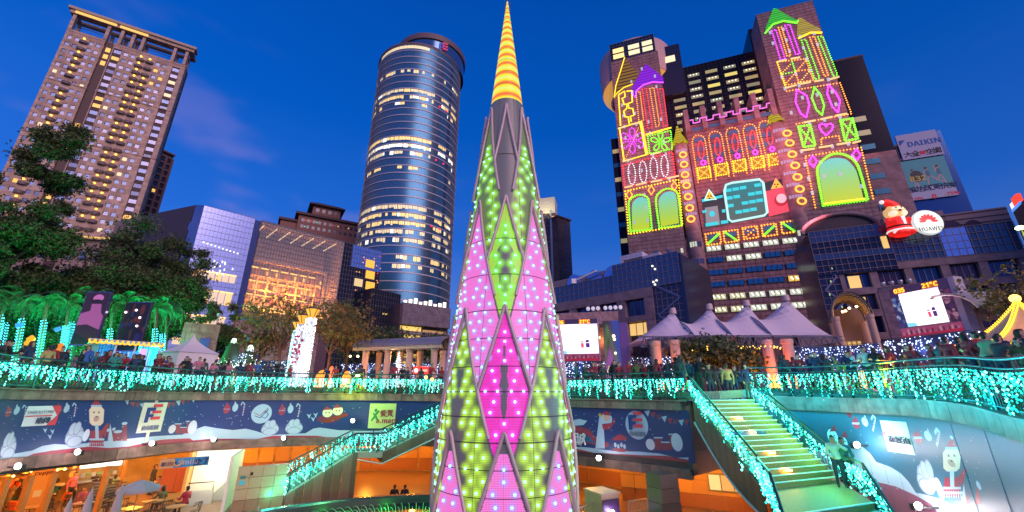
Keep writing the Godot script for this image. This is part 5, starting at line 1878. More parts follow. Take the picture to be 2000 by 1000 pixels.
# ---- printed banners
class Ban:
	var p: Path
	var s0: float
	var s1: float
	var top: Callable
	var bottom: Callable
	var cv: Cv
	var host: Node3D
	func q(px: float, py: float) -> Vector2:
		var r: Vector3 = host.sight(px, py)
		var s := p.find(r.x)
		var d := -p.at(s).z
		var y := r.y * d
		var t: float = (top as Callable).call(s)
		var b: float = (bottom as Callable).call(s)
		return Vector2((s - s0)/(s1 - s0)*cv.w, (t - y)/(t - b)*cv.h)
	func spread(px: float, py: float) -> Vector2:
		return Vector2((q(px+2, py).x - q(px - 2, py).x)/4, (q(px, py+2).y - q(px, py - 2).y)/4)
	func poly(s: String, c: Color) -> void:
		var out := []
		for k in s.split(" "):
			var w := k.split(",")
			out.append(q(float(w[0]), float(w[1])))
		cv.poly(out, c)
	func line(s: String, t: float, c: Color) -> void:
		var out := []
		for k in s.split(" "):
			var w := k.split(",")
			out.append(q(float(w[0]), float(w[1])))
		cv.line(out, t * spread(float(s.split(",")[0]),820).x, c)
	func oval(px: float, py: float, rx: float, ry: float, c: Color) -> void:
		var k := spread(px, py)
		cv.oval(q(px, py), rx*k.x, ry*k.y, c)
	func frame(px: float, py: float, o := 0.05) -> Transform3D:
		var r: Vector3 = host.sight(px, py)
		var s := p.find(r.x)
		var d := -p.at(s).z
		var pt := p.at(s) + p.inward(s) * o
		return Transform3D(Basis(p.dir(s), Vector3.UP, p.inward(s)), Vector3(pt.x, r.y*d, pt.z))
	func metre(px: float, py: float) -> float:
		var r: Vector3 = host.sight(px, py)
		return -p.at(p.find(r.x)).z/760.0

const NAVY := Color(0.1,0.19,0.42)
const SNOW := Color(0.62,0.71,0.8)
const RED := Color(0.58,0.19,0.27)
const DIMRED := Color(0.42,0.17,0.28)

func ban(p: Path, s0: float, s1: float, drop: float, yb: Callable, w: int) -> Ban:
	var a := Ban.new()
	a.p = p
	a.s0 = s0
	a.s1 = s1
	a.top = func(s): return p.at(s).y - drop
	a.bottom = yb
	a.host = self
	a.cv = Cv.new(w,300, NAVY)
	return a

func ornaments(a: Ban, px: float, py: float, k := 1.0) -> void:
	a.oval(px, py, 6.5*k, 9*k, RED)
	a.line("%f,%f %f,%f" % [px - 6 * k, py, px + 6 * k, py],1.6, SNOW)
	a.oval(px, py - 10*k,1.8,3, RED)
	a.oval(px+16.5*k, py - 3*k, 5.5*k, 8*k, SNOW)
	a.oval(px+16.5*k, py - 12*k,1.5,3, SNOW)
	a.line("%f,%f %f,%f %f,%f %f,%f" % [px + 28 * k, py - 8 * k, px + 31 * k, py - 14 * k, px + 35 * k, py - 10 * k, px + 31 * k, py + 12 * k],2.4, SNOW)
	for i in 4:
		a.oval(px+34*k - i*1.0, py - 7*k+i*5,1.3,1.3, RED)

func snow_bush(a: Ban, px: float, py: float, w: float, h: float) -> void:
	for q in [[0,0,0.5,0.42], [-0.28,0.12,0.25,0.26], [0.3,0.08,0.25,0.3], [-0.1,-0.26,0.22,0.28], [0.17,-0.3,0.2,0.28], [0,0.26,0.45,0.24]]:
		a.oval(px+q[0]*w, py+q[1]*h, q[2]*w, q[3]*h, Color(0.5,0.55,0.65))
		a.oval(px+q[0]*w, py+q[1]*h, q[2]*w*0.85, q[3]*h*0.86, Color(0.64,0.7,0.78))

func print_bear(a: Ban, px: float, py: float, k: float) -> void:
	var f := func(s: String) -> String:
		var o := PackedStringArray()
		for w in s.split(" "):
			var c := w.split(",")
			o.append("%f,%f" % [px + float(c[0]) * k, py + float(c[1]) * k])
		return " ".join(o)
	a.poly(f.call("-12,30 12,30 15,62 -14,62"), RED)
	a.poly(f.call("10,30 22,14 26,18 18,46"), RED)
	a.poly(f.call("-15,-12 -9,-20 9,-20 16,-12 14,14 8,20 -8,20 -14,14"), Color(0.85,0.76,0.68))
	a.poly(f.call("-11,-20 0,-38 11,-20"), RED)
	a.poly(f.call("-11,-22 11,-22 11,-18 -11,-18"), SNOW)
	a.oval(px, py - 38*k, 2.5*k, 3*k, SNOW)
	a.oval(px, py+6*k, 6*k, 6*k, Color(0.72,0.55,0.52))
	for s in [-5,5]:
		a.oval(px+s*k, py - 7*k, 1.4*k, 1.8*k, Color(0.15,0.1,0.12))
	a.oval(px, py+2*k, 1.8*k, 1.4*k, Color(0.15,0.1,0.12))
	a.poly(f.call("-3,18 4,18 5,46 -2,46"), SNOW)
	a.poly(f.call("-15,46 16,46 16,50 -15,50"), SNOW)
	for i in 9:
		a.line(f.call("%d,54 %d,64" % [-16 + i * 4, -16 + i * 4]),0.9, SNOW)
	a.line(f.call("-18,56 20,56"),1.2, SNOW)

func print_house(a: Ban, px: float, py: float, k: float) -> void:
	for q in [[-16,-12,12,22], [-3,-4,14,14], [10,-18,5,28]]:
		a.poly("%f,%f %f,%f %f,%f %f,%f" % [px + q[0] * k, py + q[1] * k, px + (q[0] + q[2]) * k, py + q[1] * k, px + (q[0] + q[2]) * k, py + (q[1] + q[3]) * k, px + q[0] * k, py + (q[1] + q[3]) * k], DIMRED.lerp(RED,0.5))
		a.line("%f,%f %f,%f" % [px + q[0] * k - 1, py + q[1] * k, px + (q[0] + q[2]) * k + 1, py + q[1] * k],3, SNOW)
	a.oval(px - 24*k, py, 8*k, 10*k, Color(0.75,0.75,0.8))
	a.oval(px+23*k, py - 4*k, 10*k, 16*k, Color(0.75,0.78,0.84))

func flags(a: Ban, pts: Array, k := 1.0) -> void:
	for i in pts.size():
		var c: Vector2 = pts[i]
		a.poly("%f,%f %f,%f %f,%f" % [c.x - 5.5 * k, c.y - 1, c.x + 4.5 * k, c.y - 3, c.x + 1, c.y + 9 * k], [SNOW, RED, DIMRED][i % 3])

func stars(a: Ban, x0: float, x1: float, y0: float, y1: float, n: int) -> void:
	for i in n:
		a.oval(lerpf(x0, x1, rng.randf()), lerpf(y0, y1, rng.randf()),0.8,0.8, SNOW)

func place_banner(a: Ban, called: String, label: String, out := 0.02) -> Node3D:
	var t := thing(called, label, "banner", a.p.at(a.s0))
	part("sheet", strip(a.p, a.s0, a.s1, a.top, a.bottom, out), printed(a.cv.tex(),0.5), t)
	return t

func panel_on(a: Ban, t: Node3D, px: float, py: float, w: float, h: float, m: Material, called := "printed_board") -> Transform3D:
	var f := a.frame(px, py,0.05)
	var k := a.metre(px, py)
	cubic(called, m, t, Transform3D(Basis(f.basis.x*w*k, f.basis.y*h*k, f.basis.z*0.03), f.origin))
	return f

func banners() -> void:
	var cream := mat("print_cream")
	var white := mat("print_white")
	var ink := mat("print_ink")
	var red := mat("emblem_red")
	var blue := mat("emblem_blue")
	var a := ban(rim, rim.find(-1.6), rim.find(-0.12),0.46, func(_s): return -2.84,2048)
	a.poly("-150,1000 -150,905 0,894 27,886 62,880 82,871 107,867 135,869 162,866 200,862 250,857 300,852 355,849 385,837 400,832 422,836 455,840 480,837 500,842 525,850 597,846 612,837 625,835 660,840 720,841 800,838 862,842 870,1000", SNOW)
	a.poly("-150,1000 -150,915 0,903 27,900 45,895 65,886 100,880 140,876 175,872 212,875 250,872 312,859 370,856 377,860 412,857 450,857 500,858 532,851 620,851 650,856 760,854 870,858 870,1000", RED)
	for q in [[15,805], [113,801], [443,799], [551,802], [-60,810]]:
		ornaments(a, q[0], q[1])
	snow_bush(a,15,873,26,52)
	snow_bush(a,145,850,34,46)
	a.oval(168,850,6,12, Color(0.75,0.78,0.84))
	snow_bush(a,527,836,32,28)
	snow_bush(a,574,834,32,28)
	print_bear(a,188,812,0.96)
	for q in [[212,850,6,20], [222,850,5,24], [230,852,14,18], [243,844,9,34]]:
		a.poly("%f,%f %f,%f %f,%f %f,%f" % [q[0] - q[2] / 2.0, q[1] - q[3] / 2.0, q[0] + q[2] / 2.0, q[1] - q[3] / 2.0, q[0] + q[2] / 2.0, q[1] + q[3] / 2.0, q[0] - q[2] / 2.0, q[1] + q[3] / 2.0], DIMRED.lerp(RED,0.6))
		a.oval(q[0], q[1] - q[3]/2.0, q[2]/2.0+1,3, SNOW)
	a.poly("210,862 215,826 221,862", SNOW)
	print_house(a,356,838,0.85)
	flags(a, [P2(248,782), P2(259,787), P2(268,789), P2(278,790), P2(289,791), P2(308,792), P2(319,791), P2(328,789), P2(338,787), P2(348,784), P2(357,782), P2(367,780), P2(377,778)])
	for q in [[88,840], [97,852], [102,842], [604,812], [612,818], [617,810]]:
		a.poly("%f,%f %f,%f %f,%f %f,%f" % [q[0] - 5, q[1] - 4, q[0], q[1] - 1, q[0] + 4, q[1] - 5, q[0], q[1] + 6], SNOW)
	a.oval(642,818,22,8, DIMRED)
	a.poly("625,822 678,806 680,812 640,826", Color(0.5,0.18,0.12))
	for q in [[640,806], [660,802]]:
		a.oval(q[0], q[1],10,9, Color(0.85,0.8,0.7))
		a.poly("%f,%f %f,%f %f,%f" % [q[0] - 9, q[1] - 5, q[0] - 2, q[1] - 13, q[0] + 8, q[1] - 6], RED)
		a.oval(q[0] - 3, q[1],1.3,1.3, Color(0.2,0.12,0.1))
		a.oval(q[0]+3, q[1],1.3,1.3, Color(0.2,0.12,0.1))
	a.oval(511,808,20,19, SNOW)
	a.line("498,812 508,816 524,800",2.0, Color(0.15,0.25,0.5))
	a.line("497,806 507,812 524,797",1.6, RED)
	a.line("514,806 520,803 524,810 518,817 511,814",1.6, Color(0.15,0.25,0.5))
	stars(a,0,250,790,860,36)
	stars(a,300,860,790,835,60)
	var t := place_banner(a, "printed_banner", "long navy winter banner with snow, bear and logos on the left curved wall")
	var f := panel_on(a, t,80,812,46,32, white)
	var k := a.metre(80,812)
	word("banner_lettering", "FAREASTONE", ink, t, f.translated_local(V(-3 * k, 6 * k,0.03)), 4.5 * k, false)
	glyphs("banner_lettering", "遠傳", ink, t, f.translated_local(V(-6 * k, -12 * k,0.02)), 9 * k,1.1,0.12)
	cubic("printed_arrow", red, t, Transform3D(Basis(f.basis.x * 36 * k, f.basis.y * 1.6 * k, f.basis.z * 0.02), f * V(-4 * k,0,0.03)))
	var b := B.new()
	b.slab(PackedVector2Array([P2(10*k, 16*k), P2(23*k, 16*k), P2(23*k, -16*k), P2(10*k, -16*k), P2(21*k,0)]), f.translated_local(V(0,0,0.018)),0.01)
	part("printed_arrow", b, red, t)
	f = panel_on(a, t,296,815,42,48, cream)
	k = a.metre(296,815)
	cubic("sign_post", cream, t, Transform3D(Basis(f.basis.x * 5 * k, f.basis.y * 70 * k, f.basis.z * 0.028), f * V(0, -4 * k,-0.002)))
	far_emblem(f.translated_local(V(-13*k, -8*k,0.02)), 30*k, t)
	glyphs("banner_lettering", "遠東集團", mat("print_grey"), t, f.translated_local(V(-14 * k, -20 * k,0.02)), 6.4 * k,1.12,0.12)
	f = panel_on(a, t,747,812,46,40, mat("print_lime",0.5,0.66,0.2,0.6))
	k = a.metre(747,812)
	glyphs("banner_lettering", "愛買", mat("print_maroon"), t, f.translated_local(V(-3 * k, -1 * k,0.02)), 10 * k,1.15,0.12)
	word("banner_lettering", "a.mart", mat("print_maroon"), t, f.translated_local(V(8 * k, -8 * k,0.03)), 8 * k)
	b = B.new()
	b.slab(PackedVector2Array([P2(-18,6), P2(-13,3), P2(-7,9), P2(-5,7), P2(-10,1), P2(-5,-9), P2(-8,-9), P2(-12,-3), P2(-17,-9), P2(-19,-7), P2(-14,0)]), f.translated_local(V(0,0,0.02))*Transform3D(Basis.from_scale(V(k, k,1)), Vector3.ZERO),0.01)
	b.ball(f*V(-12*k, 9*k,0.02), Vector3.ONE*2.6*k,8)
	part("running_figure_emblem", b, mat("print_green",0.03,0.25,0.05), t)
	a = ban(rim, rim.find(0.02), rim.length - 0.05,0.46, func(_s): return -2.98,1024)
	a.poly("1020,1000 1020,870 1110,871 1150,874 1200,881 1250,882 1290,886 1320,894 1345,893 1345,1000", SNOW)
	a.poly("1020,1000 1020,878 1125,876 1160,884 1200,886 1250,889 1300,890 1345,898 1345,1000", RED)
	a.poly("1105,826 1150,838 1165,855 1190,866 1188,874 1150,866 1105,868", DIMRED.lerp(RED,0.7))
	a.poly("1110,842 1150,851 1164,866 1110,856", Color(0.12,0.35,0.5))
	a.poly("1112,822 1132,818 1147,822 1140,830 1114,832", SNOW)
	a.poly("1163,876 1171,812 1178,812 1182,876", SNOW)
	a.oval(1172,811,3,4, Color(0.75,0.6,0.2))
	a.oval(1185,818,11,12, SNOW)
	a.oval(1185,816,6,6, Color(0.8,0.62,0.55))
	a.poly("1174,810 1183,802 1190,806 1194,812", RED)
	a.poly("1176,828 1194,826 1201,816 1202,824 1190,840 1178,838", RED)
	a.poly("1196,856 1211,847 1226,855 1222,860 1198,860", RED)
	for i in 4:
		a.oval(1202+i*6, 869+3*(i % 2),2.6,4.5, SNOW)
	a.oval(1211,879,14,3.5, RED)
	a.oval(1244,830,22,28, SNOW)
	flags(a, [P2(1265,804), P2(1276,807), P2(1287,812), P2(1298,815), P2(1309,819), P2(1320,821), P2(1331,822), P2(1341,822)],1.1)
	print_house(a,1297,868,1.1)
	stars(a,1110,1340,800,860,40)
	t = place_banner(a, "printed_banner", "navy banner with round white emblem and Santa on the wall right of the cone")
	f = a.frame(1244,830,0.03)
	k = a.metre(1244,830)
	far_emblem(f.translated_local(V(-14*k, -8*k,0.02)), 30*k, t)
	glyphs("banner_lettering", "遠東集團", mat("print_grey"), t, f.translated_local(V(-14 * k, -17 * k,0.02)), 6.4 * k,1.12,0.12)
	f = a.frame(1112,858,0.03)
	glyphs("banner_lettering", "百城", white, t, f.translated_local(V(0, -6 * k,0.02)), 17 * k,1.1,0.14)
	word("banner_lettering", "i City", white, t, a.frame(1128,873,0.03).translated_local(V(2 * k, 6 * k,0.02)), 5 * k)
	a = ban(rim_right,0.1, rim_right.length - 0.1,0.63, func(_s): return FLOOR+0.4,2048)
	a.cv.im.fill(Color(0.12,0.36,0.46))
	a.poly("1480,1100 1480,880 1640,880 1685,872 1700,885 1712,902 1740,912 1760,924 1775,940 1790,962 1830,972 1860,985 1880,1010 1900,1100", SNOW)
	a.poly("1480,1100 1640,925 1750,950 1790,968 1820,985 1840,1010 1850,1100", Color(0.5,0.3,0.42))
	for i in 30:
		a.cv.im.fill_rect(Rect2i(int(i*68.3),0,1,300), Color(0.1,0.3,0.4))
	ornaments(a,1672,827,1.1)
	ornaments(a,1794,855,1.2)
	a.oval(1659,808,5,8, DIMRED.lerp(RED,0.5))
	for q in [[1627,853,10], [1648,865,8]]:
		a.oval(q[0], q[1], q[2], q[2]*1.5, Color(0.7,0.9,0.9))
		a.poly("%f,%f %f,%f %f,%f" % [q[0] - 7, q[1] - 10, q[0] + 3, q[1] - 24, q[0] + 8, q[1] - 11], RED)
		a.oval(q[0] - 3, q[1] - 3,1.2,1.5, Color(0.1,0.2,0.25))
		a.oval(q[0]+3, q[1] - 3,1.2,1.5, Color(0.1,0.2,0.25))
		a.oval(q[0], q[1]+3,3,3, Color(0.5,0.7,0.72))
	snow_bush(a,1811,934,32,62)
	a.oval(1836,954,6,20, Color(0.75,0.78,0.84))
	print_bear(a,1860,898,1.15)
	a.poly("1879,980 1884,944 1889,982", SNOW)
	a.poly("1888,985 1891,955 1897,985", DIMRED)
	a.poly("1905,985 1911,944 1918,984", RED)
	a.oval(1913,948,4,8, SNOW)
	stars(a,1640,1960,830,960,50)
	t = place_banner(a, "printed_banner", "blue banner with a bear and white logo board on the curved right wall")
	f = panel_on(a, t,1751,853,58,50, mat("print_mint",0.6,0.72,0.6,0.6))
	k = a.metre(1751,853)
	glyphs("banner_lettering", "遠東百貨", ink, t, f.translated_local(V(-13 * k, -9 * k,0.02)), 9.4 * k,1.14,0.09)
	b = B.new()
	for q in [[0.0,1.6], [2.4,1.4], [4.6,1.0]]:
		b.box(f*Transform3D(Basis.from_euler(V(0,0,0.5))*Basis.from_scale(V(9*k - q[0]*0.8*k, q[1]*k,0.02)), V(-20*k, (4 - q[0]*1.6)*k,0.03)))
	part("striped_emblem", b, red, t)
	for px in [1866,1928]:
		var s := rim_right.find(sight(px,850).x)
		var p := rim_right.at(s) + rim_right.inward(s) * 0.035
		b = B.new()
		b.cube(V(p.x, p.y - 2.4, p.z), V(0.012,3.4,0.012))
		part("sheet_seam", b, mat("seam_dark",0.05,0.12,0.2), t)
	for q in [[10,912, "beside the far-left snow bush"], [140,883, "below the snow bush left of the bear"], [277,867, "under the cream emblem board"], [417,858, "under the middle snow hill"], [557,855, "left of the stair handrail"], [697,822, "by the green logo board"]]:
		flood(rim, q[0], q[1], "white wall floodlight " + q[2])
	flood(rim,1180,893, "white floodlight at the wall below the printed Santa")
	flood(rim_right,1696,870, "bright white floodlight by the logo board on the right wall")
	flood(rim_right,1835,992, "white floodlight low on the right wall under the bear")

func flood(p: Path, px: float, py: float, label: String) -> void:
	var r := sight(px, py)
	var s := p.find(r.x)
	var w := p.at(s)
	var n := p.inward(s)
	var y := r.y * -w.z
	var o := V(w.x, y, w.z) + n * 0.75
	var t := thing("floodlight", label, "floodlight", o, "floodlights along the banners")
	var b := B.new()
	b.bar(o - n*0.75, o - n*0.1,0.05,0.05)
	part("bracket", b, mat("lamp_black"), t)
	b = B.new()
	b.cube(o, V(0.26,0.2,0.18))
	var hs := part("housing", b, mat("lamp_black"), t)
	b = B.new()
	b.ball(o+UP*0.06+V(0,0,0.12), V(0.14,0.13,0.06),12)
	part("lens", b, glow("flood_lens",1.0,0.98,0.95,9.0), hs)
	omni(o+V(0,0.1,0.28), Color(1.0,0.93,0.95), 1.0 if px < 1600 else 4.0,0.1)

# ---- the light cone in its pool
const CONE_D := 16.0
var cone_rows := [[1090.0,156.0], [1000.0,148.0], [840.0,135.0], [680.0,110.0], [600.0,97.0], [385.0,62.0], [228.0,37.0], [213.0,34.0]]

func cone_r(y: float) -> float:
	var a := []
	for r in cone_rows:
		a.append(P2(at(988, r[0], CONE_D).y, sin(atan(at(988+r[1], r[0],1.0).x - at(988, r[0],1.0).x))*CONE_D))
	for i in a.size() - 1:
		if y <= a[i+1].x:
			return 0.955*lerpf(a[i].y, a[i+1].y, clampf((y - a[i].x)/(a[i+1].x - a[i].x),0,1))
	return a[-1].y

var cone_cache := PackedFloat32Array()
var cone_lo := 0.0
var cone_hi := 0.0

func cr(y: float) -> float:
	var k := clampf((y - cone_lo) / (cone_hi - cone_lo),0,1) * 255
	var i := mini(int(k),254)
	return lerpf(cone_cache[i], cone_cache[i+1], k - i)

func front_y(py: float) -> float:
	var d := CONE_D - 2.0
	for i in 5:
		d = CONE_D - cr(at(988, py, d).y)
	return at(988, py, d).y

func light_cone() -> void:
	var c := V(at(988,600, CONE_D).x,0, -CONE_D)
	cone_lo = FLOOR
	cone_hi = at(988,213, CONE_D).y
	cone_cache.resize(256)
	for i in 256:
		cone_cache[i] = cone_r(lerpf(cone_lo, cone_hi, i/255.0))
	var t := thing("light_cone", "giant pointed light cone with petal-shaped coloured panels and a striped yellow spire", "light sculpture", V(c.x, FLOOR, c.z))
	var ya := cone_hi
	var H := ya - FLOOR
	var tiers := []
	for py in [205.0,383.0,596.0,843.0]:
		tiers.append(front_y(py))
	tiers.append(FLOOR - 3.4)
	var cross := [front_y(312.0), front_y(507.0), front_y(762.0), front_y(1050.0)]
	var wide := func(i: int, y: float) -> float:
		return maxf(0.0, (tiers[i] - y)/(tiers[i] - cross[i]))*22.5
	var w := 128
	var h := 512
	var im := Image.create(w, h, false, Image.FORMAT_RGB8)
	var grey := Color(0.27,0.26,0.29)
	im.fill(grey)
	var lime := Color(0.62,0.82,0.03)
	var pink := Color(0.95,0.44,0.82)
	var mage := Color(0.92,0.04,0.72)
	var dim := Color(0.36,0.44,0.1)
	var look := {0: [[grey,0.0], [Color(0.34,0.44,0.14),0.0]], 1: [[lime,0.58], [pink,0.0]], 2: [[mage,0.2], [dim,0.0]], 3: [[pink,0.36], [pink,0.33]]}
	var fill := func(row: int, mid: float, half: float, col: Color) -> void:
		for k in [-90.0,0.0,90.0]:
			var x0 := int((mid + k - half) / 90.0 * w)
			var x1 := int((mid + k + half) / 90.0 * w)
			x0 = clampi(x0,0, w)
			x1 = clampi(x1,0, w)
			if x1 > x0:
				im.fill_rect(Rect2i(x0, row, x1 - x0,1), col)
	for row in h:
		var y := ya - (row + 0.5) / h * H
		for i in 4:
			for odd in 2:
				var half: float = (wide as Callable).call(i, y)
				if half <= 0.0:
					continue
				var low: float = tiers[i+1] if i < 3 else FLOOR - 4.0
				half = minf(half, 22.5 if odd == 0 else 45.0 - 4.0)
				var depth: float = (tiers[i] - y)/(tiers[i] - low)
				var lk: Array = look[i][odd]
				(fill as Callable).call(row, 45.0*odd, half, grey)
				if depth > 0.07:
					(fill as Callable).call(row, 45.0*odd, half - 1.8, lk[0])
				var vis := half if odd == 1 else minf(half, 45.0 - half) if half > 22.4 else half
				if lk[1] > 0.0 and depth > 0.28 and depth < 0.95:
					var grow := sin(clampf((depth - 0.28) / 0.67,0,1) * PI)
					(fill as Callable).call(row, 45.0*odd, half*lk[1]*grow*(0.85+0.15*sin(y*9.0)), grey)
				if i == 2 and odd == 1:
					(fill as Callable).call(row,45.0, half*clampf((depth - 0.35)*1.2,0,0.55), grey)
	im.resize(512,2048, Image.INTERPOLATE_CUBIC)
	var dots := []
	var halo := {"0": Color(0.6,0.92,0.06), "10": Color(0.5,0.95,0.05), "11": Color(0.8,0.62,0.98), "20": Color(1.0,0.25,0.95), "21": Color(0.74,0.95,0.03), "30": Color(0.76,0.58,0.98), "31": Color(0.76,0.58,0.98)}  # light of each dot spilling on the mesh, painted into the texture
	for i in 4:
		for odd in 2:
			if i == 0 and odd == 0:
				continue
			var y: float = tiers[i] - 0.75 - 0.1*i
			var n := 0
			while y > FLOOR+0.3:
				var half: float = (wide as Callable).call(i, y)
				var arc := cr(y) * PI / 180.0
				var cols := []
				var e := half - 0.26 / arc
				var gap := 0.4 / arc
				if odd == 0 and half > 22.5:
					e = 45.0 - half - 0.24/arc
				if e < 0:
					if odd == 0 and half > 22.5:
						break
					y -= 0.5
					continue
				e = minf(e,30.0)
				var x := e - (0.2 / arc if n % 2 else 0.0)
				while x > 0.16/arc:
					cols.append(x)
					cols.append(-x)
					x -= gap
					if (i == 1 and odd == 0) or (i == 0) or (i == 2 and odd == 1 and cols.size() >= 4):
						break
				if cols.is_empty():
					cols.append(0.0)
				for q in cols:
					var covered := false
					for j in range(i,4):
						for o2 in 2:
							if (j == i and o2 <= odd):
								continue
							var hw: float = (wide as Callable).call(j, y+0.15)
							var off: float = absf(wrapf(45.0*odd+q - 45.0*o2+45.0,0.0,90.0) - 45.0)
							if hw > 0.0 and off < hw+0.5 and not (j == i and o2 == odd):
								covered = true
					if not covered:
						dots.append([45.0 * odd + q, y, halo[str(i) + (str(odd) if i else "")]])
				n += 1
				y -= 0.3+0.01*i
	for d in dots:
		var arc := cr(d[1]) * PI / 180.0
		var rx: float = (0.3 if d[2].b < 0.2 else 0.21)/arc/90.0*512
		var ry: float = (0.3 if d[2].b < 0.2 else 0.21)/H*2048
		var cx: float = wrapf(d[0],0.0,90.0)/90.0*512
		var cy: float = (ya - d[1])/H*2048
		for yy in range(maxi(0, int(cy - ry)), mini(2048, int(cy+ry)+1)):
			for xx in range(int(cx - rx), int(cx+rx)+1):
				var k := 1.0 - P2((xx - cx) / rx, (yy - cy) / ry).length()
				if k > 0:
					var x := posmod(xx,512)
					im.set_pixel(x, yy, im.get_pixel(x, yy).lerp(d[2], smoothstep(0.0,0.8, k)))
	for yy in range(0,2048,5):
		for xx in range(0,512,1):
			im.set_pixel(xx, yy, im.get_pixel(xx, yy).darkened(0.4))
	for xx in range(0,512,6):
		for yy in 2048:
			im.set_pixel(xx, yy, im.get_pixel(xx, yy).darkened(0.4))
	im.generate_mipmaps()
	var show := lit_print(ImageTexture.create_from_image(im),1.3)  # coloured glow on the grey mesh panels is painted in as emission
	show.albedo_color = lin(0.1,0.1,0.115)
	var b := B.new()
	var rows := 40
	for i in rows:
		var y0 := lerpf(FLOOR, ya, float(i) / rows)
		var y1 := lerpf(FLOOR, ya, float(i + 1) / rows)
		for j in 64:
			var f0 := TAU * j / 64
			var f1 := TAU * (j + 1) / 64
			var d0 := V(sin(f0),0, cos(f0))
			var d1 := V(sin(f1),0, cos(f1))
			var u0 := j / 16.0
			var u1 := (j + 1) / 16.0
			var v0 := 1.0 - float(i) / rows
			var v1 := 1.0 - float(i + 1) / rows
			b.quad4(c+d0*cr(y0)+UP*y0, c+d1*cr(y0)+UP*y0, c+d1*cr(y1)+UP*y1, c+d0*cr(y1)+UP*y1, d0, d1, d1, d0, P2(u0, v0), P2(u1, v0), P2(u1, v1), P2(u0, v1))
	part("glow_painted_panels", b, show, t)
	var gem := B.new()
	gem.ball(Vector3.ZERO, Vector3.ONE*0.052,8)
	var where := []
	for d in dots:
		for q in 4:
			var a := deg_to_rad(d[0] + 90.0 * q)
			where.append(Transform3D(Basis.IDENTITY, c+V(sin(a),0, cos(a))*(cr(d[1])+0.03)+UP*d[1]))
	swarm("led_dots", gem.mesh(), glow("led_dot",0.5,0.97,0.95,1.3), where, t)
	var fm := mat("petal_frame",0.55,0.45,0.43,0.4,0.1)
	for i in 4:
		for k in 8:
			var odd := k % 2
			var yl: float = cross[i] - (0.0 if odd == 0 else (tiers[i] - cross[i])*0.5)
			yl = maxf(yl, FLOOR)
			var pts := []
			var n := 9
			for s in [-1,1]:
				var leg := []
				for j in n:
					var y := lerpf(tiers[i] - 0.22, yl, float(j) / (n - 1))
					var a: float = deg_to_rad(45.0*k+s*maxf((wide as Callable).call(i, y), 1.3 - 0.15*i))
					leg.append(c+V(sin(a),0, cos(a))*(cr(y)+0.09)+UP*y)
				if s < 0:
					leg.reverse()
					pts += leg
					for q in [-0.5,0.0,0.5]:
						var a := deg_to_rad(45.0 * k + q * 1.6)
						var y: float = tiers[i] - 0.03 - 0.08*absf(q)
						pts.append(c+V(sin(a),0, cos(a))*(cr(y)+0.12)+UP*y)
				else:
					pts += leg
			b = B.new()
			b.tube(pts,0.065,6)
			part("petal_frame", b, fm, t)
	for py in [300,465,535,605,660,715,765,815,866,920,975]:
		var y := front_y(py)
		var ring := []
		for j in 48:
			ring.append(c+V(sin(TAU*j/48),0, cos(TAU*j/48))*(cr(y)+0.015)+UP*y)
		b = B.new()
		b.tube(ring,0.014,4,-1.0, true)
		part("panel_joint", b, mat("cone_joint"), t)
	for k in 8:
		var line := []
		for j in 9:
			var y := lerpf(FLOOR, ya, j / 8.0)
			var a := TAU * (k + 0.5) / 8
			line.append(c+V(sin(a),0, cos(a))*(cr(y)+0.01)+UP*y)
		b = B.new()
		b.tube(line,0.006,4)
		part("panel_joint", b, mat("cone_joint"), t)
	var apex := at(988,4, CONE_D).y
	var cv := Cv.new(16,1024, Color(0.9,0.8,0.15))
	var sy := 0.0
	var n := 0
	while sy < 1024:
		var st := lerpf(44.0,118.0, sy / 1024.0)
		var ca := [Color(0.95,0.88,0.1), Color(0.85,0.92,0.5), Color(0.96,0.85,0.08), Color(0.93,0.36,0.22)]
		for q in int(st)+1:
			var f := q / st * 4.0
			var i := int(f) % 4
			cv.im.fill_rect(Rect2i(0, int(sy)+q,16,1), (ca[i] as Color).lerp(ca[(i+1) % 4], f - int(f)))
		sy += st
		n += 1
	var r0 := cr(ya)
	b = B.new()
	var prof := []
	for i in 17:
		prof.append(P2(lerpf(r0*0.97,0.035, i/16.0), lerpf(ya, apex, i/16.0)))
	b.lathe(c, prof,32)
	part("striped_spire_light", b, lit_print(cv.tex(),1.15), t)
	for i in range(1,9):
		b = B.new()
		var y := lerpf(ya, apex, pow(i / 9.0,0.9))
		var ring := []
		for j in 24:
			ring.append(c+V(sin(TAU*j/24),0, cos(TAU*j/24))*(lerpf(r0*0.97,0.035, (y - ya)/(apex - ya))+0.008)+UP*y)
		b.tube(ring,0.01,4,-1.0, true)
		part("spire_joint", b, mat("cone_joint"), t)
	b = B.new()
	b.tube([c+UP*(apex - 0.2), c+UP*(apex+0.9)],0.03,6,0.01)
	part("spire_rod", b, mat("spire_rod"), t)
	for s in [-1,1]:
		b = B.new()
		b.tube([c+V(0.12*s, apex - 0.8,0), c+V(0.16*s, apex+0.3,0)],0.012,5)
		part("spire_rod", b, mat("spire_rod"), t)

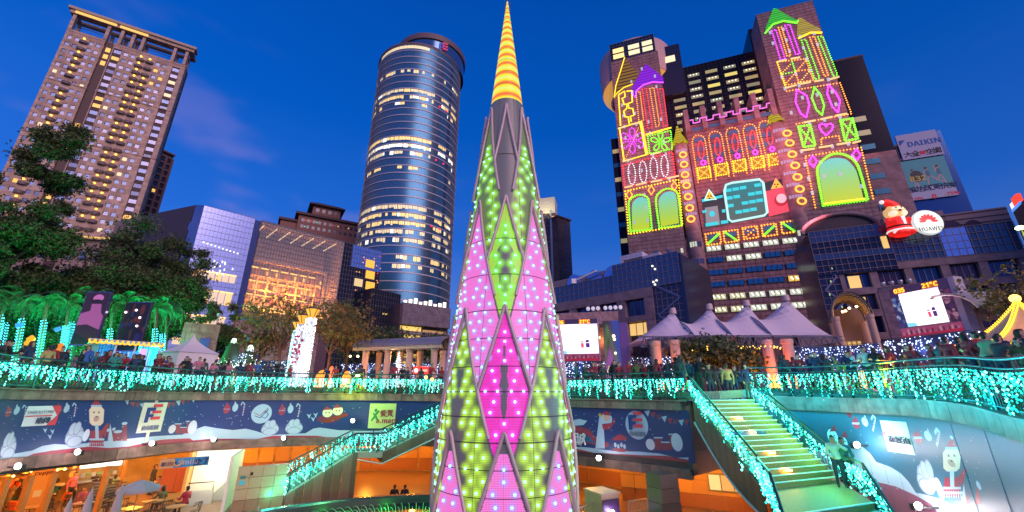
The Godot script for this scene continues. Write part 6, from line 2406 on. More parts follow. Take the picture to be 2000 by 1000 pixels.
func pool() -> void:
	var c := V(-4.5,0,-16.0)
	var t := thing("round_pool", "round fountain pool with a dark stone rim and green-lit water jets around the cone", "pool", V(c.x, FLOOR, c.z))
	var b := B.new()
	b.lathe(c, [P2(10.6, FLOOR), P2(10.6, FLOOR+0.6), P2(10.0, FLOOR+0.66), P2(9.8, FLOOR+0.6), P2(9.8, FLOOR+0.05)],72)
	part("rim", b, mat("pool_rim",0.05,0.06,0.07,0.25), t)
	b = B.new()
	b.lathe(c, [P2(9.85, FLOOR+0.3), P2(0.01, FLOOR+0.3)],48)
	part("water", b, mat("pool_water",0.004,0.03,0.016,0.08), t)
	var jm := pane("jet_water",0.5,0.9,0.6,0.55)
	jm.roughness = 0.3
	jm.emission_enabled = true
	jm.emission = lin(0.02,0.4,0.12)
	jm.emission_energy_multiplier = 0.6
	b = B.new()
	for i in 190:
		var a := lerpf(-PI * 0.34, PI * 0.3, i / 189.0) + PI
		var d := V(sin(a),0, cos(a))
		var pts := []
		var r := 9.6 - 0.8 * (i % 4)
		for j in 6:
			var q := j / 5.0
			pts.append(c+d*lerpf(r, r - 1.8, q)+UP*(FLOOR+0.32+0.8*q*(1 - q))+d.cross(UP)*0.25*q)
		b.tube(pts,0.006,3,0.016)
	part("water_jets", b, jm, t, "stuff")
	for i in 7:
		var a := lerpf(-0.6,1.1, i / 6.0) + PI
		omni(c+V(sin(a),0, cos(a))*8.0+UP*(FLOOR+0.6), Color(0.1,1.0,0.3),0.9,0.1)
	for s in [[552,972], [520,990]]:
		pass

# ---- stairs
func flight(parent: Node3D, l0: Vector3, r0: Vector3, l1: Vector3, r1: Vector3, n: int, m: Material, nose: Material) -> void:
	for i in n:
		var a := l0.lerp(l1, float(i) / n)
		var c := r0.lerp(r1, float(i) / n)
		var a2 := l0.lerp(l1, float(i + 1) / n)
		var c2 := r0.lerp(r1, float(i + 1) / n)
		var y0 := a.y - 0.25
		var y1 := a2.y
		var b := B.new()
		var q := [V(a.x, y1, a.z), V(c.x, y1, c.z), V(c2.x, y1, c2.z), V(a2.x, y1, a2.z)]
		var p := [V(a.x, y0, a.z), V(c.x, y0, c.z), V(c2.x, y0, c2.z), V(a2.x, y0, a2.z)]
		b.quad(q[0], q[1], q[2], q[3])
		for k in 4:
			b.quad(p[k], p[(k+1) % 4], q[(k+1) % 4], q[k])
		b.quad(p[3], p[2], p[1], p[0])
		var st := part("step", b, m, parent)
		b = B.new()
		b.bar(q[0]+UP*0.012, q[1]+UP*0.012,0.07,0.03)
		part("nosing", b, nose, st)

func offset_line(a: Vector3, b: Vector3, n: int, dy: float) -> Array:
	var out := []
	for i in n+1:
		out.append(a.lerp(b, float(i)/n)+UP*dy)
	return out

func stairs() -> void:
	var stone := mat("step_stone",0.4,0.33,0.12,0.6,0, "fine",0.8)
	var nose := mat("step_nosing",0.55,0.85,0.8,0.4)
	var steel := mat("rail_teal_steel")
	var teal := glow("teal_bulb")
	var brown := mat("string_brown",0.2,0.085,0.06,0.5,0, "fine",0.8)
	var white := mat("string_edge",0.55,0.52,0.52,0.5)
	var LY := -3.2
	var tl := at_height(1388,781, 0.0 - 0.001)
	tl = at(1354,784,20.4)
	var tr := at(1466,776,21.8)
	tl.y = -0.28
	tr.y = -0.28
	var bl := at_height(1492,957, LY)
	var br := at_height(1642,941, LY)
	var t := thing("wide_stair", "wide stone stair with teal-lit step edges coming down to a landing on the right", "stairs", bl)
	flight(t, bl, br, tl, tr,17, stone, nose)
	var fl := at_height(1522,1004, LY)
	var frr := at_height(1700,978, LY)
	var b := B.new()
	b.quad(fl, frr, br, bl)
	b.quad(fl - UP*0.2, frr - UP*0.2, frr, fl)
	part("landing", b, mat("landing_stone",0.3,0.26,0.13,0.5,0, "fine",0.8), t)
	var dirl := (fl - bl)
	dirl.y = 0
	dirl = dirl.normalized()
	var ll := fl + dirl * 4.6 - UP * 2.6
	var lr := frr + dirl * 4.6 - UP * 2.6
	flight(t, ll, lr, fl, frr,15, stone, nose)
	var k := 18
	var side := (bl - br).normalized() * 0.06
	var lower := []
	for i in k:
		var a := bl.lerp(tl, float(i) / k)
		var c := bl.lerp(tl, float(i + 1) / k)
		var da := 0.95 + 0.75 * sin(PI * clampf(float(i) / k,0,1)) * 0.6
		var dc := 0.95 + 0.75 * sin(PI * clampf(float(i + 1) / k,0,1)) * 0.6
		b = B.new()
		b.quad(a+side - UP*da, a+side*1.01+UP*0.0, c+side+UP*(c.y - a.y - (c.y - a.y)), c+side - UP*dc)
		b.quad(c - UP*dc, c, a, a - UP*da)
		b.quad(a+side, a, c, c+side)
		part("string_panel", b, [brown, mat("string_brown_b")][i % 2], t)
		lower.append(a+side*1.5 - UP*da)
	lower.append(tl+side*1.5 - UP*0.95)
	b = B.new()
	b.tube(lower,0.05,5)
	part("string_edge", b, white, t)
	var sd := side * 1.2
	var ra := [tl + sd, bl + sd, fl + sd, ll + sd]
	railing("curved railing on the left side of the wide stair", offset_line(ra[1], ra[0],12,0.0),1.12, steel,0.16,1.6)
	railing("railing at the left end of the stair landing", offset_line(ra[2], ra[1],4,0.0) ,1.05, steel,0.16,1.6)
	railing("railing going down left from the stair landing", offset_line(ra[3], ra[2],5,0.0),1.05, steel,0.16,1.6)
	hanging_lights("teal string lights on the left railing of the wide stair", offset_line(ra[1] + side * 1.4, ra[0] + side * 1.4,12,0.95),1.0, teal,0.13,0.04)
	hanging_lights("teal string lights on the railing by the landing's left end", offset_line(ra[2] + side, ra[1] + side,4,0.9),0.9, teal,0.08,0.038)
	hanging_lights("teal string lights on the railing going down left", offset_line(ra[3] + side, ra[2] + side,4,0.9),0.9, teal,0.09,0.036)
	var rs := -side * 1.2
	var rr := [tr + rs, br + rs, frr + rs, lr + rs]
	railing("railing on the right side of the wide stair", offset_line(rr[1], rr[0],12,0.0),1.12, steel,0.16,1.6)
	railing("railing along the right end of the stair landing", offset_line(rr[2], rr[1],4,0.0),1.05, steel,0.16,1.4)
	railing("railing going down right from the stair landing", offset_line(rr[3], rr[2],5,0.0),1.05, steel,0.16,1.4)
	hanging_lights("teal string lights on the right railing of the wide stair", offset_line(rr[1], rr[0],12,0.85),0.8, teal,0.14,0.037)
	hanging_lights("teal string lights on the landing's right railing", offset_line(rr[2], rr[1],4,0.85),0.8, teal,0.08,0.036)
	hanging_lights("teal string lights on the railing going down right", offset_line(rr[3], rr[2],4,0.85),0.8, teal,0.09,0.034)
	for i in 7:
		omni(ra[1].lerp(ra[0], (i+0.5)/7) - side*5+UP*1.25, Color(0.08,1.0,0.82),0.8,0.3)
		omni(rr[1].lerp(rr[0], (i+0.5)/7) - side.normalized()*-0.5+UP*0.7, Color(0.5,1.0,0.35),0.75,0.3)
	omni(frr.lerp(br,0.5)+side.normalized()*0.5+UP*0.7, Color(0.5,1.0,0.4),0.9,0.3)
	for q in [[1443,814], [1479,846], [1514,881], [1547,921]]:
		var best := 1e9
		var hitp := Vector3.ZERO
		for i in 17:
			var f := (i + 0.02) / 17.0
			var m0 := bl.lerp(tl, f)
			var m1 := br.lerp(tr, f)
			var p := m0.lerp(m1,0.45) + UP * 0.1
			var e := absf(screen_y(p) - q[1])
			if e < best:
				best = e
				hitp = p
		var lamp := thing("step_lamp", "small warm step lamp on the wide stair, " + {814: "topmost", 846: "second from the top", 881: "third from the top", 921: "lowest"}[q[1]] + " of the four", "lamp", hitp, "step lamps")
		b = B.new()
		b.cube(hitp+V(0,0,0.03), V(0.3,0.07,0.05))
		part("lens", b, glow("step_amber",1.0,0.6,0.2,5.0), lamp)
		b = B.new()
		b.cube(hitp+V(0,0.05,0.02), V(0.36,0.02,0.1))
		part("hood", b, steel, lamp)
		omni(hitp+V(0,0.02,0.2), Color(1.0,0.66,0.3),0.35,0.05)
	var nf := 9.0 / 17.0
	var na := bl.lerp(tl, nf)
	var nc := br.lerp(tr, nf)
	var ff := fac2(na, nc)
	var nt := thing("step_notice", "blue notice strip with white characters on a riser of the wide stair", "notice", na.lerp(nc,0.5))
	var nl := (nc - na).length()
	cubic("board", mat("notice_blue",0.01,0.06,0.22,0.4), nt, Transform3D(Basis(ff.e * nl * 0.5, UP * 0.15, ff.n * 0.02), na.lerp(nc,0.4) + ff.n * 0.05 + UP * 0.08))
	glyphs("notice_lettering", "新北市政府", mat("board_white"), nt, Transform3D(Basis(ff.e, UP, ff.n), na.lerp(nc,0.25) + ff.n * 0.06 + UP * 0.02),0.12,1.2,0.12)
	var p0 := at_height(518,990, FLOOR)
	var p1 := at(690,884,26.6)
	var p2 := at(748,884,26.8)
	var p3 := at(985,765,26.6)
	p2.y = p1.y
	p3.y = 0.0
	var wd := V(-1.0,0,-2.2)
	var w0 := V(-2.0,0,-2.0)
	var u := thing("side_stair", "two-flight stair with teal-lit railings rising to the right towards the cone", "stairs", p0)
	flight(u, p0 + w0, p0, p1 + wd, p1,16, mat("step_pale"), nose)
	b = B.new()
	b.quad(p1, p2, p2+wd, p1+wd)
	b.quad(p1 - UP*0.3, p2 - UP*0.3, p2, p1)
	b.quad(p1 - UP*0.3+wd, p2 - UP*0.3+wd, p2 - UP*0.3, p1 - UP*0.3)
	part("landing", b, mat("step_pale"), u)
	flight(u, p2 + wd, p2, p3 + wd, p3,17, mat("step_pale"), nose)
	b = B.new()
	b.quad(p3, rim.at(rim.find(0.05)), rim.at(rim.find(-0.1)), p3+wd)
	part("top_slab", b, mat("step_pale"), u)
	var n := 9
	for i in n:
		var a := p0.lerp(p1, float(i) / n)
		var c := p0.lerp(p1, float(i + 1) / n)
		b = B.new()
		var o := V(0,0, 0.05 + 0.01 * (i % 2))
		b.quad(V(a.x+0.01, FLOOR, a.z)+o, V(c.x - 0.01, FLOOR, c.z)+o, c+o - V(0.01,0.05,0), a+o+V(0.01,-0.05,0))
		part("string_panel", b, [brown, mat("string_brown_b"), mat("string_brown_c",0.22,0.095,0.07,0.5)][i % 3], u)
	b = B.new()
	b.quad(V(p1.x, FLOOR, p1.z)+V(0,0,0.05), V(p1.x+0.3, FLOOR, p1.z)+V(0,0,0.05), p1+V(0.3,0,0.05), p1+V(0,0,0.05))
	b.quad(V(p1.x+0.3, FLOOR, p1.z+0.05), V(p1.x+0.3, FLOOR, p1.z)+wd, p1+wd+V(0.3,0,0), p1+V(0.3,0,0.05))
	part("end_wall", b, brown, u)
	for i in n:
		var a := p2.lerp(p3, float(i) / n)
		var c := p2.lerp(p3, float(i + 1) / n)
		b = B.new()
		var o := V(0,0, 0.05 + 0.01 * (i % 2))
		b.quad(a+o - UP*0.62, c+o - UP*0.62, c+o, a+o)
		part("string_panel", b, [brown, mat("string_brown_b")][i % 2], u)
	b = B.new()
	b.quad(p2+wd - UP*0.6, p3+wd - UP*0.6, p3 - UP*0.6, p2 - UP*0.6)
	part("underside", b, mat("soffit"), u)
	b = B.new()
	b.tube([p1+V(0.3,-0.36,0.08), p2+V(0,-0.62,0.08), p3+V(0,-0.64,0.08)],0.04,5)
	part("string_edge", b, white, u)
	var f0 := V(0,0,0.0)
	railing("near railing of the left stair's lower flight", offset_line(p0, p1,8,0.0),1.05, steel,0.17,1.3)
	railing("near railing of the left stair's landing and upper flight", [p1 + V(0.05,0,0), p2] + offset_line(p2, p3,8,0.0).slice(1),1.05, steel,0.17,1.3)
	railing("far railing of the left stair's lower flight", offset_line(p0 + w0, p1 + wd,8,0.0),1.05, steel,0.17,1.3)
	railing("far railing of the left stair's upper flight", [p1 + wd + V(0.05,0,0), p2 + wd] + offset_line(p2 + wd, p3 + wd,8,0.0).slice(1),1.05, steel,0.17,1.3)
	var fz := V(0,0,0.1)
	hanging_lights("teal string lights on the near railing of the left stair", offset_line(p0 + fz, p1 + fz,8,0.9),0.85, teal,0.2,0.042)
	hanging_lights("teal string lights on the near railing of the left stair's landing and upper flight", [p1 + fz + UP * 0.9, p2 + fz + UP * 0.9, p3 + fz + UP * 0.9],0.85, teal,0.2,0.042)
	hanging_lights("teal string lights on the far railing of the left stair", [p0 + w0 + UP * 0.9, p1 + wd + UP * 0.9, p2 + wd + UP * 0.9, p3 + wd + UP * 0.9],0.8, teal,0.28,0.04)
	for i in 6:
		omni(p0.lerp(p1, (i+0.5)/6)+V(0,0.5,0.5), Color(0.08,1.0,0.82),0.9,0.3)
		omni(p2.lerp(p3, (i+0.5)/6)+V(0,0.5,0.5), Color(0.08,1.0,0.82),0.8,0.3)
		omni(p0.lerp(p1, (i+0.5)/6)+wd*0.6+V(0,0.8,0), Color(0.08,1.0,0.82),0.8,0.3)
	b = B.new()
	for i in 3:
		b.cube(p0+V(-0.5 - 0.25*i+0.2, 0.42 - 0.17*i, wd.z/2), V(0.6+0.5*i,0.17, 2.6+0.5*i))
	part("foot_step", b, mat("step_pale"), u)

func screen_y(p: Vector3) -> float:
	var zc := -p.z * c0 + p.y * s0
	return 500.0 - F*(p.z*s0+p.y*c0)/zc

# ---- the rooms and terrace below
func lower_floor() -> void:
	var lens := glow("room_lamp")
	var lamp_no := 0
	for q in [[-1.4,3.0], [-1.2,4.6], [-1.05,2.6], [-0.88,4.6], [-0.75,3.0], [-0.62,4.6], [-0.5,2.6], [-0.36,4.8], [-0.24,3.0], [-0.12,4.8], [0.1,3.2], [0.22,5.0], [0.34,2.6], [0.42,5.2]]:
		var s := rim.find(q[0])
		var p: Vector3 = rim.at(s) - rim.inward(s)*q[1]
		p.y = -3.31
		var t := thing("ceiling_lamp", "round warm ceiling lamp under the plaza, %s from the left" % ORD[lamp_no], "lamp", p, "ceiling lamps below the plaza")
		var b := B.new()
		b.lathe(p, [P2(0.01,-0.08), P2(0.2,-0.06), P2(0.22,0.04)],14)
		part("lens", b, lens, t)
		lamp_no += 1
		omni(p - UP*0.35, Color(1.0,0.64,0.2), 9.0 if q[0] > -0.7 else 10.0,0.15)
	var b := B.new()
	var p0 := at_height(1293,990, FLOOR + 0.1)
	p0 = at(1294,985,19.4)
	var p1 := at(1330,985,19.8)
	var pf := fac2(V(p0.x,-3.25, p0.z), V(p1.x,-3.25, p1.z))
	var L := P2(p1.x - p0.x, p1.z - p0.z).length()
	var t := thing("square_pillar", "square brown stone pillar under the ledge right of the cone", "pillar", pf.p(L / 2, FLOOR,-0.3))
	for i in 5:
		wb("stone_block", pf,0, L, FLOOR + i * 0.55 + 0.01, FLOOR + (i + 1) * 0.55 - 0.01,-0.9, 0.01 * (i % 2), [mat("pillar_brown"), mat("pillar_brown_b",0.14,0.07,0.055,0.4)][i % 2], t)
	var cf := fac2(at(1172,935,21.5), at(1202,935,21.9))
	t = thing("metal_cabinet", "beige metal equipment cabinet with a bright lamp on its dark front", "cabinet", cf.p(0.4, FLOOR,-0.4))
	wb("body", cf,0,1.05, FLOOR, FLOOR + 1.55,-1.3,0, mat("cabinet_beige",0.42,0.34,0.2,0.5), t)
	wb("front", cf,0.04,1.0, FLOOR + 0.08, FLOOR + 1.35,0.0,0.04, mat("cabinet_dark",0.04,0.02,0.05,0.4), t)
	wb("lid", cf,-0.04,1.1, FLOOR + 1.55, FLOOR + 1.62,-1.35,0.06, mat("cabinet_lid",0.5,0.42,0.28,0.5), t)
	b = B.new()
	b.ball(cf.p(0.5, FLOOR+0.85,0.08), V(0.13,0.1,0.06),10)
	part("lamp_lens", b, glow("violet_lens",0.85,0.75,1.0,12.0), t)
	omni(cf.p(0.5, FLOOR+0.85,0.3), Color(0.8,0.7,1.0),0.9,0.1)
	for s in [[1122,985,21.0,1178,952,23.0, "beige metal barrier left of the equipment cabinet"], [1190,1002,19.6,1262,965,21.2, "beige metal barrier in front of the equipment cabinet"], [1225,965,22.5,1262,955,23.0, "beige metal barrier behind the cabinet"]]:
		var a := at(s[0], s[1], s[2])
		var c := at(s[3], s[4], s[5])
		a.y = FLOOR
		c.y = FLOOR
		var g := thing("barrier", s[6], "barrier", a)
		var mm := mat("barrier_beige",0.5,0.42,0.24,0.35,0.3)
		b = B.new()
		b.tube([a+UP*0.1, a+UP*1.0, a+UP*1.1+(c - a)*0.03, c+UP*1.1 - (c - a)*0.03, c+UP*1.0, c+UP*0.1],0.035,6)
		part("frame", b, mm, g)
		b = B.new()
		b.tube([a+UP*0.2, c+UP*0.2],0.025,5)
		part("lower_rail", b, mm, g)
		for i in range(1,13):
			b = B.new()
			var q := a.lerp(c, i / 13.0)
			b.tube([q+UP*0.2, q+UP*1.1],0.014,4)
			part("bar", b, mm, g)
		for q in [a, c]:
			b = B.new()
			b.bar(q+V(0,0.06,-0.3), q+V(0,0.06,0.3),0.05,0.05)
			part("foot", b, mm, g)
	var sr := rim.length - 0.1
	var wc := rim.at(sr) - rim.inward(sr) * 4.0
	var wf := fac2(at(1350,930,26.0), at(1480,960,24.6))
	t = thing("side_wall", "orange tiled wall with a band of frosted windows under the wide stair", "wall", wf.p(2, FLOOR,0))
	wb("wall", wf,-4.0,9, FLOOR,-3.25,-0.4,-0.06, mat("room_wall"), t)
	for i in 16:
		for j in 3:
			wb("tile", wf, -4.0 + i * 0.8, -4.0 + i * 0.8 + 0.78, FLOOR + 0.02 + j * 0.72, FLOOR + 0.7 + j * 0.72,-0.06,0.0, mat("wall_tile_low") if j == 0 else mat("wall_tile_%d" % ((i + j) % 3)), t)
	var h0 := hit(wf,1385,940)
	for i in 4:
		wb("window_pane", wf, h0.x + i * 0.62, h0.x + i * 0.62 + 0.56, FLOOR + 1.0, FLOOR + 1.75,0.0,0.05, [glow("frosted_a",1.0,0.8,0.35,0.7), glow("frosted_b",1.0,0.62,0.2,0.5)][i % 2], t)
	wb("window_frame", wf, h0.x - 0.08, h0.x + 2.52, FLOOR + 1.76, FLOOR + 1.84,0.0,0.08, mat("frame_olive"), t)
	wb("window_frame", wf, h0.x - 0.08, h0.x + 2.52, FLOOR + 0.92, FLOOR + 1.0,0.0,0.08, mat("frame_olive"), t)
	for i in 5:
		wb("window_frame", wf, h0.x - 0.06 + i * 0.62, h0.x + i * 0.62, FLOOR + 0.92, FLOOR + 1.84,0.0,0.07, mat("frame_olive"), t)
	omni(wf.p(2.5,-4.4,2.2), Color(1.0,0.6,0.2),4.0,0.3)
	cafe()

func chair_at(p: Vector3, turn: float, proto: Array, label: String) -> void:
	var o: Node3D
	if proto.is_empty():
		o = thing("cafe_chair", label, "chair", Vector3.ZERO, "cafe chairs")
		var m := mat("wicker")
		var b := B.new()
		b.lathe(Vector3.ZERO, [P2(0.01,0.43), P2(0.22,0.43), P2(0.23,0.46), P2(0.01,0.47)],12)
		part("seat", b, m, o)
		b = B.new()
		var arc := []
		for i in 9:
			var a := lerpf(-2.0,2.0, i / 8.0)
			arc.append(V(sin(a)*0.27, 0.82 - 0.13*absf(a)/2.0*absf(a)/2.0, -cos(a)*0.25))
		b.tube(arc,0.02,5)
		part("back_rail", b, m, o)
		b = B.new()
		for i in 7:
			var a := lerpf(-1.1,1.1, i / 6.0)
			b.tube([V(sin(a)*0.22,0.45, -cos(a)*0.2), V(sin(a)*0.27,0.79, -cos(a)*0.25)],0.011,4)
		part("backrest", b, m, o)
		for s in [V(-1,0,-1), V(1,0,-1), V(-1,0,1), V(1,0,1)]:
			b = B.new()
			b.tube([s*0.15+UP*0.44, s*0.2],0.017,5)
			part("leg", b, m, o)
		proto.append(o)
	else:
		o = proto[0].duplicate()
		add_child(o, true)
		o.name = "cafe_chair"
		tag(o, label)
	o.position = p
	o.rotation.y = turn

func umbrella(px: float, py: float, d: float, open: bool, label: String) -> void:
	var top := at(px, py, d)
	var t := thing("parasol", label, "parasol", V(top.x, FLOOR, top.z))
	var cloth := mat("parasol_cloth",0.3,0.31,0.36,0.85)
	var b := B.new()
	b.tube([V(top.x, FLOOR, top.z), top+UP*0.12],0.025,6)
	part("pole", b, mat("parasol_pole"), t)
	b = B.new()
	b.lathe(V(top.x, FLOOR, top.z), [P2(0.3,0), P2(0.3,0.06), P2(0.05,0.1)],14)
	part("base", b, mat("lamp_black"), t)
	if open:
		for i in 8:
			var a0 := TAU * i / 8 + 0.2
			var a1 := TAU * (i + 1) / 8 + 0.2
			var r := 0.85
			var e0 := top + V(sin(a0) * r,-0.36, cos(a0) * r)
			var e1 := top + V(sin(a1) * r,-0.36, cos(a1) * r)
			var m0 := top + V(sin(a0) * r * 0.5,-0.14, cos(a0) * r * 0.5)
			var m1 := top + V(sin(a1) * r * 0.5,-0.14, cos(a1) * r * 0.5)
			b = B.new()
			b.tri(m0, m1, top)
			b.quad(e0, e1 , m1, m0)
			b.quad(e0 - UP*0.12, e1 - UP*0.12, e1, e0)
			var cp := part("canopy_panel", b, [cloth, mat("parasol_cloth_b",0.27,0.28,0.34,0.85)][i % 2], t)
			b = B.new()
			b.tube([top - UP*0.04, m0 - UP*0.03, e0 - UP*0.02],0.012,4)
			part("rib", b, mat("parasol_pole"), cp)
	else:
		b = B.new()
		var prof := [P2(0.12,-1.75), P2(0.2,-1.5), P2(0.17,-0.8), P2(0.09,-0.2), P2(0.02,0.05)]
		b.lathe(top, prof,9)
		part("folded_canopy", b, cloth, t)

func cafe() -> void:
	var wood := mat("cafe_wood",0.62,0.22,0.03,0.5,0, "fine",1.0)
	var b: B
	for q in [[18,905,19.3, "leftmost"], [62,895,20.2, "second from the left"], [103,888,21.0, "third from the left"], [141,880,23.4, "fourth from the left"], [245,868,25.2, "fifth from the left"]]:
		var p := at(q[0], q[1], q[2])
		var s := rim.find(sight(q[0],850).x)
		p = rim.at(s) - rim.inward(s)*0.5
		var t := thing("wooden_post", "orange wooden post of the cafe front, %s" % q[3], "post", V(p.x, FLOOR, p.z), "cafe front posts")
		b = B.new()
		b.cube(V(p.x, (FLOOR - 3.8)/2, p.z), V(0.2, -3.25 - FLOOR,0.2))
		part("shaft", b, wood, t)
		b = B.new()
		b.cube(V(p.x, FLOOR+0.1, p.z), V(0.28,0.2,0.28))
		part("plinth", b, mat("pillar_brown"), t)
	var kf := fac2(at(170,905,27.5), at(228,895,28.5))
	var t := thing("kitchen_counter", "bright steel kitchen counter behind a serving hatch in the cafe", "counter", kf.p(1, FLOOR,0))
	wb("hatch_light", kf,-0.2,1.7,-4.3,-3.5,-0.5,-0.45, glow("kitchen_white"), t)
	wb("hatch_frame", kf,-0.4,-0.25, FLOOR,-3.255,-0.4,0.0, wood, t)
	wb("hatch_frame", kf,1.75,1.9, FLOOR,-3.255,-0.4,0.0, wood, t)
	wb("counter_top", kf,-0.2,1.7, FLOOR + 1.0, FLOOR + 1.06,-0.4,0.5, mat("steel_bright"), t)
	wb("counter_front", kf,-0.15,1.65, FLOOR, FLOOR + 1.0,-0.3,0.4, mat("counter_dark",0.12,0.1,0.08,0.5), t)
	for i in 7:
		wb("pan", kf, i * 0.24 - 0.1, i * 0.24 + 0.08, FLOOR + 1.25 + 0.1 * (i % 2), FLOOR + 1.45,-0.3,-0.1, [mat("steel_bright"), mat("pan_green",0.1,0.25,0.08)][i % 2], t)
	omni(kf.p(0.8,-3.7,0.6), Color(0.95,1.0,0.9),2.2,0.3)
	var mf := fac2(at(70,905,23.5), at(95,902,23.9))
	t = thing("menu_board", "tall wooden menu cupboard with lettering behind the cafe posts", "board", mf.p(0.5, FLOOR,0))
	wb("board", mf,0,0.85, FLOOR,-3.255,-0.3,0, mat("menu_wood"), t)
	word("board_lettering", "Cuppa", mat("menu_ink",0.1,0.03,0.02), t, mf.xf(0.42,-3.9,0.03),0.16)
	wb("poster_sheet", mf,0.28,0.56,-5.0,-4.7,0.0,0.02, mat("print_cream"), t)
	var goods := [B.new(), B.new(), B.new()]
	var bulb := B.new()
	for i in 150:
		var s := rim.find(sight(rr(-40,330),850).x)
		var p := rim.at(s) - rim.inward(s) * rr(5.2,6.7)
		var w := rr(0.08,0.4)
		goods[i % 3].cube(V(p.x, FLOOR+0.5+0.5*(i % 5)+0.1*rng.randf(), p.z), V(w, rr(0.1,0.4),0.2))
		if i < 34:
			p = rim.at(s) - rim.inward(s)*rr(0.9,5.0)
			bulb.ball(V(p.x, -3.45 - 0.25*rng.randf(), p.z), Vector3.ONE*0.055,6)
	t = thing("shelf_goods", "cluttered shelves and goods along the back wall of the cafe", "shelves", rim.at(6.0) - rim.inward(6.0) * 6.0 + UP * FLOOR)
	part("boxes", goods[0], mat("goods_red",0.4,0.05,0.02), t, "stuff")
	part("boxes", goods[1], mat("goods_dark",0.06,0.04,0.03), t, "stuff")
	part("boxes", goods[2], mat("goods_cream",0.7,0.55,0.3), t, "stuff")
	t = thing("string_lights", "small warm bulbs hung under the ceiling of the cafe", "string lights", rim.at(6.0) - rim.inward(6.0) * 3.0 + UP * -3.5)
	part("bulbs", bulb, glow("room_lamp"), t, "stuff")
	for q in [[255,25.6,9], [268,25.4,8], [283,25.3,7], [297,25.0,6]]:
		var s := rim.find(sight(q[0],850).x)
		var p := rim.at(s) - rim.inward(s) * 1.2
		t = thing("chair_stack", "stack of %s wicker chairs by the cafe wall" % {9: "nine", 8: "eight", 7: "seven", 6: "six"}[q[2]], "chair stack", V(p.x, FLOOR, p.z))
		for i in q[2]:
			b = B.new()
			var arc := []
			for k in 9:
				var a := lerpf(-2.2,2.2, k / 8.0)
				arc.append(V(p.x+sin(a)*0.27, FLOOR+0.7+i*0.15, p.z+cos(a)*0.25))
			b.tube(arc,0.035,5)
			b.lathe(V(p.x, FLOOR+0.4+i*0.15, p.z), [P2(0.01,0), P2(0.22,0), P2(0.22,0.04), P2(0.01,0.04)],10)
			part("chair", b, mat("wicker"), t)
		for k in 4:
			b = B.new()
			b.cube(V(p.x+0.18*(1 if k % 2 else -1), FLOOR+0.2, p.z+0.18*(1 if k < 2 else -1)), V(0.03,0.4,0.03))
			part("leg", b, mat("wicker"), t)
	umbrella(276,937,21.8, true, "open grey parasol over the cafe tables")
	umbrella(180,957,20.6, false, "folded grey parasol left of the open one")
	umbrella(139,975,20.3, false, "low folded grey parasol at the lower left")
	umbrella(239,948,20.4, false, "tall folded grey parasol just left of the open one")
	var proto := []
	var tops := [[165,981,22.2, "behind the folded parasols"], [258,992,21.6, "under the open parasol"], [300,978,22.6, "right under the open parasol"], [345,988,22.0, "at the right end of the terrace"], [60,990,21.0, "at the far left between the posts"], [215,975,23.6, "by the counter"]]
	for i in tops.size():
		var q: Array = tops[i]
		var p := at_height(q[0], q[1], FLOOR + 0.74)
		t = thing("cafe_table", "round wooden cafe table " + q[3], "table", V(p.x, FLOOR, p.z), "cafe tables")
		b = B.new()
		b.lathe(p, [P2(0.01,-0.04), P2(0.42,-0.04), P2(0.44,0), P2(0.01,0.005)],20)
		part("tabletop", b, mat("table_wood",0.5,0.28,0.1,0.35), t)
		b = B.new()
		b.tube([p - UP*0.04, p - UP*0.7],0.03,6)
		part("stem", b, mat("lamp_black"), t)
		b = B.new()
		b.lathe(V(p.x, FLOOR, p.z), [P2(0.26,0), P2(0.25,0.03), P2(0.04,0.06)],12)
		part("foot", b, mat("lamp_black"), t)
		for k in 3:
			var a := TAU * k / 3 + i * 0.7
			chair_at(V(p.x + sin(a) * 0.8, FLOOR, p.z + cos(a) * 0.8), a + PI, proto, "dark wicker chair, %s at the round table " % ["first", "second", "third"][k] + q[3])
	var bf := fac2(at(318,882,24.0), at(411,880,25.3))
	t = thing("welcome_banner", "blue banner with white and orange lettering hung over the passage", "banner", bf.p(1,-4,0))
	var L := (hit(bf,411,885).x)
	wb("sheet", bf,0, L,-3.74,-3.28,-0.02,0.02, mat("banner_blue",0.03,0.25,0.5,0.6), t)
	wb("sheet_end", bf,0, L * 0.28,-3.73,-3.29,0.02,0.025, mat("banner_orange",0.6,0.35,0.16,0.6), t)
	glyphs("banner_lettering", "新北市", mat("print_ink"), t, bf.xf(0.08,-3.62,0.03),0.2,1.12,0.12)
	word("banner_lettering", "Smile", mat("board_white"), t, bf.xf(L * 0.57,-3.5,0.05),0.24)
	glyphs("banner_lettering", "來了", mat("banner_navy"), t, bf.xf(L * 0.7,-3.67,0.03),0.3,1.1,0.14)
	word("banner_lettering", "!", mat("banner_navy"), t, bf.xf(L * 0.95,-3.5,0.05),0.3)
	b = B.new()
	var u := []
	for i in 9:
		var a := PI + PI * i / 8.0
		u.append(bf.p(L*0.36+cos(a)*0.17, -3.48+sin(a)*0.17,0.05))
	b.tube(u,0.035,6)
	b.tube([bf.p(L*0.36 - 0.17,-3.48,0.05), bf.p(L*0.36 - 0.17,-3.38,0.05)],0.035,6)
	b.tube([bf.p(L*0.36+0.17,-3.48,0.05), bf.p(L*0.36+0.17,-3.36,0.05)],0.035,6)
	part("smile_emblem", b, mat("banner_amber",0.7,0.4,0.1), t)
	var pf := fac2(at(375,930,27.0), at(470,930,28.0))
	t = thing("white_passage", "bright white passage opening right of the orange door", "passage", pf.p(2, FLOOR,-2))
	var w := hit(pf,462,930).x
	wb("back_wall", pf,0, w, FLOOR,-3.255,-0.3,0, mat("passage_white"), t)
	wb("side_wall", pf, w, w + 0.15, FLOOR,-3.255,-0.3,3.4, mat("passage_white"), t)
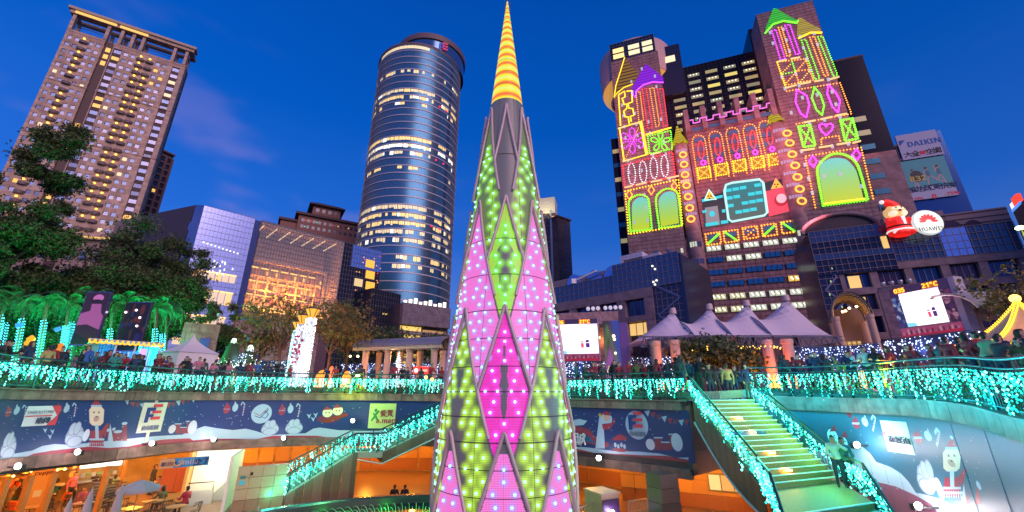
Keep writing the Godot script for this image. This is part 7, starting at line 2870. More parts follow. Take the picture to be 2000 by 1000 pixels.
	wb("low_wall", pf,0.05,1.35, FLOOR, FLOOR + 0.75,0.6,0.75, mat("passage_grey"), t)
	b = B.new()
	b.tube([pf.p(0.05, FLOOR+1.15,0.7), pf.p(1.3, FLOOR+1.15,0.7), pf.p(1.3, FLOOR+0.75,0.7)],0.03,6)
	part("ramp_handrail", b, mat("lamp_black"), t)
	b = B.new()
	b.slab(PackedVector2Array([P2(w - 1.4, FLOOR+0.01), P2(w, FLOOR+0.01), P2(w, FLOOR+0.7), P2(w - 0.5, FLOOR+1.0)]), pf.xf(0,0,0.02),0.02)
	part("ramp_wall", b, mat("passage_grey"), t)
	omni(pf.p(w*0.6,-4.2,1.4), Color(1.0,0.97,0.8),4.0,0.3)
	var df := fac2(at(318,925,27.0), at(350,925,27.3))
	t = thing("orange_door", "orange panelled double door left of the white passage", "door", df.p(0.7, FLOOR,0))
	wb("door_leaf", df,0,0.7, FLOOR + 0.55, FLOOR + 1.9,0,0.06, mat("door_orange"), t)
	wb("door_leaf", df,0.72,1.4, FLOOR + 0.55, FLOOR + 1.9,0,0.06, mat("door_orange"), t)
	wb("door_step", df,-0.1,1.9, FLOOR, FLOOR + 0.5,-0.1,0.3, mat("step_yellow",0.65,0.42,0.08,0.5), t)
	wb("door_frame", df,1.45,1.6, FLOOR,-3.255,-0.1,1.4, mat("menu_wood"), t)
	wb("lintel_light", df,0,1.4, FLOOR + 1.98, FLOOR + 2.1,0,0.1, glow("kitchen_white"), t)
	var pp := at_height(373,955, FLOOR)
	t = thing("green_planter", "yellow-green planter box with a leafy plant at the passage edge", "planter", pp)
	b = B.new()
	b.cube(pp+UP*0.35, V(0.38,0.7,0.38))
	part("box", b, mat("planter_lime",0.3,0.45,0.05,0.5), t)
	b = B.new()
	b.cube(pp+V(0,0.5,0.2), V(0.36,0.14,0.02))
	part("label_strip", b, mat("print_white"), t)
	for i in 7:
		b = B.new()
		var a := TAU * i / 7
		var d := V(sin(a),0, cos(a))
		b.quad(pp+UP*0.7, pp+d*0.16+d.cross(UP)*0.1+UP*0.95, pp+d*0.34+UP*0.98, pp+d*0.16 - d.cross(UP)*0.1+UP*0.95)
		part("leaf", b, leafy("plant_leaf",0.06,0.25,0.04), t)
	var tf := fac2(at(463,930,25.0), at(545,930,26.0))
	t = thing("pier_wall", "cream tiled wall between the passage and the left stair, with small notices", "wall", tf.p(1, FLOOR,-0.3))
	var tw := hit(tf,560,930).x
	for i in 4:
		for j in 4:
			wb("tile", tf, i * tw / 4 + 0.01, (i + 1) * tw / 4 - 0.01, FLOOR + j * 0.55 + 0.01, FLOOR + (j + 1) * 0.55 - 0.01,-0.3, 0.008 * ((i + j) % 2), mat("tile_cream",0.45,0.34,0.2,0.4) if j else mat("tile_tan",0.3,0.19,0.1,0.4), t)
	wb("notice", tf,0.15,0.42, FLOOR + 1.3, FLOOR + 1.52,0.01,0.03, glow("notice_cyan",0.1,0.6,0.75,0.4), t)
	wb("notice", tf,0.16,0.42, FLOOR + 1.6, FLOOR + 1.75,0.01,0.03, mat("notice_teal",0.03,0.2,0.2,0.4), t)
	wb("vent", tf,0.62,0.75, FLOOR + 1.75, FLOOR + 1.9,0.01,0.04, mat("lamp_black"), t)

# ---- things on the upper plaza
func column(parent: Node3D, p: Vector3, r: float, h: float, m: Material) -> void:
	var b := B.new()
	b.lathe(p, [P2(r*1.25,0), P2(r*1.25,0.25), P2(r,0.3), P2(r, h - 0.4), P2(r*1.15, h - 0.35), P2(r*1.15, h)],18)
	part("column", b, m, parent)

func tent_canopy() -> void:
	var D := 38.0
	var peaks := [[1313,598], [1384,590], [1456,583], [1533,573]]
	var t := thing("tensile_canopy", "long white tensile canopy with four peaks on round columns", "canopy", at(1420,765, D))
	var cloth := mat("canopy_cloth",0.62,0.56,0.62,0.8)
	cloth.backlight_enabled = true
	cloth.backlight = lin(0.2,0.2,0.25)
	var steel := mat("canopy_steel",0.035,0.045,0.09,0.4,0.4)
	var edge := [[1240,664], [1348,640], [1420,634], [1494,628], [1630,634]]
	var hv := 5.0
	var b: B
	var amber := glow("string_amber",1.0,0.55,0.12,3.0)
	for i in 4:
		var pk := at(peaks[i][0], peaks[i][1], D + 3.0)
		var x0 := at(edge[i][0], edge[i][1], D - 0.5).x
		var x1 := at(edge[i + 1][0], edge[i + 1][1], D - 0.5).x
		var hp := pk.y - 0.5
		b = B.new()
		var k := 14
		var g := []
		for a in k+1:
			var row := []
			for c in k+1:
				var s := a / float(k) * 2 - 1
				var q := c / float(k) * 2 - 1
				var ps := s * ((x1 - pk.x) if s > 0 else (pk.x - x0))
				var rho := clampf(maxf(maxf(absf(s), absf(q)), P2(s, q).length() * 0.86),0,1)
				var y := hv + (hp - hv) * pow(1.0 - rho,1.45)
				y += (hp - hv)*0.58*(1 - q*q)*pow(absf(s),2.0)*(0.0 if (i == 0 and s < 0) or (i == 3 and s > 0) else 1.0)
				if (i == 0 and s < 0) or (i == 3 and s > 0):
					y -= 0.5*absf(s)*absf(s)
				row.append(V(pk.x+ps, y, pk.z+q*4.2))
			g.append(row)
		for a in k:
			for c in k:
				b.quad(g[a][c], g[a][c+1], g[a+1][c+1], g[a+1][c])
		part("tent_cloth", b, cloth, t)
		b = B.new()
		b.lathe(V(pk.x,0, pk.z), [P2(0.34, hp - 0.3), P2(0.3, hp+0.2), P2(0.26, hp+0.3), P2(0.02, hp+0.34)],12)
		part("peak_cap", b, mat("cap_pink",0.5,0.38,0.36,0.5), t)
		b = B.new()
		b.lathe(V(pk.x,0, pk.z), [P2(0.3,3.0), P2(0.1, hp)],8)
		part("mast", b, steel, t)
		for z in [4.1,-4.1]:
			b = B.new()
			b.bar(V(x0+0.1, hv - 0.12, pk.z+z), V(x1 - 0.1, hv - 0.12, pk.z+z),0.12,0.12)
			b.bar(V(x0+0.3, hv - 1.0, pk.z+z), V(x1 - 0.3, hv - 1.0, pk.z+z),0.12,0.12)
			var m := 6
			for j in m:
				var xa := lerpf(x0 + 0.3, x1 - 0.3, float(j) / m)
				var xb := lerpf(x0 + 0.3, x1 - 0.3, float(j + 1) / m)
				b.bar(V(xa, hv - 1.0, pk.z+z), V((xa+xb)/2, hv - 0.1, pk.z+z),0.07,0.07)
				b.bar(V((xa+xb)/2, hv - 0.1, pk.z+z), V(xb, hv - 1.0, pk.z+z),0.07,0.07)
			part("truss", b, steel, t)
	var where := []
	for i in 90:
		where.append(Transform3D(Basis.IDENTITY, V(lerpf(at(1325,650, D).x, at(1500,650, D).x, rng.randf()), hv - 1.1 - 0.5*rng.randf()*rng.randf(), -D+3.2*rr(0.2,1.0))))
	var sl := thing("string_lights", "string of amber lights under the eave of the white canopy", "string lights", where[0].origin)
	bulbs(where, amber, sl,0.06)
	var pinkc := mat("column_peach")
	for q in [[1290,36.4], [1306,42], [1329,35.6], [1345,41], [1515,35.4], [1523,41.5], [1557,35.0]]:
		var p := at(q[0],765, q[1])
		p.y = 0
		column(t, p, 0.42 if q[1] < 37 else 0.38, hv - 0.6, pinkc)
	for q in [[1329,34.4,22.0], [1515,34.2,22.0], [1303,37.8,8.0], [1540,34.4,9.0]]:
		var p := at(q[0] - 4,765, q[1])
		var l := thing("uplight", "small amber uplight at a canopy column foot, %s" % {1329: "second column from the left", 1515: "third column from the right", 1303: "leftmost column", 1540: "rightmost columns"}[q[0]], "lamp", V(p.x,0.0, p.z), "column uplights")
		b = B.new()
		b.ball(V(p.x,0.25, p.z), Vector3.ONE*0.12,8)
		part("lens", b, glow("uplight_amber"), l)
		omni(V(p.x,0.5, p.z), Color(1.0,0.5,0.14), q[2],0.12)
	omni(V(at(1400,765,33).x,5.0,-33), Color(0.85,0.6,1.0),2.0,1.0)
	omni(V(at(1530,765,32).x,5.0,-32), Color(0.9,0.55,1.0),2.5,1.0)

func arch_entrance(called: String, label: String, px0: float, px1: float, d: float, springing: float, crown: float, deep: float, turn_d: float) -> void:
	var a := at(px0,765, d)
	var c := at(px1,765, d + turn_d)
	a.y = 0
	c.y = 0
	var f := fac2(V(a.x,8, a.z), V(c.x,8, c.z))
	var L := a.distance_to(c)
	var t := thing(called, label, "entrance", f.p(L / 2,0,0))
	var peach := mat("column_peach")
	var rib := mat("arch_rib",0.2,0.16,0.13,0.5)
	var b: B
	for u in [0.0, L]:
		for o in [0.0, -deep]:
			column(t, f.p(u,0, o),0.32, springing, peach)
	var n := 6
	for i in n:
		var o := -deep * i / (n - 1.0) + 0.3
		var arc := []
		for k in 15:
			var q := PI * k / 14
			arc.append(f.p(L/2 - cos(q)*L*0.58, springing+sin(q)*(crown - springing), o))
		b = B.new()
		b.tube(arc,0.13,5)
		part("arch_rib", b, rib, t)
	b = B.new()
	for k in 14:
		var q := PI * k / 14
		var q2 := PI * (k + 1) / 14
		var r := 1.02
		b.quad(f.p(L/2 - cos(q)*L*0.58*r, springing+sin(q)*(crown - springing)*r+0.1,0.5), f.p(L/2 - cos(q2)*L*0.58*r, springing+sin(q2)*(crown - springing)*r+0.1,0.5),
			f.p(L/2 - cos(q2)*L*0.58*r, springing+sin(q2)*(crown - springing)*r+0.1, -deep), f.p(L/2 - cos(q)*L*0.58*r, springing+sin(q)*(crown - springing)*r+0.1, -deep))
	part("vault", b, mat("vault"), t)
	wb("back_wall", f,-0.2, L + 0.2,0, crown - 0.6, -deep - 1.0, -deep - 0.5, mat("arch_wall",0.3,0.2,0.15,0.7), t)
	wb("balcony_slab", f,0.2, L - 0.2,3.0,3.4, -deep + 0.4,-1.2, mat("vault"), t)
	b = B.new()
	b.tube([f.p(0.3,4.4,-1.25), f.p(L - 0.3,4.4,-1.25)],0.05,6)
	for i in 15:
		var u := lerpf(0.3, L - 0.3, i / 14.0)
		b.bar(f.p(u,3.4,-1.25), f.p(u,4.4,-1.25),0.03,0.03)
	part("balcony_railing", b, mat("lamp_black"), t)
	for i in 4:
		var u := 0.5 + i * (L - 1.0) / 4
		wb("lit_door", f, u, u + (L - 1.0) / 4 - 0.12,0.2,2.5, -deep - 0.5, -deep - 0.4, glow("door_amber",1.0,0.62,0.22,1.3), t)
		wb("lit_window", f, u, u + (L - 1.0) / 4 - 0.12,4.0,5.4, -deep - 0.5, -deep - 0.4, glow("door_dim",0.7,0.45,0.15,0.9), t)
	for q in [[0.3, springing+0.6,-1.0], [0.55, springing+1.0,-1.6], [0.75, springing+1.0,-1.0], [0.45, springing+0.9,-2.6], [0.25,2.7,-1.6], [0.62,2.8,-1.8], [0.85,2.7,-1.4]]:
		b = B.new()
		var p := f.p(L * q[0], minf(q[1], crown - 0.5), q[2])
		b.ball(p, Vector3.ONE*0.12,8)
		part("ceiling_lamp", b, glow("arch_lamp"), t)
	omni(f.p(L/2, springing+0.3,-1.4), Color(1,0.66,0.3),2.5,0.2)
	omni(f.p(L/2,2.2,-1.5), Color(1,0.6,0.25),3,0.2)

func screen(label: String, a: Vector3, c: Vector3, y0: float, y1: float, inset: Array, e: float, side: int) -> void:
	var f := fac2(V(a.x, y1, a.z), V(c.x, y1, c.z))
	var L := P2(a.x - c.x, a.z - c.z).length()
	var H := y1 - y0
	var t := thing("led_screen", label, "screen", f.p(L / 2,0,-0.3))
	wb("casing", f,0, L, y0, y1,-0.9,0, mat("screen_casing",0.2,0.12,0.22,0.5), t)
	wb("side_wing", f, L, L + 0.25 * L * (1 if side > 0 else 0) * 0.3 + 0.06, y0 - 0.02, y1 + 0.02,-0.92,0.02, mat("casing_grey",0.36,0.3,0.42,0.5), t)
	for u in [0.12,0.88]:
		wb("support", f, L * u - 0.25, L * u + 0.25,0, y0,-0.7,-0.2, mat("block_pink"), t)
	var cv := Cv.new(256,256, Color(0.25,0.1,0.3))
	cv.poly([P2(0,0), P2(256,0), P2(256,46), P2(0,46)], Color(0.28,0.16,0.4))
	cv.poly([P2(0,46), P2(48,46), P2(48,210), P2(0,210)], Color(0.16,0.2,0.5))
	for i in 26:
		cv.oval(P2(rr(4,46), rr(50,205)), rr(3,11), rr(4,16), [Color(0.3,0.45,0.75), Color(0.5,0.6,0.85), Color(0.75,0.78,0.9), Color(0.2,0.25,0.55)][i % 4], rng.randf()*3)
		cv.oval(P2(rr(210,252), rr(50,205)), rr(3,11), rr(4,16), [Color(0.5,0.2,0.45), Color(0.65,0.35,0.55), Color(0.8,0.55,0.65), Color(0.35,0.12,0.4)][i % 4], rng.randf()*3)
	cv.poly([P2(0,210), P2(256,210), P2(256,256), P2(0,256)], Color(0.75,0.3,0.5))
	for i in 22:
		var x := 6.0 + i * 11.5
		var hh := rr(8,30)
		cv.poly([P2(x, 248 - hh), P2(x+8, 248 - hh - 4), P2(x+9,250), P2(x,250)], [Color(0.85,0.5,0.65), Color(0.6,0.12,0.3), Color(0.9,0.65,0.75), Color(0.4,0.1,0.3)][i % 4])
	cv.poly([P2(0,246), P2(256,238), P2(256,256), P2(0,256)], Color(0.85,0.08,0.3))
	var b := B.new()
	b.quad(f.p(0.03, y0+0.03,0.02), f.p(L - 0.03, y0+0.03,0.02), f.p(L - 0.03, y1 - 0.03,0.02), f.p(0.03, y1 - 0.03,0.02))
	part("printed_surround", b, lit_print(cv.tex(),0.5), t)
	var sv := Cv.new(256,256, Color(1,0.97,1))
	sv.poly([P2(0,225), P2(60,232), P2(60,256), P2(0,256)], Color(0.45,0.75,0.85))
	sv.poly([P2(170,0), P2(256,0), P2(256,26), P2(190,16)], Color(0.85,0.8,0.95))
	sv.poly([P2(148,150), P2(164,150), P2(164,160), P2(148,160)], Color(0.9,0.3,0.45))
	sv.poly([P2(148,166), P2(166,166), P2(166,205), P2(150,205)], Color(0.85,0.25,0.4))
	sv.poly([P2(178,146), P2(184,138), P2(198,138), P2(200,160), P2(178,160)], Color(0.25,0.1,0.4))
	sv.poly([P2(178,166), P2(202,166), P2(202,204), P2(180,204)], Color(0.25,0.12,0.42))
	b = B.new()
	b.quad(f.p(L*inset[0], y0+H*inset[1],0.05), f.p(L*inset[2], y0+H*inset[1],0.05), f.p(L*inset[2], y0+H*inset[3],0.05), f.p(L*inset[0], y0+H*inset[3],0.05))
	part("lit_screen", b, lit_print(sv.tex(),1.5), t)
	var am := glow("clock_amber",1.0,0.36,0.03,3.0)
	for s in [["06" if side == 0 else "035",0.2,0.14], ["21°C",0.72,0.2]]:
		wb("clock_panel", f, L * (s[1] - s[2] * 0.6), L * (s[1] + s[2] * 0.6), y1 - H * 0.13, y1 - H * 0.02,0.02,0.06, glow("clock_back",0.9,0.2,0.02,0.5), t)
		word("clock_digits", s[0], am, t, f.xf(L * s[1], y1 - H * 0.075,0.08), H * 0.085)
	area(f.p(L*0.5, y0+H*0.5,0.25), f.p(L*0.5, y0+H*0.3,9), L*0.7, H*0.7, Color(1.0,0.86,1.0), e)

func light_wall(label: String, pts: Array, y0: float, y1: float, m: Material, density := 26.0, r := 0.055, kind := "curtain of lights") -> void:
	var where := []
	for i in pts.size() - 1:
		var a: Vector3 = pts[i]
		var c: Vector3 = pts[i+1]
		var n := int(a.distance_to(c) * density * (y1 - y0))
		for k in n:
			var p := a.lerp(c, rng.randf())
			where.append(Transform3D(Basis.from_scale(Vector3.ONE*rr(0.5,1.3)), V(p.x, lerpf(y0, y1, rng.randf()), p.z+rr(-0.25,0.25))))
	var t := thing("light_curtain", label, kind, pts[0])
	var b := B.new()
	for i in pts.size() - 1:
		b.bar(pts[i]+UP*(y1+0.05 - pts[i].y), pts[i+1]+UP*(y1+0.05 - pts[i+1].y),0.04,0.04)
	part("cable", b, mat("cable"), t)
	b = B.new()
	for i in pts.size() - 1:
		var a: Vector3 = pts[i]
		var c: Vector3 = pts[i+1]
		b.quad(V(a.x, y0, a.z - 0.3), V(c.x, y0, c.z - 0.3), V(c.x, y1, c.z - 0.3), V(a.x, y1, a.z - 0.3))
	part("hedge_backing", b, mat("hedge_blue",0.02,0.035,0.09,0.8), t)
	bulbs(where, m, t, r)
	for i in pts.size() - 1:
		omni((pts[i] as Vector3).lerp(pts[i+1],0.5)+V(0, (y0+y1)/2 - pts[i].y,0.8), Color(0.55,0.66,1.0),2.6,0.5)

func plaza_things() -> void:
	tent_canopy()
	arch_entrance("arched_entrance", "arched store entrance on peach columns right of the white canopy",1668,1740,41,7.4,9.6,5.0,-1.5)
	arch_entrance("arched_entrance", "arched mall entrance on peach columns behind the mirrored box",1160,1212,50,6.0,7.9,5.0,-1.0)
	screen("right-hand outdoor LED screen with pink surround and amber clock", at(1795,765,30.0), at(1928,765,26.6),3.85,7.5, [0.16,0.2,0.83,0.86],22.0,1)
	screen("LED screen with pink surround just right of the cone", at(1082,765,38.0), at(1176,765,37.2),2.8,6.6, [0.1,0.17,0.99,0.87],24.0,0)
	var b: B
	var mf := fac2(at(1186,765,40.0), at(1231,765,39.4))
	var ml := hit(mf,1231,700).x
	var t := thing("mirrored_box", "tall mirrored display box reflecting the lights, right of the left screen", "display box", mf.p(ml / 2,0,-0.6))
	wb("mirror_face", mf,0, ml * 0.66,1.4,6.8,-1.4,0, mat("mirror_violet",0.35,0.28,0.45,0.06,0.95), t)
	wb("violet_face", mf, ml * 0.67, ml,1.3,6.6,-1.4,-0.1, mat("violet_face",0.2,0.1,0.3,0.3,0.3), t)
	for i in 9:
		b = B.new()
		var arc := []
		for k in 9:
			var a := PI * 1.4 * k / 8 + i
			arc.append(mf.p(ml*(0.1+0.055*i), 1.8+0.28*(i % 3),0.03)+(mf.e*cos(a)+UP*sin(a))*0.2)
		b.tube(arc,0.035,4)
		part("scroll_light", b, glow("scroll_cream",0.9,0.75,0.35,0.8), t)
	for q in [[0.42,5.3,0.16], [0.44,5.0,0.14], [0.44,3.7,0.12]]:
		b = B.new()
		b.ball(mf.p(ml*q[0], q[1],0.06), V(q[2], q[2],0.05),8)
		part("spot_lamp", b, glow("warm_spot",1.0,0.6,0.3,4.0), t)
	b = B.new()
	b.cube(mf.p(ml*0.5,0.7,0.6), V(4.2,1.4,0.8))
	solo("dark_hoarding", b, mat("hoarding_teal",0.01,0.05,0.055,0.7), "dark teal hoarding in front of the mirrored box", "hoarding", mf.p(ml * 0.5,0,0.6))
	var ef := fac2(at(1140,610,52.0), at(1206,605,51.0))
	t = thing("stone_sign_block", "plain pinkish stone block with a row of lamps above the mall entrance", "building", ef.p(2,0,-1))
	wb("wall", ef,-4, hit(ef,1206,600).x,0, ef.top,-3,0, mat("block_pink"), t)
	for i in 7:
		b = B.new()
		b.ball(ef.p(0.6+i*0.62+(0.3 if i > 2 else 0.0), ef.top+0.4,0.2), V(0.26,0.28,0.26),8)
		part("flood_lamp", b, glow("lamp_pale",0.85,0.75,0.95,0.6), t)
	var blue_white := glow("curtain_bulb",0.62,0.72,1.0,2.6)
	light_wall("blue-white curtain of lights behind the crowd, from the canopy to the right-hand arch", [at(1562,765,37), at(1655,765,36), at(1750,765,33)],1.9,3.9, blue_white)
	light_wall("blue-white curtain of lights from the right-hand screen to the yellow tent", [at(1755,765,30), at(1860,765,27), at(1960,765,25)],2.0,3.7, blue_white)
	light_wall("blue-white curtain of lights under the canopy's left end", [at(1235,765,42), at(1330,765,40)],1.6,3.4, blue_white)
	light_wall("blue-white curtain of lights behind the left screen", [at(1060,765,44), at(1205,765,43)],1.6,3.2, blue_white)
	light_wall("blue-white curtain of lights left of the cone behind the glass-roofed walkway", [at(660,765,52), at(780,765,52), at(880,765,51)],1.4,3.6, blue_white,22)
	light_wall("blue-white curtain of lights low behind the bare trees", [at(470,765,48), at(570,765,48)],1.6,3.6, glow("curtain_pale"),16)
	covered_walks()
	white_pillars()
	left_things()
	right_things()

func covered_walks() -> void:
	var b: B
	var f := fac2(at(706,765,45), at(880,765,42))
	var L := hit(f,880,700).x
	var t := thing("covered_walkway", "walkway with a curved glass roof on peach columns left of the cone", "walkway", f.p(L / 2,0,-1))
	var peach := mat("column_peach")
	var prof := []
	for i in 11:
		var a := PI * (0.06 + 0.88 * i / 10)
		prof.append(P2(cos(a)*2.3, 4.35+sin(a)*1.25))
	b = B.new()
	for i in 10:
		var p: Vector2 = prof[i]
		var q: Vector2 = prof[i+1]
		b.quad(f.p(0, p.y, p.x), f.p(L, p.y, p.x), f.p(L, q.y, q.x), f.p(0, q.y, q.x))
	part("roof_sheet", b, mat("walk_roof",0.2,0.19,0.24,0.4,0.2), t)
	for i in 17:
		var u := lerpf(0.1, L - 0.1, i / 16.0)
		b = B.new()
		var arc := []
		for p in prof:
			arc.append(f.p(u, p.y - 0.1, p.x))
		b.tube(arc,0.06,5)
		part("roof_rib", b, mat("walk_rib"), t)
	b = B.new()
	var end := PackedVector2Array()
	for p in prof:
		end.append(p)
	b.slab(end, Transform3D(Basis(f.n, UP, -f.e), f.p(0,0,0)),0.05)
	part("end_gable", b, mat("walk_gable",0.55,0.47,0.38,0.5), t)
	b = B.new()
	b.bar(f.p(0,4.4,2.1), f.p(L,4.4,2.1),0.2,0.3)
	part("eave_beam", b, mat("walk_rib"), t)
	for u in [0.12,0.38,0.63,0.9]:
		column(t, f.p(L*u,0,1.6),0.32,4.4, peach)
		column(t, f.p(L*u - 0.8,0,-1.9),0.32,4.4, peach)
	for i in 3:
		b = B.new()
		b.ball(at(684+i*15,696,46), Vector3.ONE*0.13,8)
		var l := solo("lantern", b, glow("arch_lamp"), "bright warm lamp at the left end of the curved walkway, %s of three" % ["left", "middle", "right"][i], "lamp", at(684 + i * 15,696,46), "walkway lamps")
	omni(f.p(L*0.4,3.6,1.0), Color(1,0.75,0.45),8.0,0.3)
	var g := fac2(at(1868,765,30), at(1975,765,25.5))
	var L2 := hit(g,1975,640).x
	t = thing("covered_walkway", "walkway with a curved ribbed roof between the right-hand screen and the yellow tent", "walkway", g.p(L2 / 2,0,-1))
	for i in 9:
		var arc := []
		for k in 11:
			var a := PI * (0.1 + 0.8 * k / 10)
			arc.append(g.p(L2*0.5 - cos(a)*L2*0.55, 4.3+sin(a)*2.0, 1.2 - i*0.9))
		b = B.new()
		b.tube(arc,0.07,5)
		part("roof_rib", b, mat("walk_rib"), t)
	b = B.new()
	for k in 10:
		var a := PI * (0.1 + 0.8 * k / 10)
		var c := PI * (0.1 + 0.8 * (k + 1) / 10)
		b.quad(g.p(L2*0.5 - cos(a)*L2*0.55, 4.4+sin(a)*2.0,1.3), g.p(L2*0.5 - cos(c)*L2*0.55, 4.4+sin(c)*2.0,1.3), g.p(L2*0.5 - cos(c)*L2*0.55, 4.4+sin(c)*2.0,-6.5), g.p(L2*0.5 - cos(a)*L2*0.55, 4.4+sin(a)*2.0,-6.5))
	part("roof_sheet", b, mat("walk_roof2",0.35,0.3,0.3,0.5), t)
	for q in [[0.08,-0.5], [0.2,-3.2], [0.32,-1.2], [0.62,-4.5]]:
		column(t, g.p(L2*q[0],0, q[1]),0.26,5.2, peach)
	b = B.new()
	b.ball(g.p(L2*0.5,5.6,0.2), Vector3.ONE*0.13,8)
	part("ceiling_lamp", b, glow("arch_lamp"), t)
	omni(g.p(L2*0.5,5.2,0.6), Color(1,0.7,0.4),5.0,0.2)

func white_pillars() -> void:
	for s in [[586,622,34.0,0.36, "taller white pillar of lights with a golden lantern top",0], [570,634,36.0,0.38, "white pillar of lights with red blossoms, left of the taller one",1], [562,646,38.0,0.36, "rearmost white pillar of lights, half hidden, with a cyan edge",2]]:
		var p := at(s[0],765, s[2])
		p.y = 0
		var h := at(s[0], s[1], s[2]).y
		var t := thing("light_pillar", s[4], "light pillar", p)
		var b := B.new()
		b.lathe(p, [P2(s[3],0), P2(s[3], h)],20)
		part("core", b, mat("pillar_white",0.6,0.62,0.68,0.6), t)
		var where := []
		for i in 620:
			var a := rng.randf() * TAU
			where.append(Transform3D(Basis.IDENTITY, p+V(sin(a)*(s[3]+0.04), rng.randf()*h, cos(a)*(s[3]+0.04))))
		bulbs(where, glow("pillar_bulb",0.95,0.97,1.0,2.4) if s[5] != 2 else glow("pillar_cyan",0.5,0.95,1.0,2.4), t,0.05)
		if s[5] == 1:
			b = B.new()
			for i in 26:
				var a := rr(-0.9,0.9)
				b.ball(p+V(sin(a)*(s[3]+0.08), h*(0.42+0.4*rng.randf()), cos(a)*(s[3]+0.08)), V(0.12,0.1,0.05),6)
			part("red_blossoms", b, mat("blossom_red",0.5,0.02,0.08,0.6), t, "stuff")
		b = B.new()
		b.lathe(p, [P2(0.25, h), P2(0.22, h+0.1), P2(0.3, h+0.2), P2(0.55, h+0.72), P2(0.6, h+0.74)],6)
		part("lantern_glass", b, glow("lantern_gold",1.0,0.45,0.05,1.0), t)
		b = B.new()
		for i in 6:
			var a := TAU * i / 6
			b.bar(p+V(sin(a)*0.27, h+0.15, cos(a)*0.27), p+V(sin(a)*0.6, h+0.76, cos(a)*0.6),0.04,0.04)
		b.lathe(p, [P2(0.62, h+0.74), P2(0.68, h+0.84), P2(0.3, h+0.92)],6)
		part("lantern_frame", b, mat("lantern_frame",0.1,0.05,0.02,0.5), t)
	omni(at(590,700,32.8), Color(0.9,0.93,1.0),9.0,0.5)
	var p := at(773,765,38)
	p.y = 0.6
	var t := thing("light_tree", "small white spiral tree of lights in front of the walkway", "light tree", p)
	var sp := []
	for i in 181:
		var k := i / 180.0
		sp.append(p+V(sin(k*TAU*15)*0.75*(1 - k), k*3.1, cos(k*TAU*15)*0.75*(1 - k)))
	var b := B.new()
	b.tube(sp,0.035,4)
	part("glowing_tube", b, glow("tree_white",0.85,0.9,1.0,1.8), t)
	b = B.new()
	b.tube([p, p+UP*3.2],0.03,5)
	part("pole", b, mat("lamp_grey"), t)
	var sf := fac2(at(807,725,36), at(838,725,36))
	t = thing("red_lit_sign", "red rounded lit sign with a white roundel above the ledge", "sign", sf.p(0.6,1,0))
	var sl := hit(sf,838,725).x
	wb("sign_box", sf,0, sl,1.6,2.25,-0.15,0, glow("sign_red2"), t)
	b = B.new()
	b.ball(sf.p(0.25,1.92,0.02), V(0.19,0.19,0.04),10)
	part("sign_roundel", b, glow("sign_white"), t)
	wb("sign_line", sf,0.5, sl - 0.15,1.82,2.0,0,0.03, glow("sign_pink",1.0,0.5,0.4,1.1), t)
	for q in [0.1, sl - 0.1]:
		wb("sign_leg", sf, q - 0.04, q + 0.04,0,1.6,-0.1,0, mat("lamp_grey"), t)
	for s in [[617,640,722,42, "glowing orange stall canopy right of the white pillars",1], [640,652,714,40, "tall orange-and-white lit arch among the stalls",2], [668,684,724,42, "small glowing orange dome right of the stalls",3]]:
		var f := fac2(at(s[0], s[2], s[3]), at(s[1], s[2], s[3]))
		var L := hit(f, s[1], s[2]).x
		var h := at(s[0], s[2], s[3]).y
		t = thing("market_stall", s[4], "stall", f.p(L / 2,0,0))
		b = B.new()
		b.lathe(f.p(L/2,0,-0.3), [P2(L*0.55, h*0.45), P2(L*0.5, h*0.75), P2(L*0.25, h*0.95), P2(0.02, h)],16)
		part("lit_canopy", b, glow("stall_orange",1.0,0.36,0.03,1.3) if s[5] != 2 else glow("stall_red",1.0,0.2,0.06,1.1), t)
		wb("counter_light", f,0, L,0.3, h * 0.45,-0.6,0, glow("stall_cream",1.0,0.7,0.35,0.8), t)
		omni(f.p(L/2, h*0.6,1.4), Color(1,0.5,0.15),3.0,0.3)
	for s in [[832,737], [844,741]]:
		b = B.new()
		b.ball(at(s[0], s[1],29.5), Vector3.ONE*0.12,8)
		solo("lantern", b, glow("uplight_amber"), "amber lantern behind the rail below the red sign, %s" % ("left of two" if s[0] == 832 else "right of two"), "lamp", at(s[0], s[1],29.5), "rail lanterns")
		omni(at(s[0], s[1],29.1), Color(1,0.6,0.2),0.8,0.1)
	for s in [[700,733,31.3, "green-yellow floodlight on the ledge left of the cone"], [1655,717,20.3, "yellow-green floodlight on the right railing"]]:
		var q := at(s[0], s[1], s[2])
		t = thing("rail_floodlight", s[3], "floodlight", V(q.x,0, q.z))
		b = B.new()
		b.cube(q, V(0.3,0.24,0.2))
		part("housing", b, mat("housing_lime"), t)
		b = B.new()
		b.cube(q+V(0,0,0.12), V(0.26,0.18,0.04))
		part("lens", b, glow("lime_lens"), t)
		b = B.new()
		b.bar(V(q.x,0, q.z), q,0.05,0.05)
		part("pole", b, mat("housing_lime"), t)
		omni(q+V(0,-0.7,1.9), Color(0.75,1.0,0.1),9.0,0.15)

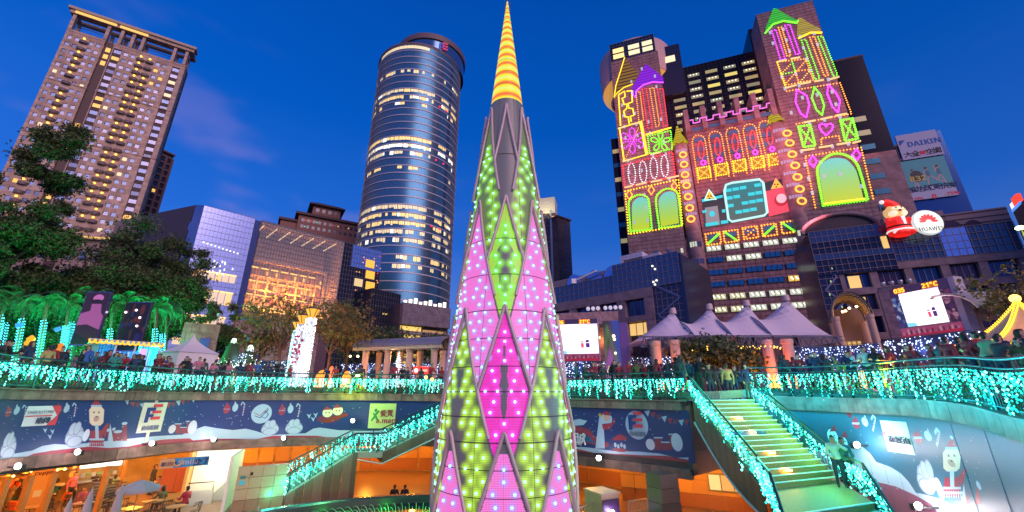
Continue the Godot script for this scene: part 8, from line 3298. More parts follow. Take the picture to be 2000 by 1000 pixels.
func left_things() -> void:
	var b: B
	var cyan := glow("trunk_bulb",0.1,0.75,1.0,2.6)
	for s in [[-25,615,35], [-12,630,37], [20,622,36], [66,625,36], [112,636,37], [124,628,39], [204,642,39], [232,638,39], [296,642,38], [312,652,36.5]]:
		var p := at(s[0],760, s[2])
		p.y = 0
		var h := at(s[0], s[1], s[2]).y
		var where := []
		for i in 170:
			var a := i * 0.9
			where.append(Transform3D(Basis.IDENTITY, p+V(sin(a)*0.2 - 0.2*h*i/170.0, 0.3+(h - 0.3)*i/170.0, cos(a)*0.2)))
		var t := thing("trunk_lights", "cyan lights wound round a palm trunk, number %s from the left along the plaza edge" % ["one", "two", "three", "four", "five", "six", "seven", "eight", "nine", "ten"][[-25,-12,20,66,112,124,204,232,296,312].find(s[0])], "string lights", p, "light-wrapped trunks")
		bulbs(where, cyan, t,0.055)
		omni(p+V(0.1, h*0.7,1.0), Color(0.1,0.95,0.8),7.0,0.5)
	for s in [[38,635,30,0.2], [113,643,31,0.6]]:
		var q := at(s[0], s[1], s[2])
		var t := thing("light_cube", "hanging blue light cube among the palms, %s" % ("left of two" if s[0] == 38 else "right of two"), "light cube", q)
		b = B.new()
		b.box(Transform3D(Basis.from_euler(V(0.3,0.5, s[3]))*Basis.from_scale(Vector3.ONE*0.3), q))
		part("cube_light", b, glow("cube_blue",0.05,0.5,1.0,0.8), t)
		b = B.new()
		b.bar(q, q+UP*2.4,0.02,0.02)
		part("wire", b, mat("cable"), t)
	var f := fac2(at(143,760,31), at(312,760,34.5))
	var L := hit(f,312,700).x
	var h := at(143,663,31).y
	var t := thing("stage_booth", "light blue curtained booth with amber scalloped lights along its roof", "booth", f.p(L / 2,0,-1))
	wb("roof", f,0, L, h - 0.05, h + 0.1,-3.5,0.1, mat("booth_roof",0.25,0.4,0.5,0.6), t)
	wb("back_wall", f,0.1, L - 0.1,0, h - 0.05,-3.4,-3.2, mat("booth_back",0.2,0.35,0.55,0.7), t)
	for i in 26:
		var u := L * (0.02 + 0.96 * i / 25.0)
		wb("curtain_fold", f, u, u + L / 34.0,0, h - 0.05, -3.0 + 0.06 * (i % 2), -2.9 + 0.06 * (i % 2), mat("booth_curtain",0.3,0.45,0.75,0.7), t)
	for u in [0.03,0.36,0.62,0.97]:
		wb("post", f, L * u - 0.05, L * u + 0.05,0, h,-0.1,0.0, mat("booth_post",0.5,0.6,0.7,0.4), t)
	wb("end_panel", f,0.05, L * 0.14,0, h,-0.2,-0.12, mat("booth_teal",0.1,0.5,0.45,0.6), t)
	for i in 14:
		var arc := []
		for k in 9:
			var a := PI * k / 8
			arc.append(f.p(L*(i+0.5 - 0.5*cos(a))/14.0, h+0.05 - 0.28*sin(a),0.16))
		b = B.new()
		b.tube(arc,0.06,5)
		part("scallop_light", b, glow("scallop_amber",1.0,0.45,0.02,1.6), t)
	wb("neon_sign", f, L * 0.7, L * 0.79, h - 1.1, h - 0.4,-0.6,-0.5, glow("neon_violet",0.6,0.35,1.0,1.4), t)
	for u in [0.42,0.46,0.58,0.84,0.88]:
		wb("tube_light", f, L * u, L * u + 0.06,0.6, h - 0.3,-2.8,-2.74, glow("tube_violet",0.5,0.5,1.0,1.2), t)
	omni(f.p(L*0.25, h - 0.8,-1.4), Color(0.2,0.85,1.0),1.5,0.3)
	omni(f.p(L*0.7, h - 0.8,-1.4), Color(0.45,0.5,1.0),1.5,0.3)
	for s in [[171,218,570,660,33.2, "tall mirrored display box showing a pink blurred figure, above the booth",0], [247,297,590,672,34.2, "dark mirrored display box with small bright lamps, above the booth's right end",1]]:
		var g := fac2(at(s[0], s[2], s[4]), at(s[1], s[2] + 2, s[4]))
		var gl := hit(g, s[1], s[2]).x
		var y1 := at(s[0], s[2], s[4]).y
		var y0 := at(s[0], s[3], s[4]).y
		t = thing("display_box", s[5], "display box", g.p(gl / 2,0,-0.5))
		wb("mirror_face", g,0, gl, y0 - 0.6, y1,-0.25,0, mat("mirror_dark",0.3,0.25,0.4,0.1,0.9), t)
		for u in [0.05, gl - 0.05]:
			wb("leg", g, u - 0.05, u + 0.05,0, y0 - 0.6,-0.5,-0.4, mat("lamp_black"), t)
		var cv := Cv.new(96,192, Color(0.05,0.03,0.08))
		if s[6] == 0:
			cv.poly([P2(0,0), P2(96,0), P2(96,190), P2(0,150)], Color(0.16,0.07,0.14))
			cv.oval(P2(54,22),22,14, Color(0.65,0.35,0.6))
			cv.oval(P2(50,34),24,7, Color(0.12,0.05,0.1))
			cv.poly([P2(34,44), P2(74,44), P2(84,78), P2(96,90), P2(96,140), P2(40,120), P2(0,124), P2(0,80), P2(36,70)], Color(0.55,0.28,0.5))
		else:
			for i in 16:
				cv.oval(P2(rng.randf()*96, rng.randf()*150), rr(3,12), rr(5,22), [Color(0.3,0.1,0.1), Color(0.12,0.08,0.3), Color(0.2,0.12,0.1)][i % 3])
		b = B.new()
		b.quad(g.p(0.05, y0 - 0.5,0.02), g.p(gl - 0.05, y0 - 0.5,0.02), g.p(gl - 0.05, y1 - 0.05,0.02), g.p(0.05, y1 - 0.05,0.02))
		part("screen_picture", b, lit_print(cv.tex(),1.3), t)
		if s[6] == 1:
			for q in [[0.72,0.62], [0.7,0.42], [0.12,0.75], [0.5,0.8]]:
				b = B.new()
				b.ball(g.p(gl*q[0], lerpf(y0, y1, q[1]),0.05), Vector3.ONE*0.09,8)
				part("spot_lamp", b, glow("spot_pale",1.0,0.75,0.9,4.0), t)
	var m0 := at(330,765,31.5)
	var m1 := at(410,765,34.0)
	var mf := fac2(V(m0.x,3, m0.z), V(m1.x,3, m1.z))
	var W := P2(m0.x - m1.x, m0.z - m1.z).length()
	var eave := at(340,686,32).y
	var apex := at(364,652,33).y
	t = thing("marquee_tent", "white pagoda marquee tent with arched windows in front of the brown block", "tent", mf.p(W / 2,0, -W / 2))
	var cl := mat("marquee_cloth",0.55,0.53,0.56,0.8)
	wb("wall_cloth", mf,0, W,0, eave,-0.06,0, cl, t)
	wb("wall_cloth", mf,0, W,0, eave, -W, -W + 0.06, cl, t)
	wb("wall_cloth", mf,0,0.06,0, eave, -W + 0.06,-0.06, cl, t)
	wb("wall_cloth", mf, W - 0.06, W,0, eave, -W + 0.06,-0.06, cl, t)
	b = B.new()
	var rings := []
	for i in 9:
		var k := i / 8.0
		var hw := W / 2 * 1.04 * pow(1 - k,1.7) + 0.03
		var y := lerpf(eave - 0.05, apex, k)
		rings.append([mf.p(W/2 - hw, y, -W/2+hw), mf.p(W/2+hw, y, -W/2+hw), mf.p(W/2+hw, y, -W/2 - hw), mf.p(W/2 - hw, y, -W/2 - hw)])
	for i in 8:
		for k in 4:
			b.quad(rings[i][k], rings[i][(k+1) % 4], rings[i+1][(k+1) % 4], rings[i+1][k])
	part("roof_cloth", b, cl, t)
	for u in [0.3,0.75]:
		b = B.new()
		var arch := PackedVector2Array([P2(W * u - 0.6,0.5)])
		for i in 11:
			var a := PI - PI * i / 10
			arch.append(P2(W*u+cos(a)*0.6, 1.3+sin(a)*0.6))
		arch.append(P2(W*u+0.6,0.5))
		b.slab(arch, mf.xf(0,0,0.01),0.02)
		part("window_panel", b, mat("marquee_pane",0.06,0.06,0.09,0.2), t)
		b = B.new()
		for i in 7:
			var a := PI * i / 6
			b.bar(mf.p(W*u,1.3,0.04), mf.p(W*u+cos(a)*0.6, 1.3+sin(a)*0.6,0.04),0.04,0.04)
		part("window_bars", b, cl, t)
	var sf := fac2(at(326,765,39), at(421,765,41))
	var SL := hit(sf,421,680).x
	var sh := at(330,629,39).y
	t = thing("brown_stone_block", "brown stone block wall with a blue panel behind the marquee tent", "wall", sf.p(SL / 2,0,-1))
	wb("core", sf,0.02, SL - 0.02,0, sh - 0.02,-2.5,-0.05, mat("block_core",0.2,0.11,0.09,0.8), t)
	for j in 7:
		for i in 5:
			var o := 0.5 if j % 2 else 0.0
			wb("stone_block", sf, maxf(0, (i - o) * SL / 4.5), minf(SL, (i + 1 - o) * SL / 4.5 - 0.03), sh * j / 7.0 + 0.015, sh * (j + 1) / 7.0 - 0.015,-0.05, 0.02 * ((i + j) % 2), [mat("block_brown_a",0.36,0.2,0.17,0.8,0, "coarse",0.5), mat("block_brown_b",0.31,0.17,0.145,0.8,0, "coarse",0.5)][(i * 3 + j) % 2], t)
	wb("blue_panel", sf, SL * 0.52, SL * 0.8, sh - 2.6, sh - 1.4,0.04,0.1, mat("panel_blue",0.02,0.05,0.25,0.6), t)
	b = B.new()
	b.bar(sf.p(SL - 0.4, sh,-0.4), sf.p(SL - 0.35, sh+0.9,-0.4),0.06,0.06)
	b.cube(sf.p(SL - 0.35, sh+1.0,-0.35), V(0.24,0.3,0.3))
	part("camera_post", b, mat("lamp_grey"), t)
	for s in [[60,664,31, "golden crown-shaped lit ornament among the left crowd", Color(1.0,0.5,0.02)], [117,679,32, "small orange flame-shaped lamp among the left crowd", Color(1.0,0.25,0.02)]]:
		var q := at(s[0], s[1], s[2])
		t = thing("lit_ornament", s[3], "ornament", V(q.x,0, q.z))
		b = B.new()
		b.lathe(V(q.x, q.y - 0.4, q.z), [P2(0.24,0), P2(0.3,0.2), P2(0.2,0.36), P2(0.26,0.5), P2(0.05,0.75)],8)
		part("lamp_body", b, glow("ornament_%d" % s[0], s[4].r, s[4].g, s[4].b,0.9), t)
		b = B.new()
		b.bar(V(q.x,0, q.z), q - UP*0.4,0.08,0.08)
		part("pole", b, mat("lamp_black"), t)
	for s in [[436,662,700,40, "cone-shaped bush covered in white and green lights, left of two"], [472,675,702,41, "cone-shaped bush covered in white and green lights, right of two"]]:
		var p := at(s[0],765, s[3])
		p.y = 0
		var hh := at(s[0], s[1], s[3]).y
		t = thing("lit_bush", s[4], "bush", p, "lit cone bushes")
		b = B.new()
		b.lathe(p, [P2(0.3,1.6), P2(0.95,2.0), P2(0.5, hh - 0.8), P2(0.05, hh)],12)
		part("foliage", b, mat("bush_dark",0.02,0.06,0.02,0.8), t)
		var wa := []
		var wg := []
		for i in 330:
			var k := rng.randf()
			var a := rng.randf() * TAU
			var r := lerpf(1.0,0.12, k)
			var tr := Transform3D(Basis.IDENTITY, p + V(sin(a) * r, lerpf(1.9, hh, k), cos(a) * r))
			if rng.randf() < 0.75:
				wa.append(tr)
			else:
				wg.append(tr)
		bulbs(wa, glow("bush_white",0.75,0.95,1.0,2.6), t,0.075)
		bulbs(wg, glow("bush_lime",0.5,1.0,0.1,2.0), t,0.075)
		for q in [-0.9,0.9]:
			b = B.new()
			b.bar(p+V(q,0,0.3), p+V(q,1.9,0.3),0.22,0.22)
			part("pillar", b, mat("column_peach"), t)
	light_wall("white icicle lights over the gate between the two lit bushes", [at(440,765,40), at(488,765,41)],2.6,3.7, glow("curtain_pale"),30)
	var bf := fac2(at(455,625,60), at(575,640,62))
	t = thing("pink_base_building", "low pinkish stone building with an oval sign behind the bare trees", "building", bf.p(4,0,-3))
	wb("wall", bf,0,12,0, bf.top,-8,0, mat("block_pink"), t)
	b = B.new()
	b.ball(bf.p(hit(bf,480,663).x, hit(bf,480,663).y,0.1), V(1.1,0.7,0.12),16)
	part("oval_sign", b, mat("oval_teal",0.1,0.25,0.27,0.3), t)

func right_things() -> void:
	var top := at(1984,587,19)
	var base := at(1975,765,19)
	var t := thing("lit_tent", "pointed tent outlined with strings of golden lights at the right edge", "tent", V(top.x,0, top.z))
	var gold := glow("tent_gold",1.0,0.6,0.04,2.6)
	var R := 2.7
	var where := []
	var b := B.new()
	for i in 8:
		var a := TAU * i / 8 + 0.2
		var e := V(top.x + sin(a) * R,2.2, top.z + cos(a) * R)
		var prev := top
		for k in 33:
			var q := k / 32.0
			var p: Vector3 = top.lerp(e, q) - UP*0.35*sin(PI*q)
			where.append(Transform3D(Basis.IDENTITY, p))
			where.append(Transform3D(Basis.IDENTITY, p+V(0.1*sin(a+1.5),-0.05, 0.1*cos(a+1.5))))
			if k:
				b.bar(prev, p,0.03,0.03)
			prev = p
	part("cables", b, mat("cable"), t)
	b = B.new()
	for i in 8:
		var a := TAU * i / 8 + 0.2
		var c := TAU * (i + 1) / 8 + 0.2
		for k in 6:
			var q0 := k / 6.0
			var q1 := (k + 1) / 6.0
			var f := func(an: float, q: float) -> Vector3:
				return top.lerp(V(top.x+sin(an)*R,2.2, top.z+cos(an)*R), q) - UP*(0.4*sin(PI*q)+0.03)
			b.quad(f.call(a, q1), f.call(c, q1), f.call(c, q0), f.call(a, q0))
	part("cloth", b, mat("tent_cloth",0.5,0.4,0.28,0.8), t)
	for i in 8:
		var a := TAU * i / 8 + 0.2
		var p := B.new()
		p.bar(V(top.x+sin(a)*R,0, top.z+cos(a)*R), V(top.x+sin(a)*R,2.2, top.z+cos(a)*R),0.06,0.06)
		part("pole", p, mat("lamp_black"), t)
	bulbs(where, gold, t,0.055)
	omni(top+V(-1.5,-1.0,2.2), Color(1,0.62,0.1),5.0,0.4)
	b = B.new()
	b.ball(top+UP*0.1, Vector3.ONE*0.2,10)
	part("top_lamp", b, glow("uplight_amber"), t)
	var f := fac2(at(1978,412,60), at(2040,400,52))
	t = thing("corner_building", "dark corner building with a small coloured rooftop sign at the far right", "building", f.p(4,0,-4))
	wb("wall", f,0,30,0, f.top,-14,0, mat("corner_dark",0.06,0.04,0.07,0.7), t)
	for i in 5:
		wb("lit_window", f, 1.2 + i * 2.6, 2.8 + i * 2.6, f.top - 6.5, f.top - 4.5,0,0.15, glow("strip_cream"), t)
	wb("red_sign", f,1.4,3.6, f.top + 0.3, f.top + 1.6,-0.4,0.1, glow("sign_red2"), t)
	wb("white_sign", f,0.2,1.4, f.top + 0.2, f.top + 1.1,-0.4,0.1, glow("sign_white"), t)
	wb("blue_sign", f,0.0,3.8, f.top - 0.2, f.top + 0.2,-0.4,0.12, glow("sign_blue",0.1,0.3,1.0,1.0), t)
	var p2 := at(1992,445,24)
	t = thing("street_lamp", "lime-white street lamp glowing at the right edge above the tree", "lamp", V(p2.x,0, p2.z))
	b = B.new()
	b.bar(V(p2.x,0, p2.z), p2,0.1,0.1)
	part("pole", b, mat("lamp_black"), t)
	b = B.new()
	b.ball(p2, V(0.22,0.14,0.22),10)
	part("lamp_head", b, glow("lime_lens"), t)
	omni(p2+V(0,-0.5,0.4), Color(0.9,1,0.5),3.0,0.2)

# ---- trees
func limbs(b: B, p: Vector3, dir: Vector3, l: float, r: float, depth: int, tips: Array) -> void:
	var q := p + dir * l
	b.tube([p, p.lerp(q,0.5)+V(rr(-1,1),0, rr(-1,1))*l*0.05, q], r,6, r*0.68)
	if depth == 0:
		tips.append(q)
		return
	for i in (3 if depth > 1 else 3):
		var a := TAU * (i + rng.randf() * 0.7) / 3.0
		var tilt := rr(0.35,0.85)
		var side := dir.cross(V(sin(a),0.2, cos(a))).normalized()
		var d := (dir * cos(tilt) + side * sin(tilt) + UP * 0.12).normalized()
		limbs(b, q, d, l*rr(0.62,0.82), r*0.62, depth - 1, tips)
	if depth <= 2:
		tips.append(q)

func leaf_mesh(s: float) -> ArrayMesh:
	var b := B.new()
	for i in 3:
		var t := Basis.from_euler(V(i * 0.8 - 0.6, i * 2.1, i * 1.3))
		var o := V(sin(i * 2.1), 0.3 * i - 0.3, cos(i * 2.1)) * s * 0.5
		b.quad(o+t*V(-0.35,-0.5,0)*s, o+t*V(0.35,-0.45,0.1)*s, o+t*V(0.28,0.5,0)*s, o+t*V(-0.25,0.45,0.12)*s)
	return b.mesh()

func tree(called: String, label: String, base: Vector3, h: float, r: float, lean: Vector3, leaves: int, ls: float, mats: Array, bark: Material, clumps := 14, low := 0.3, group := "", sparse := false) -> void:
	var t := thing(called, label, "tree", base, group)
	var b := B.new()
	var tips := []
	var fork := base + (UP + lean).normalized() * h * 0.42
	b.tube([base, base.lerp(fork,0.5)+V(0.1,0,0), fork], 0.014*h+0.06,8, 0.01*h+0.03)
	for i in 4:
		var q := TAU * i / 4.0 + rng.randf()
		limbs(b, fork - UP*0.1, V(sin(q)*0.55,1.0, cos(q)*0.55).normalized(), minf(r*0.55, h*0.22), 0.008*h+0.03,2, tips)
	part("trunk", b, bark, t)
	var cs := []
	for i in clumps:
		if i < tips.size() and i % 3 != 2:
			var tp: Vector3 = tips[(i*5) % tips.size()] - base
			var fl := P2(tp.x, tp.z).limit_length(r * 0.8)
			cs.append([base+V(fl.x, minf(tp.y, h*0.95), fl.y), r*rr(0.18,0.34)*(1.0 if clumps > 40 else 1.5)])
		else:
			var a := rng.randf() * TAU
			var k := sqrt(rng.randf())
			var y := rr(low,0.95)
			var rr := r * k * sqrt(maxf(0.05, 1.0 - pow((y - 0.62) / 0.5,2.0)))
			cs.append([base+lean*h*y+V(sin(a)*rr, h*y, cos(a)*rr), r*rr(0.18,0.34)*(1.0 if clumps > 40 else 1.5)])
	var lists := [[], [], []]
	for i in leaves:
		var c: Array = cs[rng.randi() % cs.size()]
		var d := V(rng.randfn(), rng.randfn() * 0.75, rng.randfn()) * 0.55
		var s := rr(0.6,1.35)
		lists[rng.randi() % mats.size()].append(Transform3D(Basis.from_euler(V(rng.randf()*TAU, rng.randf()*TAU, rng.randf()*TAU)).scaled(Vector3.ONE*s), c[0]+d*c[1]))
	var lm := leaf_mesh(ls)
	for i in mats.size():
		if lists[i].size():
			swarm("crown", lm, mats[i], lists[i], t)

func trees() -> void:
	var bark := mat("bark_dark",0.035,0.028,0.02,0.9)
	var bark2 := mat("bark_brown")
	var d1 := leafy("leaf_dark",0.03,0.06,0.02)
	var d2 := leafy("leaf_mid",0.045,0.085,0.022)
	var d3 := leafy("leaf_olive",0.06,0.075,0.02)
	var a1 := leafy("leaf_autumn",0.24,0.14,0.03)
	var a2 := leafy("leaf_ochre",0.17,0.14,0.035)
	var spots := [
		[-95,36,240,3.3,34000, "tall dark tree at the far left in front of the beige tower", [d1, d2, d3],0.17,1],
		[-190,34,330,3.2,9000, "dark tree cut by the left edge of the view", [d1, d2],0.17,1],
		[205,44,436,4.3,22000, "broad dark tree right of the beige tower's foot", [d1, d2, d3],0.17,1],
		[285,46,466,3.4,18000, "dense round-topped tree left of the glass mall", [d2, d1, d3],0.17,1],
		[110,45,490,5.0,22000, "dark tree behind the display boxes", [d1, d2],0.17,1],
		[30,40,535,3.0,9000, "green-lit bushy tree among the palms, nearest the left edge", [d2, d3],0.17,1],
		[150,41,545,2.8,9000, "green-lit bushy tree among the palms, behind the booth's left end", [d2, d3],0.17,1],
		[398,46,585,2.2,9000, "small bushy tree beside the brown stone block", [d2, d3],0.16,1],
	]
	for s in spots:
		var base := at(s[0],765, s[1])
		base.y = 0
		var h := at(s[0], s[2], s[1]).y
		tree("leafy_tree", s[5], base, h, s[3], V(0.02,0,0), s[4], s[7], s[6], bark,64,0.34)
	for s in [[535,42,572,3.4, "thin autumn tree left of the white light pillars",1300, V(-0.03,0,0)], [490,45,620,2.5, "small autumn tree left of the thin one",1000, V(0.02,0,0)], [632,41,588,3.6, "autumn tree right of the white light pillars",1500, V(0.02,0,0)], [668,46,590,2.0, "bushy olive tree before the dark glass wing",1500, Vector3.ZERO]]:
		var base := at(s[0],765, s[1])
		base.y = 0
		tree("autumn_tree", s[4], base, at(s[0], s[2], s[1]).y, s[3], s[6], s[5],0.17, [a2, d3, a1], bark2,22,0.45, "", true)
	var base := at(2065,765,22)
	base.y = 0
	tree("autumn_tree", "thin-leaved tree at the right edge behind the yellow tent", base, at(1960,475,22).y,1.8, V(0.02,0,0),700,0.15, [d3, a2], bark2,22,0.45, "", true)
	for s in [[1385,37,664,2.6, "dark clipped tree under the white canopy, left of two"], [1432,38,672,2.4, "dark clipped tree under the white canopy, right of two"], [740,60,640,5.0, "dark hedge tree before the parking decks, left of two"], [850,60,655,4.0, "dark hedge tree before the parking decks, right of two"]]:
		base = at(s[0],765, s[1])
		base.y = 0
		tree("clipped_tree", s[4], base, at(s[0], s[2], s[1]).y, s[3], Vector3.ZERO,2200,0.24, [d1, d2], bark,16,0.5)
	var frond := B.new()
	var spine := []
	for i in 8:
		var q := i / 7.0
		spine.append(V(q*2.3, 0.75*sin(q*2.2) - 1.6*q*q*q,0))
	frond.tube(spine,0.03,4,0.008)
	for i in range(1,22):
		var q := i / 22.0
		var k := q * 7
		var p: Vector3 = (spine[int(k)] as Vector3).lerp(spine[mini(int(k)+1,7)], k - int(k))
		for s in [-1,1]:
			var l := 0.62 * sin(PI * (0.15 + 0.8 * q))
			var e := p + V(0.28 * l, -0.55 * l, s * l * 0.75)
			frond.quad(p+V(-0.04,0,0), p+V(0.04,0,0), e+V(0.02,0,0), e - V(0.02,0,0))
	var fm := frond.mesh()
	var pm := [leafy("palm_green",0.05,0.15,0.05), leafy("palm_deep",0.035,0.11,0.045)]
	var n := 0
	for s in [[-25,35,588], [20,36,585], [66,36,588], [112,37.5,592], [204,39,600], [232,39,590], [296,38,600], [-60,34,580], [318,40,605], [165,39,575], [0,40,548], [45,41,545], [95,42,550], [265,43,560]]:
		base = at(s[0],760, s[1])
		base.y = 0
		var h := at(s[0], s[2], s[1]).y
		var t := thing("palm_tree", "palm with drooping teal-lit fronds, number %s from the left behind the left crowd" % ["two", "four", "six", "eight", "ten", "eleven", "thirteen", "one", "fourteen", "nine", "three", "five", "seven", "twelve"][n], "palm", base, "palms behind the left crowd")
		var b := B.new()
		var lean := V(-0.2,0,0)
		b.tube([base, base+(UP+lean)*h*0.5+V(0.06,0,0), base+(UP+lean)*h],0.17,8,0.12)
		part("trunk", b, mat("bark_brown"), t)
		for i in 18:
			var a := TAU * i / 18 + rng.randf() * 0.3 + n
			var up := rr(-0.75,0.6)
			inst("frond", fm, pm[i % 2], t, Transform3D(Basis(UP, a) * Basis(Vector3.BACK, up) * Basis.from_scale(Vector3.ONE * rr(0.65,0.95)), base + lean * h + UP * (h + 0.02 * (i % 3))))
		n += 1
	for q in [[0,32.5], [60,33], [120,34.5], [190,36.5], [260,37]]:
		var p := at(q[0],760, q[1])
		omni(V(p.x,2.2, p.z), Color(0.1,0.95,0.5),48.0,0.5)
	for q in [[535,40, Color(1,0.6,0.2),7.0], [640,39, Color(1,0.6,0.25),7.0], [380,41, Color(0.6,0.8,0.2),6.0]]:
		var p := at(q[0],765, q[1])
		omni(V(p.x,1.6, p.z), q[2], q[3],0.4)

# ---- people: one continuous skin meshed from bones
const SKIN := 0
const HAIR := 1
const COAT := 2
const LEGS := 3
const SHOE := 4

func field(bones: Array, cell: float, k: float, out: Array) -> void:
	var lo := Vector3.ONE * 1e9
	var hi := -lo
	for q in bones:
		var r := maxf(q[2], q[3]) + cell * 3 + k
		lo = lo.min(q[0] - Vector3.ONE*r).min(q[1] - Vector3.ONE*r)
		hi = hi.max(q[0]+Vector3.ONE*r).max(q[1]+Vector3.ONE*r)
	var nx := int((hi.x - lo.x) / cell) + 2
	var ny := int((hi.y - lo.y) / cell) + 2
	var nz := int((hi.z - lo.z) / cell) + 2
	var d := PackedFloat32Array()
	d.resize(nx*ny*nz)
	d.fill(1.0)
	var near := PackedFloat32Array()
	near.resize(nx*ny*nz)
	near.fill(1.0)
	var id := PackedByteArray()
	id.resize(nx*ny*nz)
	for q in bones:
		var a: Vector3 = q[0]
		var b: Vector3 = q[1]
		var ra: float = q[2]
		var rb: float = q[3]
		var r := maxf(ra, rb) + cell * 2 + k
		var p0 := (a.min(b) - Vector3.ONE * r - lo) / cell
		var p1 := (a.max(b) + Vector3.ONE * r - lo) / cell
		var ab := b - a
		var l2 := maxf(ab.length_squared(), 1e-9)
		for z in range(maxi(0, int(p0.z)), mini(nz, int(p1.z)+1)):
			for y in range(maxi(0, int(p0.y)), mini(ny, int(p1.y)+1)):
				var row := (z * ny + y) * nx
				for x in range(maxi(0, int(p0.x)), mini(nx, int(p1.x)+1)):
					var p := lo + Vector3(x, y, z) * cell - a
					var t := clampf(p.dot(ab) / l2,0.0,1.0)
					var e := (p - ab * t).length() - lerpf(ra, rb, t)
					var o := d[row + x]
					var h := clampf(0.5 + 0.5 * (o - e) / k,0.0,1.0)
					d[row+x] = lerpf(o, e, h) - k*h*(1.0 - h)
					if e < near[row+x]:
						near[row+x] = e
						id[row+x] = q[4]
	var at_cell := {}
	var pos := []
	var nor := []
	var kind := []
	var sx := 1
	var sy := nx
	var sz := nx * ny
	for z in nz - 1:
		for y in ny - 1:
			for x in nx - 1:
				var i := (z * ny + y) * nx + x
				var v0 := d[i]
				if v0 > cell*2.5 or v0 < -cell*2.5:
					continue
				var v := [v0, d[i + 1], d[i + sy], d[i + sy + 1], d[i + sz], d[i + sz + 1], d[i + sz + sy], d[i + sz + sy + 1]]
				var neg := 0
				for w in v:
					if w < 0.0:
						neg += 1
				if neg == 0 or neg == 8:
					continue
				var s := Vector3.ZERO
				var c := 0
				for e in [[0,1], [2,3], [4,5], [6,7], [0,2], [1,3], [4,6], [5,7], [0,4], [1,5], [2,6], [3,7]]:
					var g: float = v[e[0]]
					var f: float = v[e[1]]
					if (g < 0.0) != (f < 0.0):
						var t := g / (g - f)
						var q0 := V(e[0] & 1, (e[0] >> 1) & 1, e[0] >> 2)
						var q1 := V(e[1] & 1, (e[1] >> 1) & 1, e[1] >> 2)
						s += q0.lerp(q1, t)
						c += 1
				at_cell[i] = pos.size()
				pos.append(lo+(V(x, y, z)+s/c)*cell)
				nor.append(V(v[1]+v[3]+v[5]+v[7] - v[0] - v[2] - v[4] - v[6], v[2]+v[3]+v[6]+v[7] - v[0] - v[1] - v[4] - v[5], v[4]+v[5]+v[6]+v[7] - v[0] - v[1] - v[2] - v[3]).normalized())
				kind.append(id[i])
	var maps := [{}, {}, {}, {}, {}]
	for i in at_cell:
		for ax in [[sx, sy, sz], [sy, sz, sx], [sz, sx, sy]]:
			var j: int = i+ax[0]
			if (d[i] < 0.0) == (d[j] < 0.0):
				continue
			var ring := [i, i - ax[1], i - ax[1] - ax[2], i - ax[2]]
			var ok := true
			for w in ring:
				if not at_cell.has(w):
					ok = false
			if not ok:
				continue
			if d[i] >= 0.0:
				ring.reverse()
			var m: int = kind[at_cell[i]]
			var o: B = out[m]
			var ix := []
			for w in ring:
				var n: int = at_cell[w]
				if not maps[m].has(n):
					maps[m][n] = o.v.size()
					o.v.append(pos[n])
					o.n.append(nor[n])
					o.uv.append(Vector2.ZERO)
				ix.append(maps[m][n])
			o.ix.append_array([ix[0], ix[2], ix[1], ix[0], ix[3], ix[2]])

func hand_bones(w: Vector3, f: Vector3, palm: Vector3, thumb: Vector3) -> Array:
	var z := thumb.normalized()
	var x := f.normalized()
	var out := [[w - x * 0.02, w + x * 0.03,0.024,0.026, SKIN], [w + x * 0.03 + z * 0.02, w + x * 0.085 + z * 0.024,0.017,0.015, SKIN], [w + x * 0.03 - z * 0.02, w + x * 0.08 - z * 0.026,0.017,0.014, SKIN], [w + x * 0.04, w + x * 0.085,0.018,0.015, SKIN]]
	for i in 4:
		var o := (1.5 - i) * 0.021
		var l: float = [0.07,0.08,0.074,0.058][i]
		var a := w + x * 0.085 + z * o
		var b := a + (x + palm * 0.25 + z * o * 3.0).normalized() * l * 0.5
		out.append([a, b,0.0095,0.009, SKIN])
		out.append([b, b+(x+palm*0.9).normalized()*l*0.5,0.009,0.007, SKIN])
	var t := w + x * 0.03 + z * 0.03
	var t2 := t + (x * 0.6 + z * 0.8).normalized() * 0.038
	out.append([t, t2,0.013,0.011, SKIN])
	out.append([t2, t2+(x*0.9+palm*0.4+z*0.2).normalized()*0.032,0.0105,0.008, SKIN])
	return out

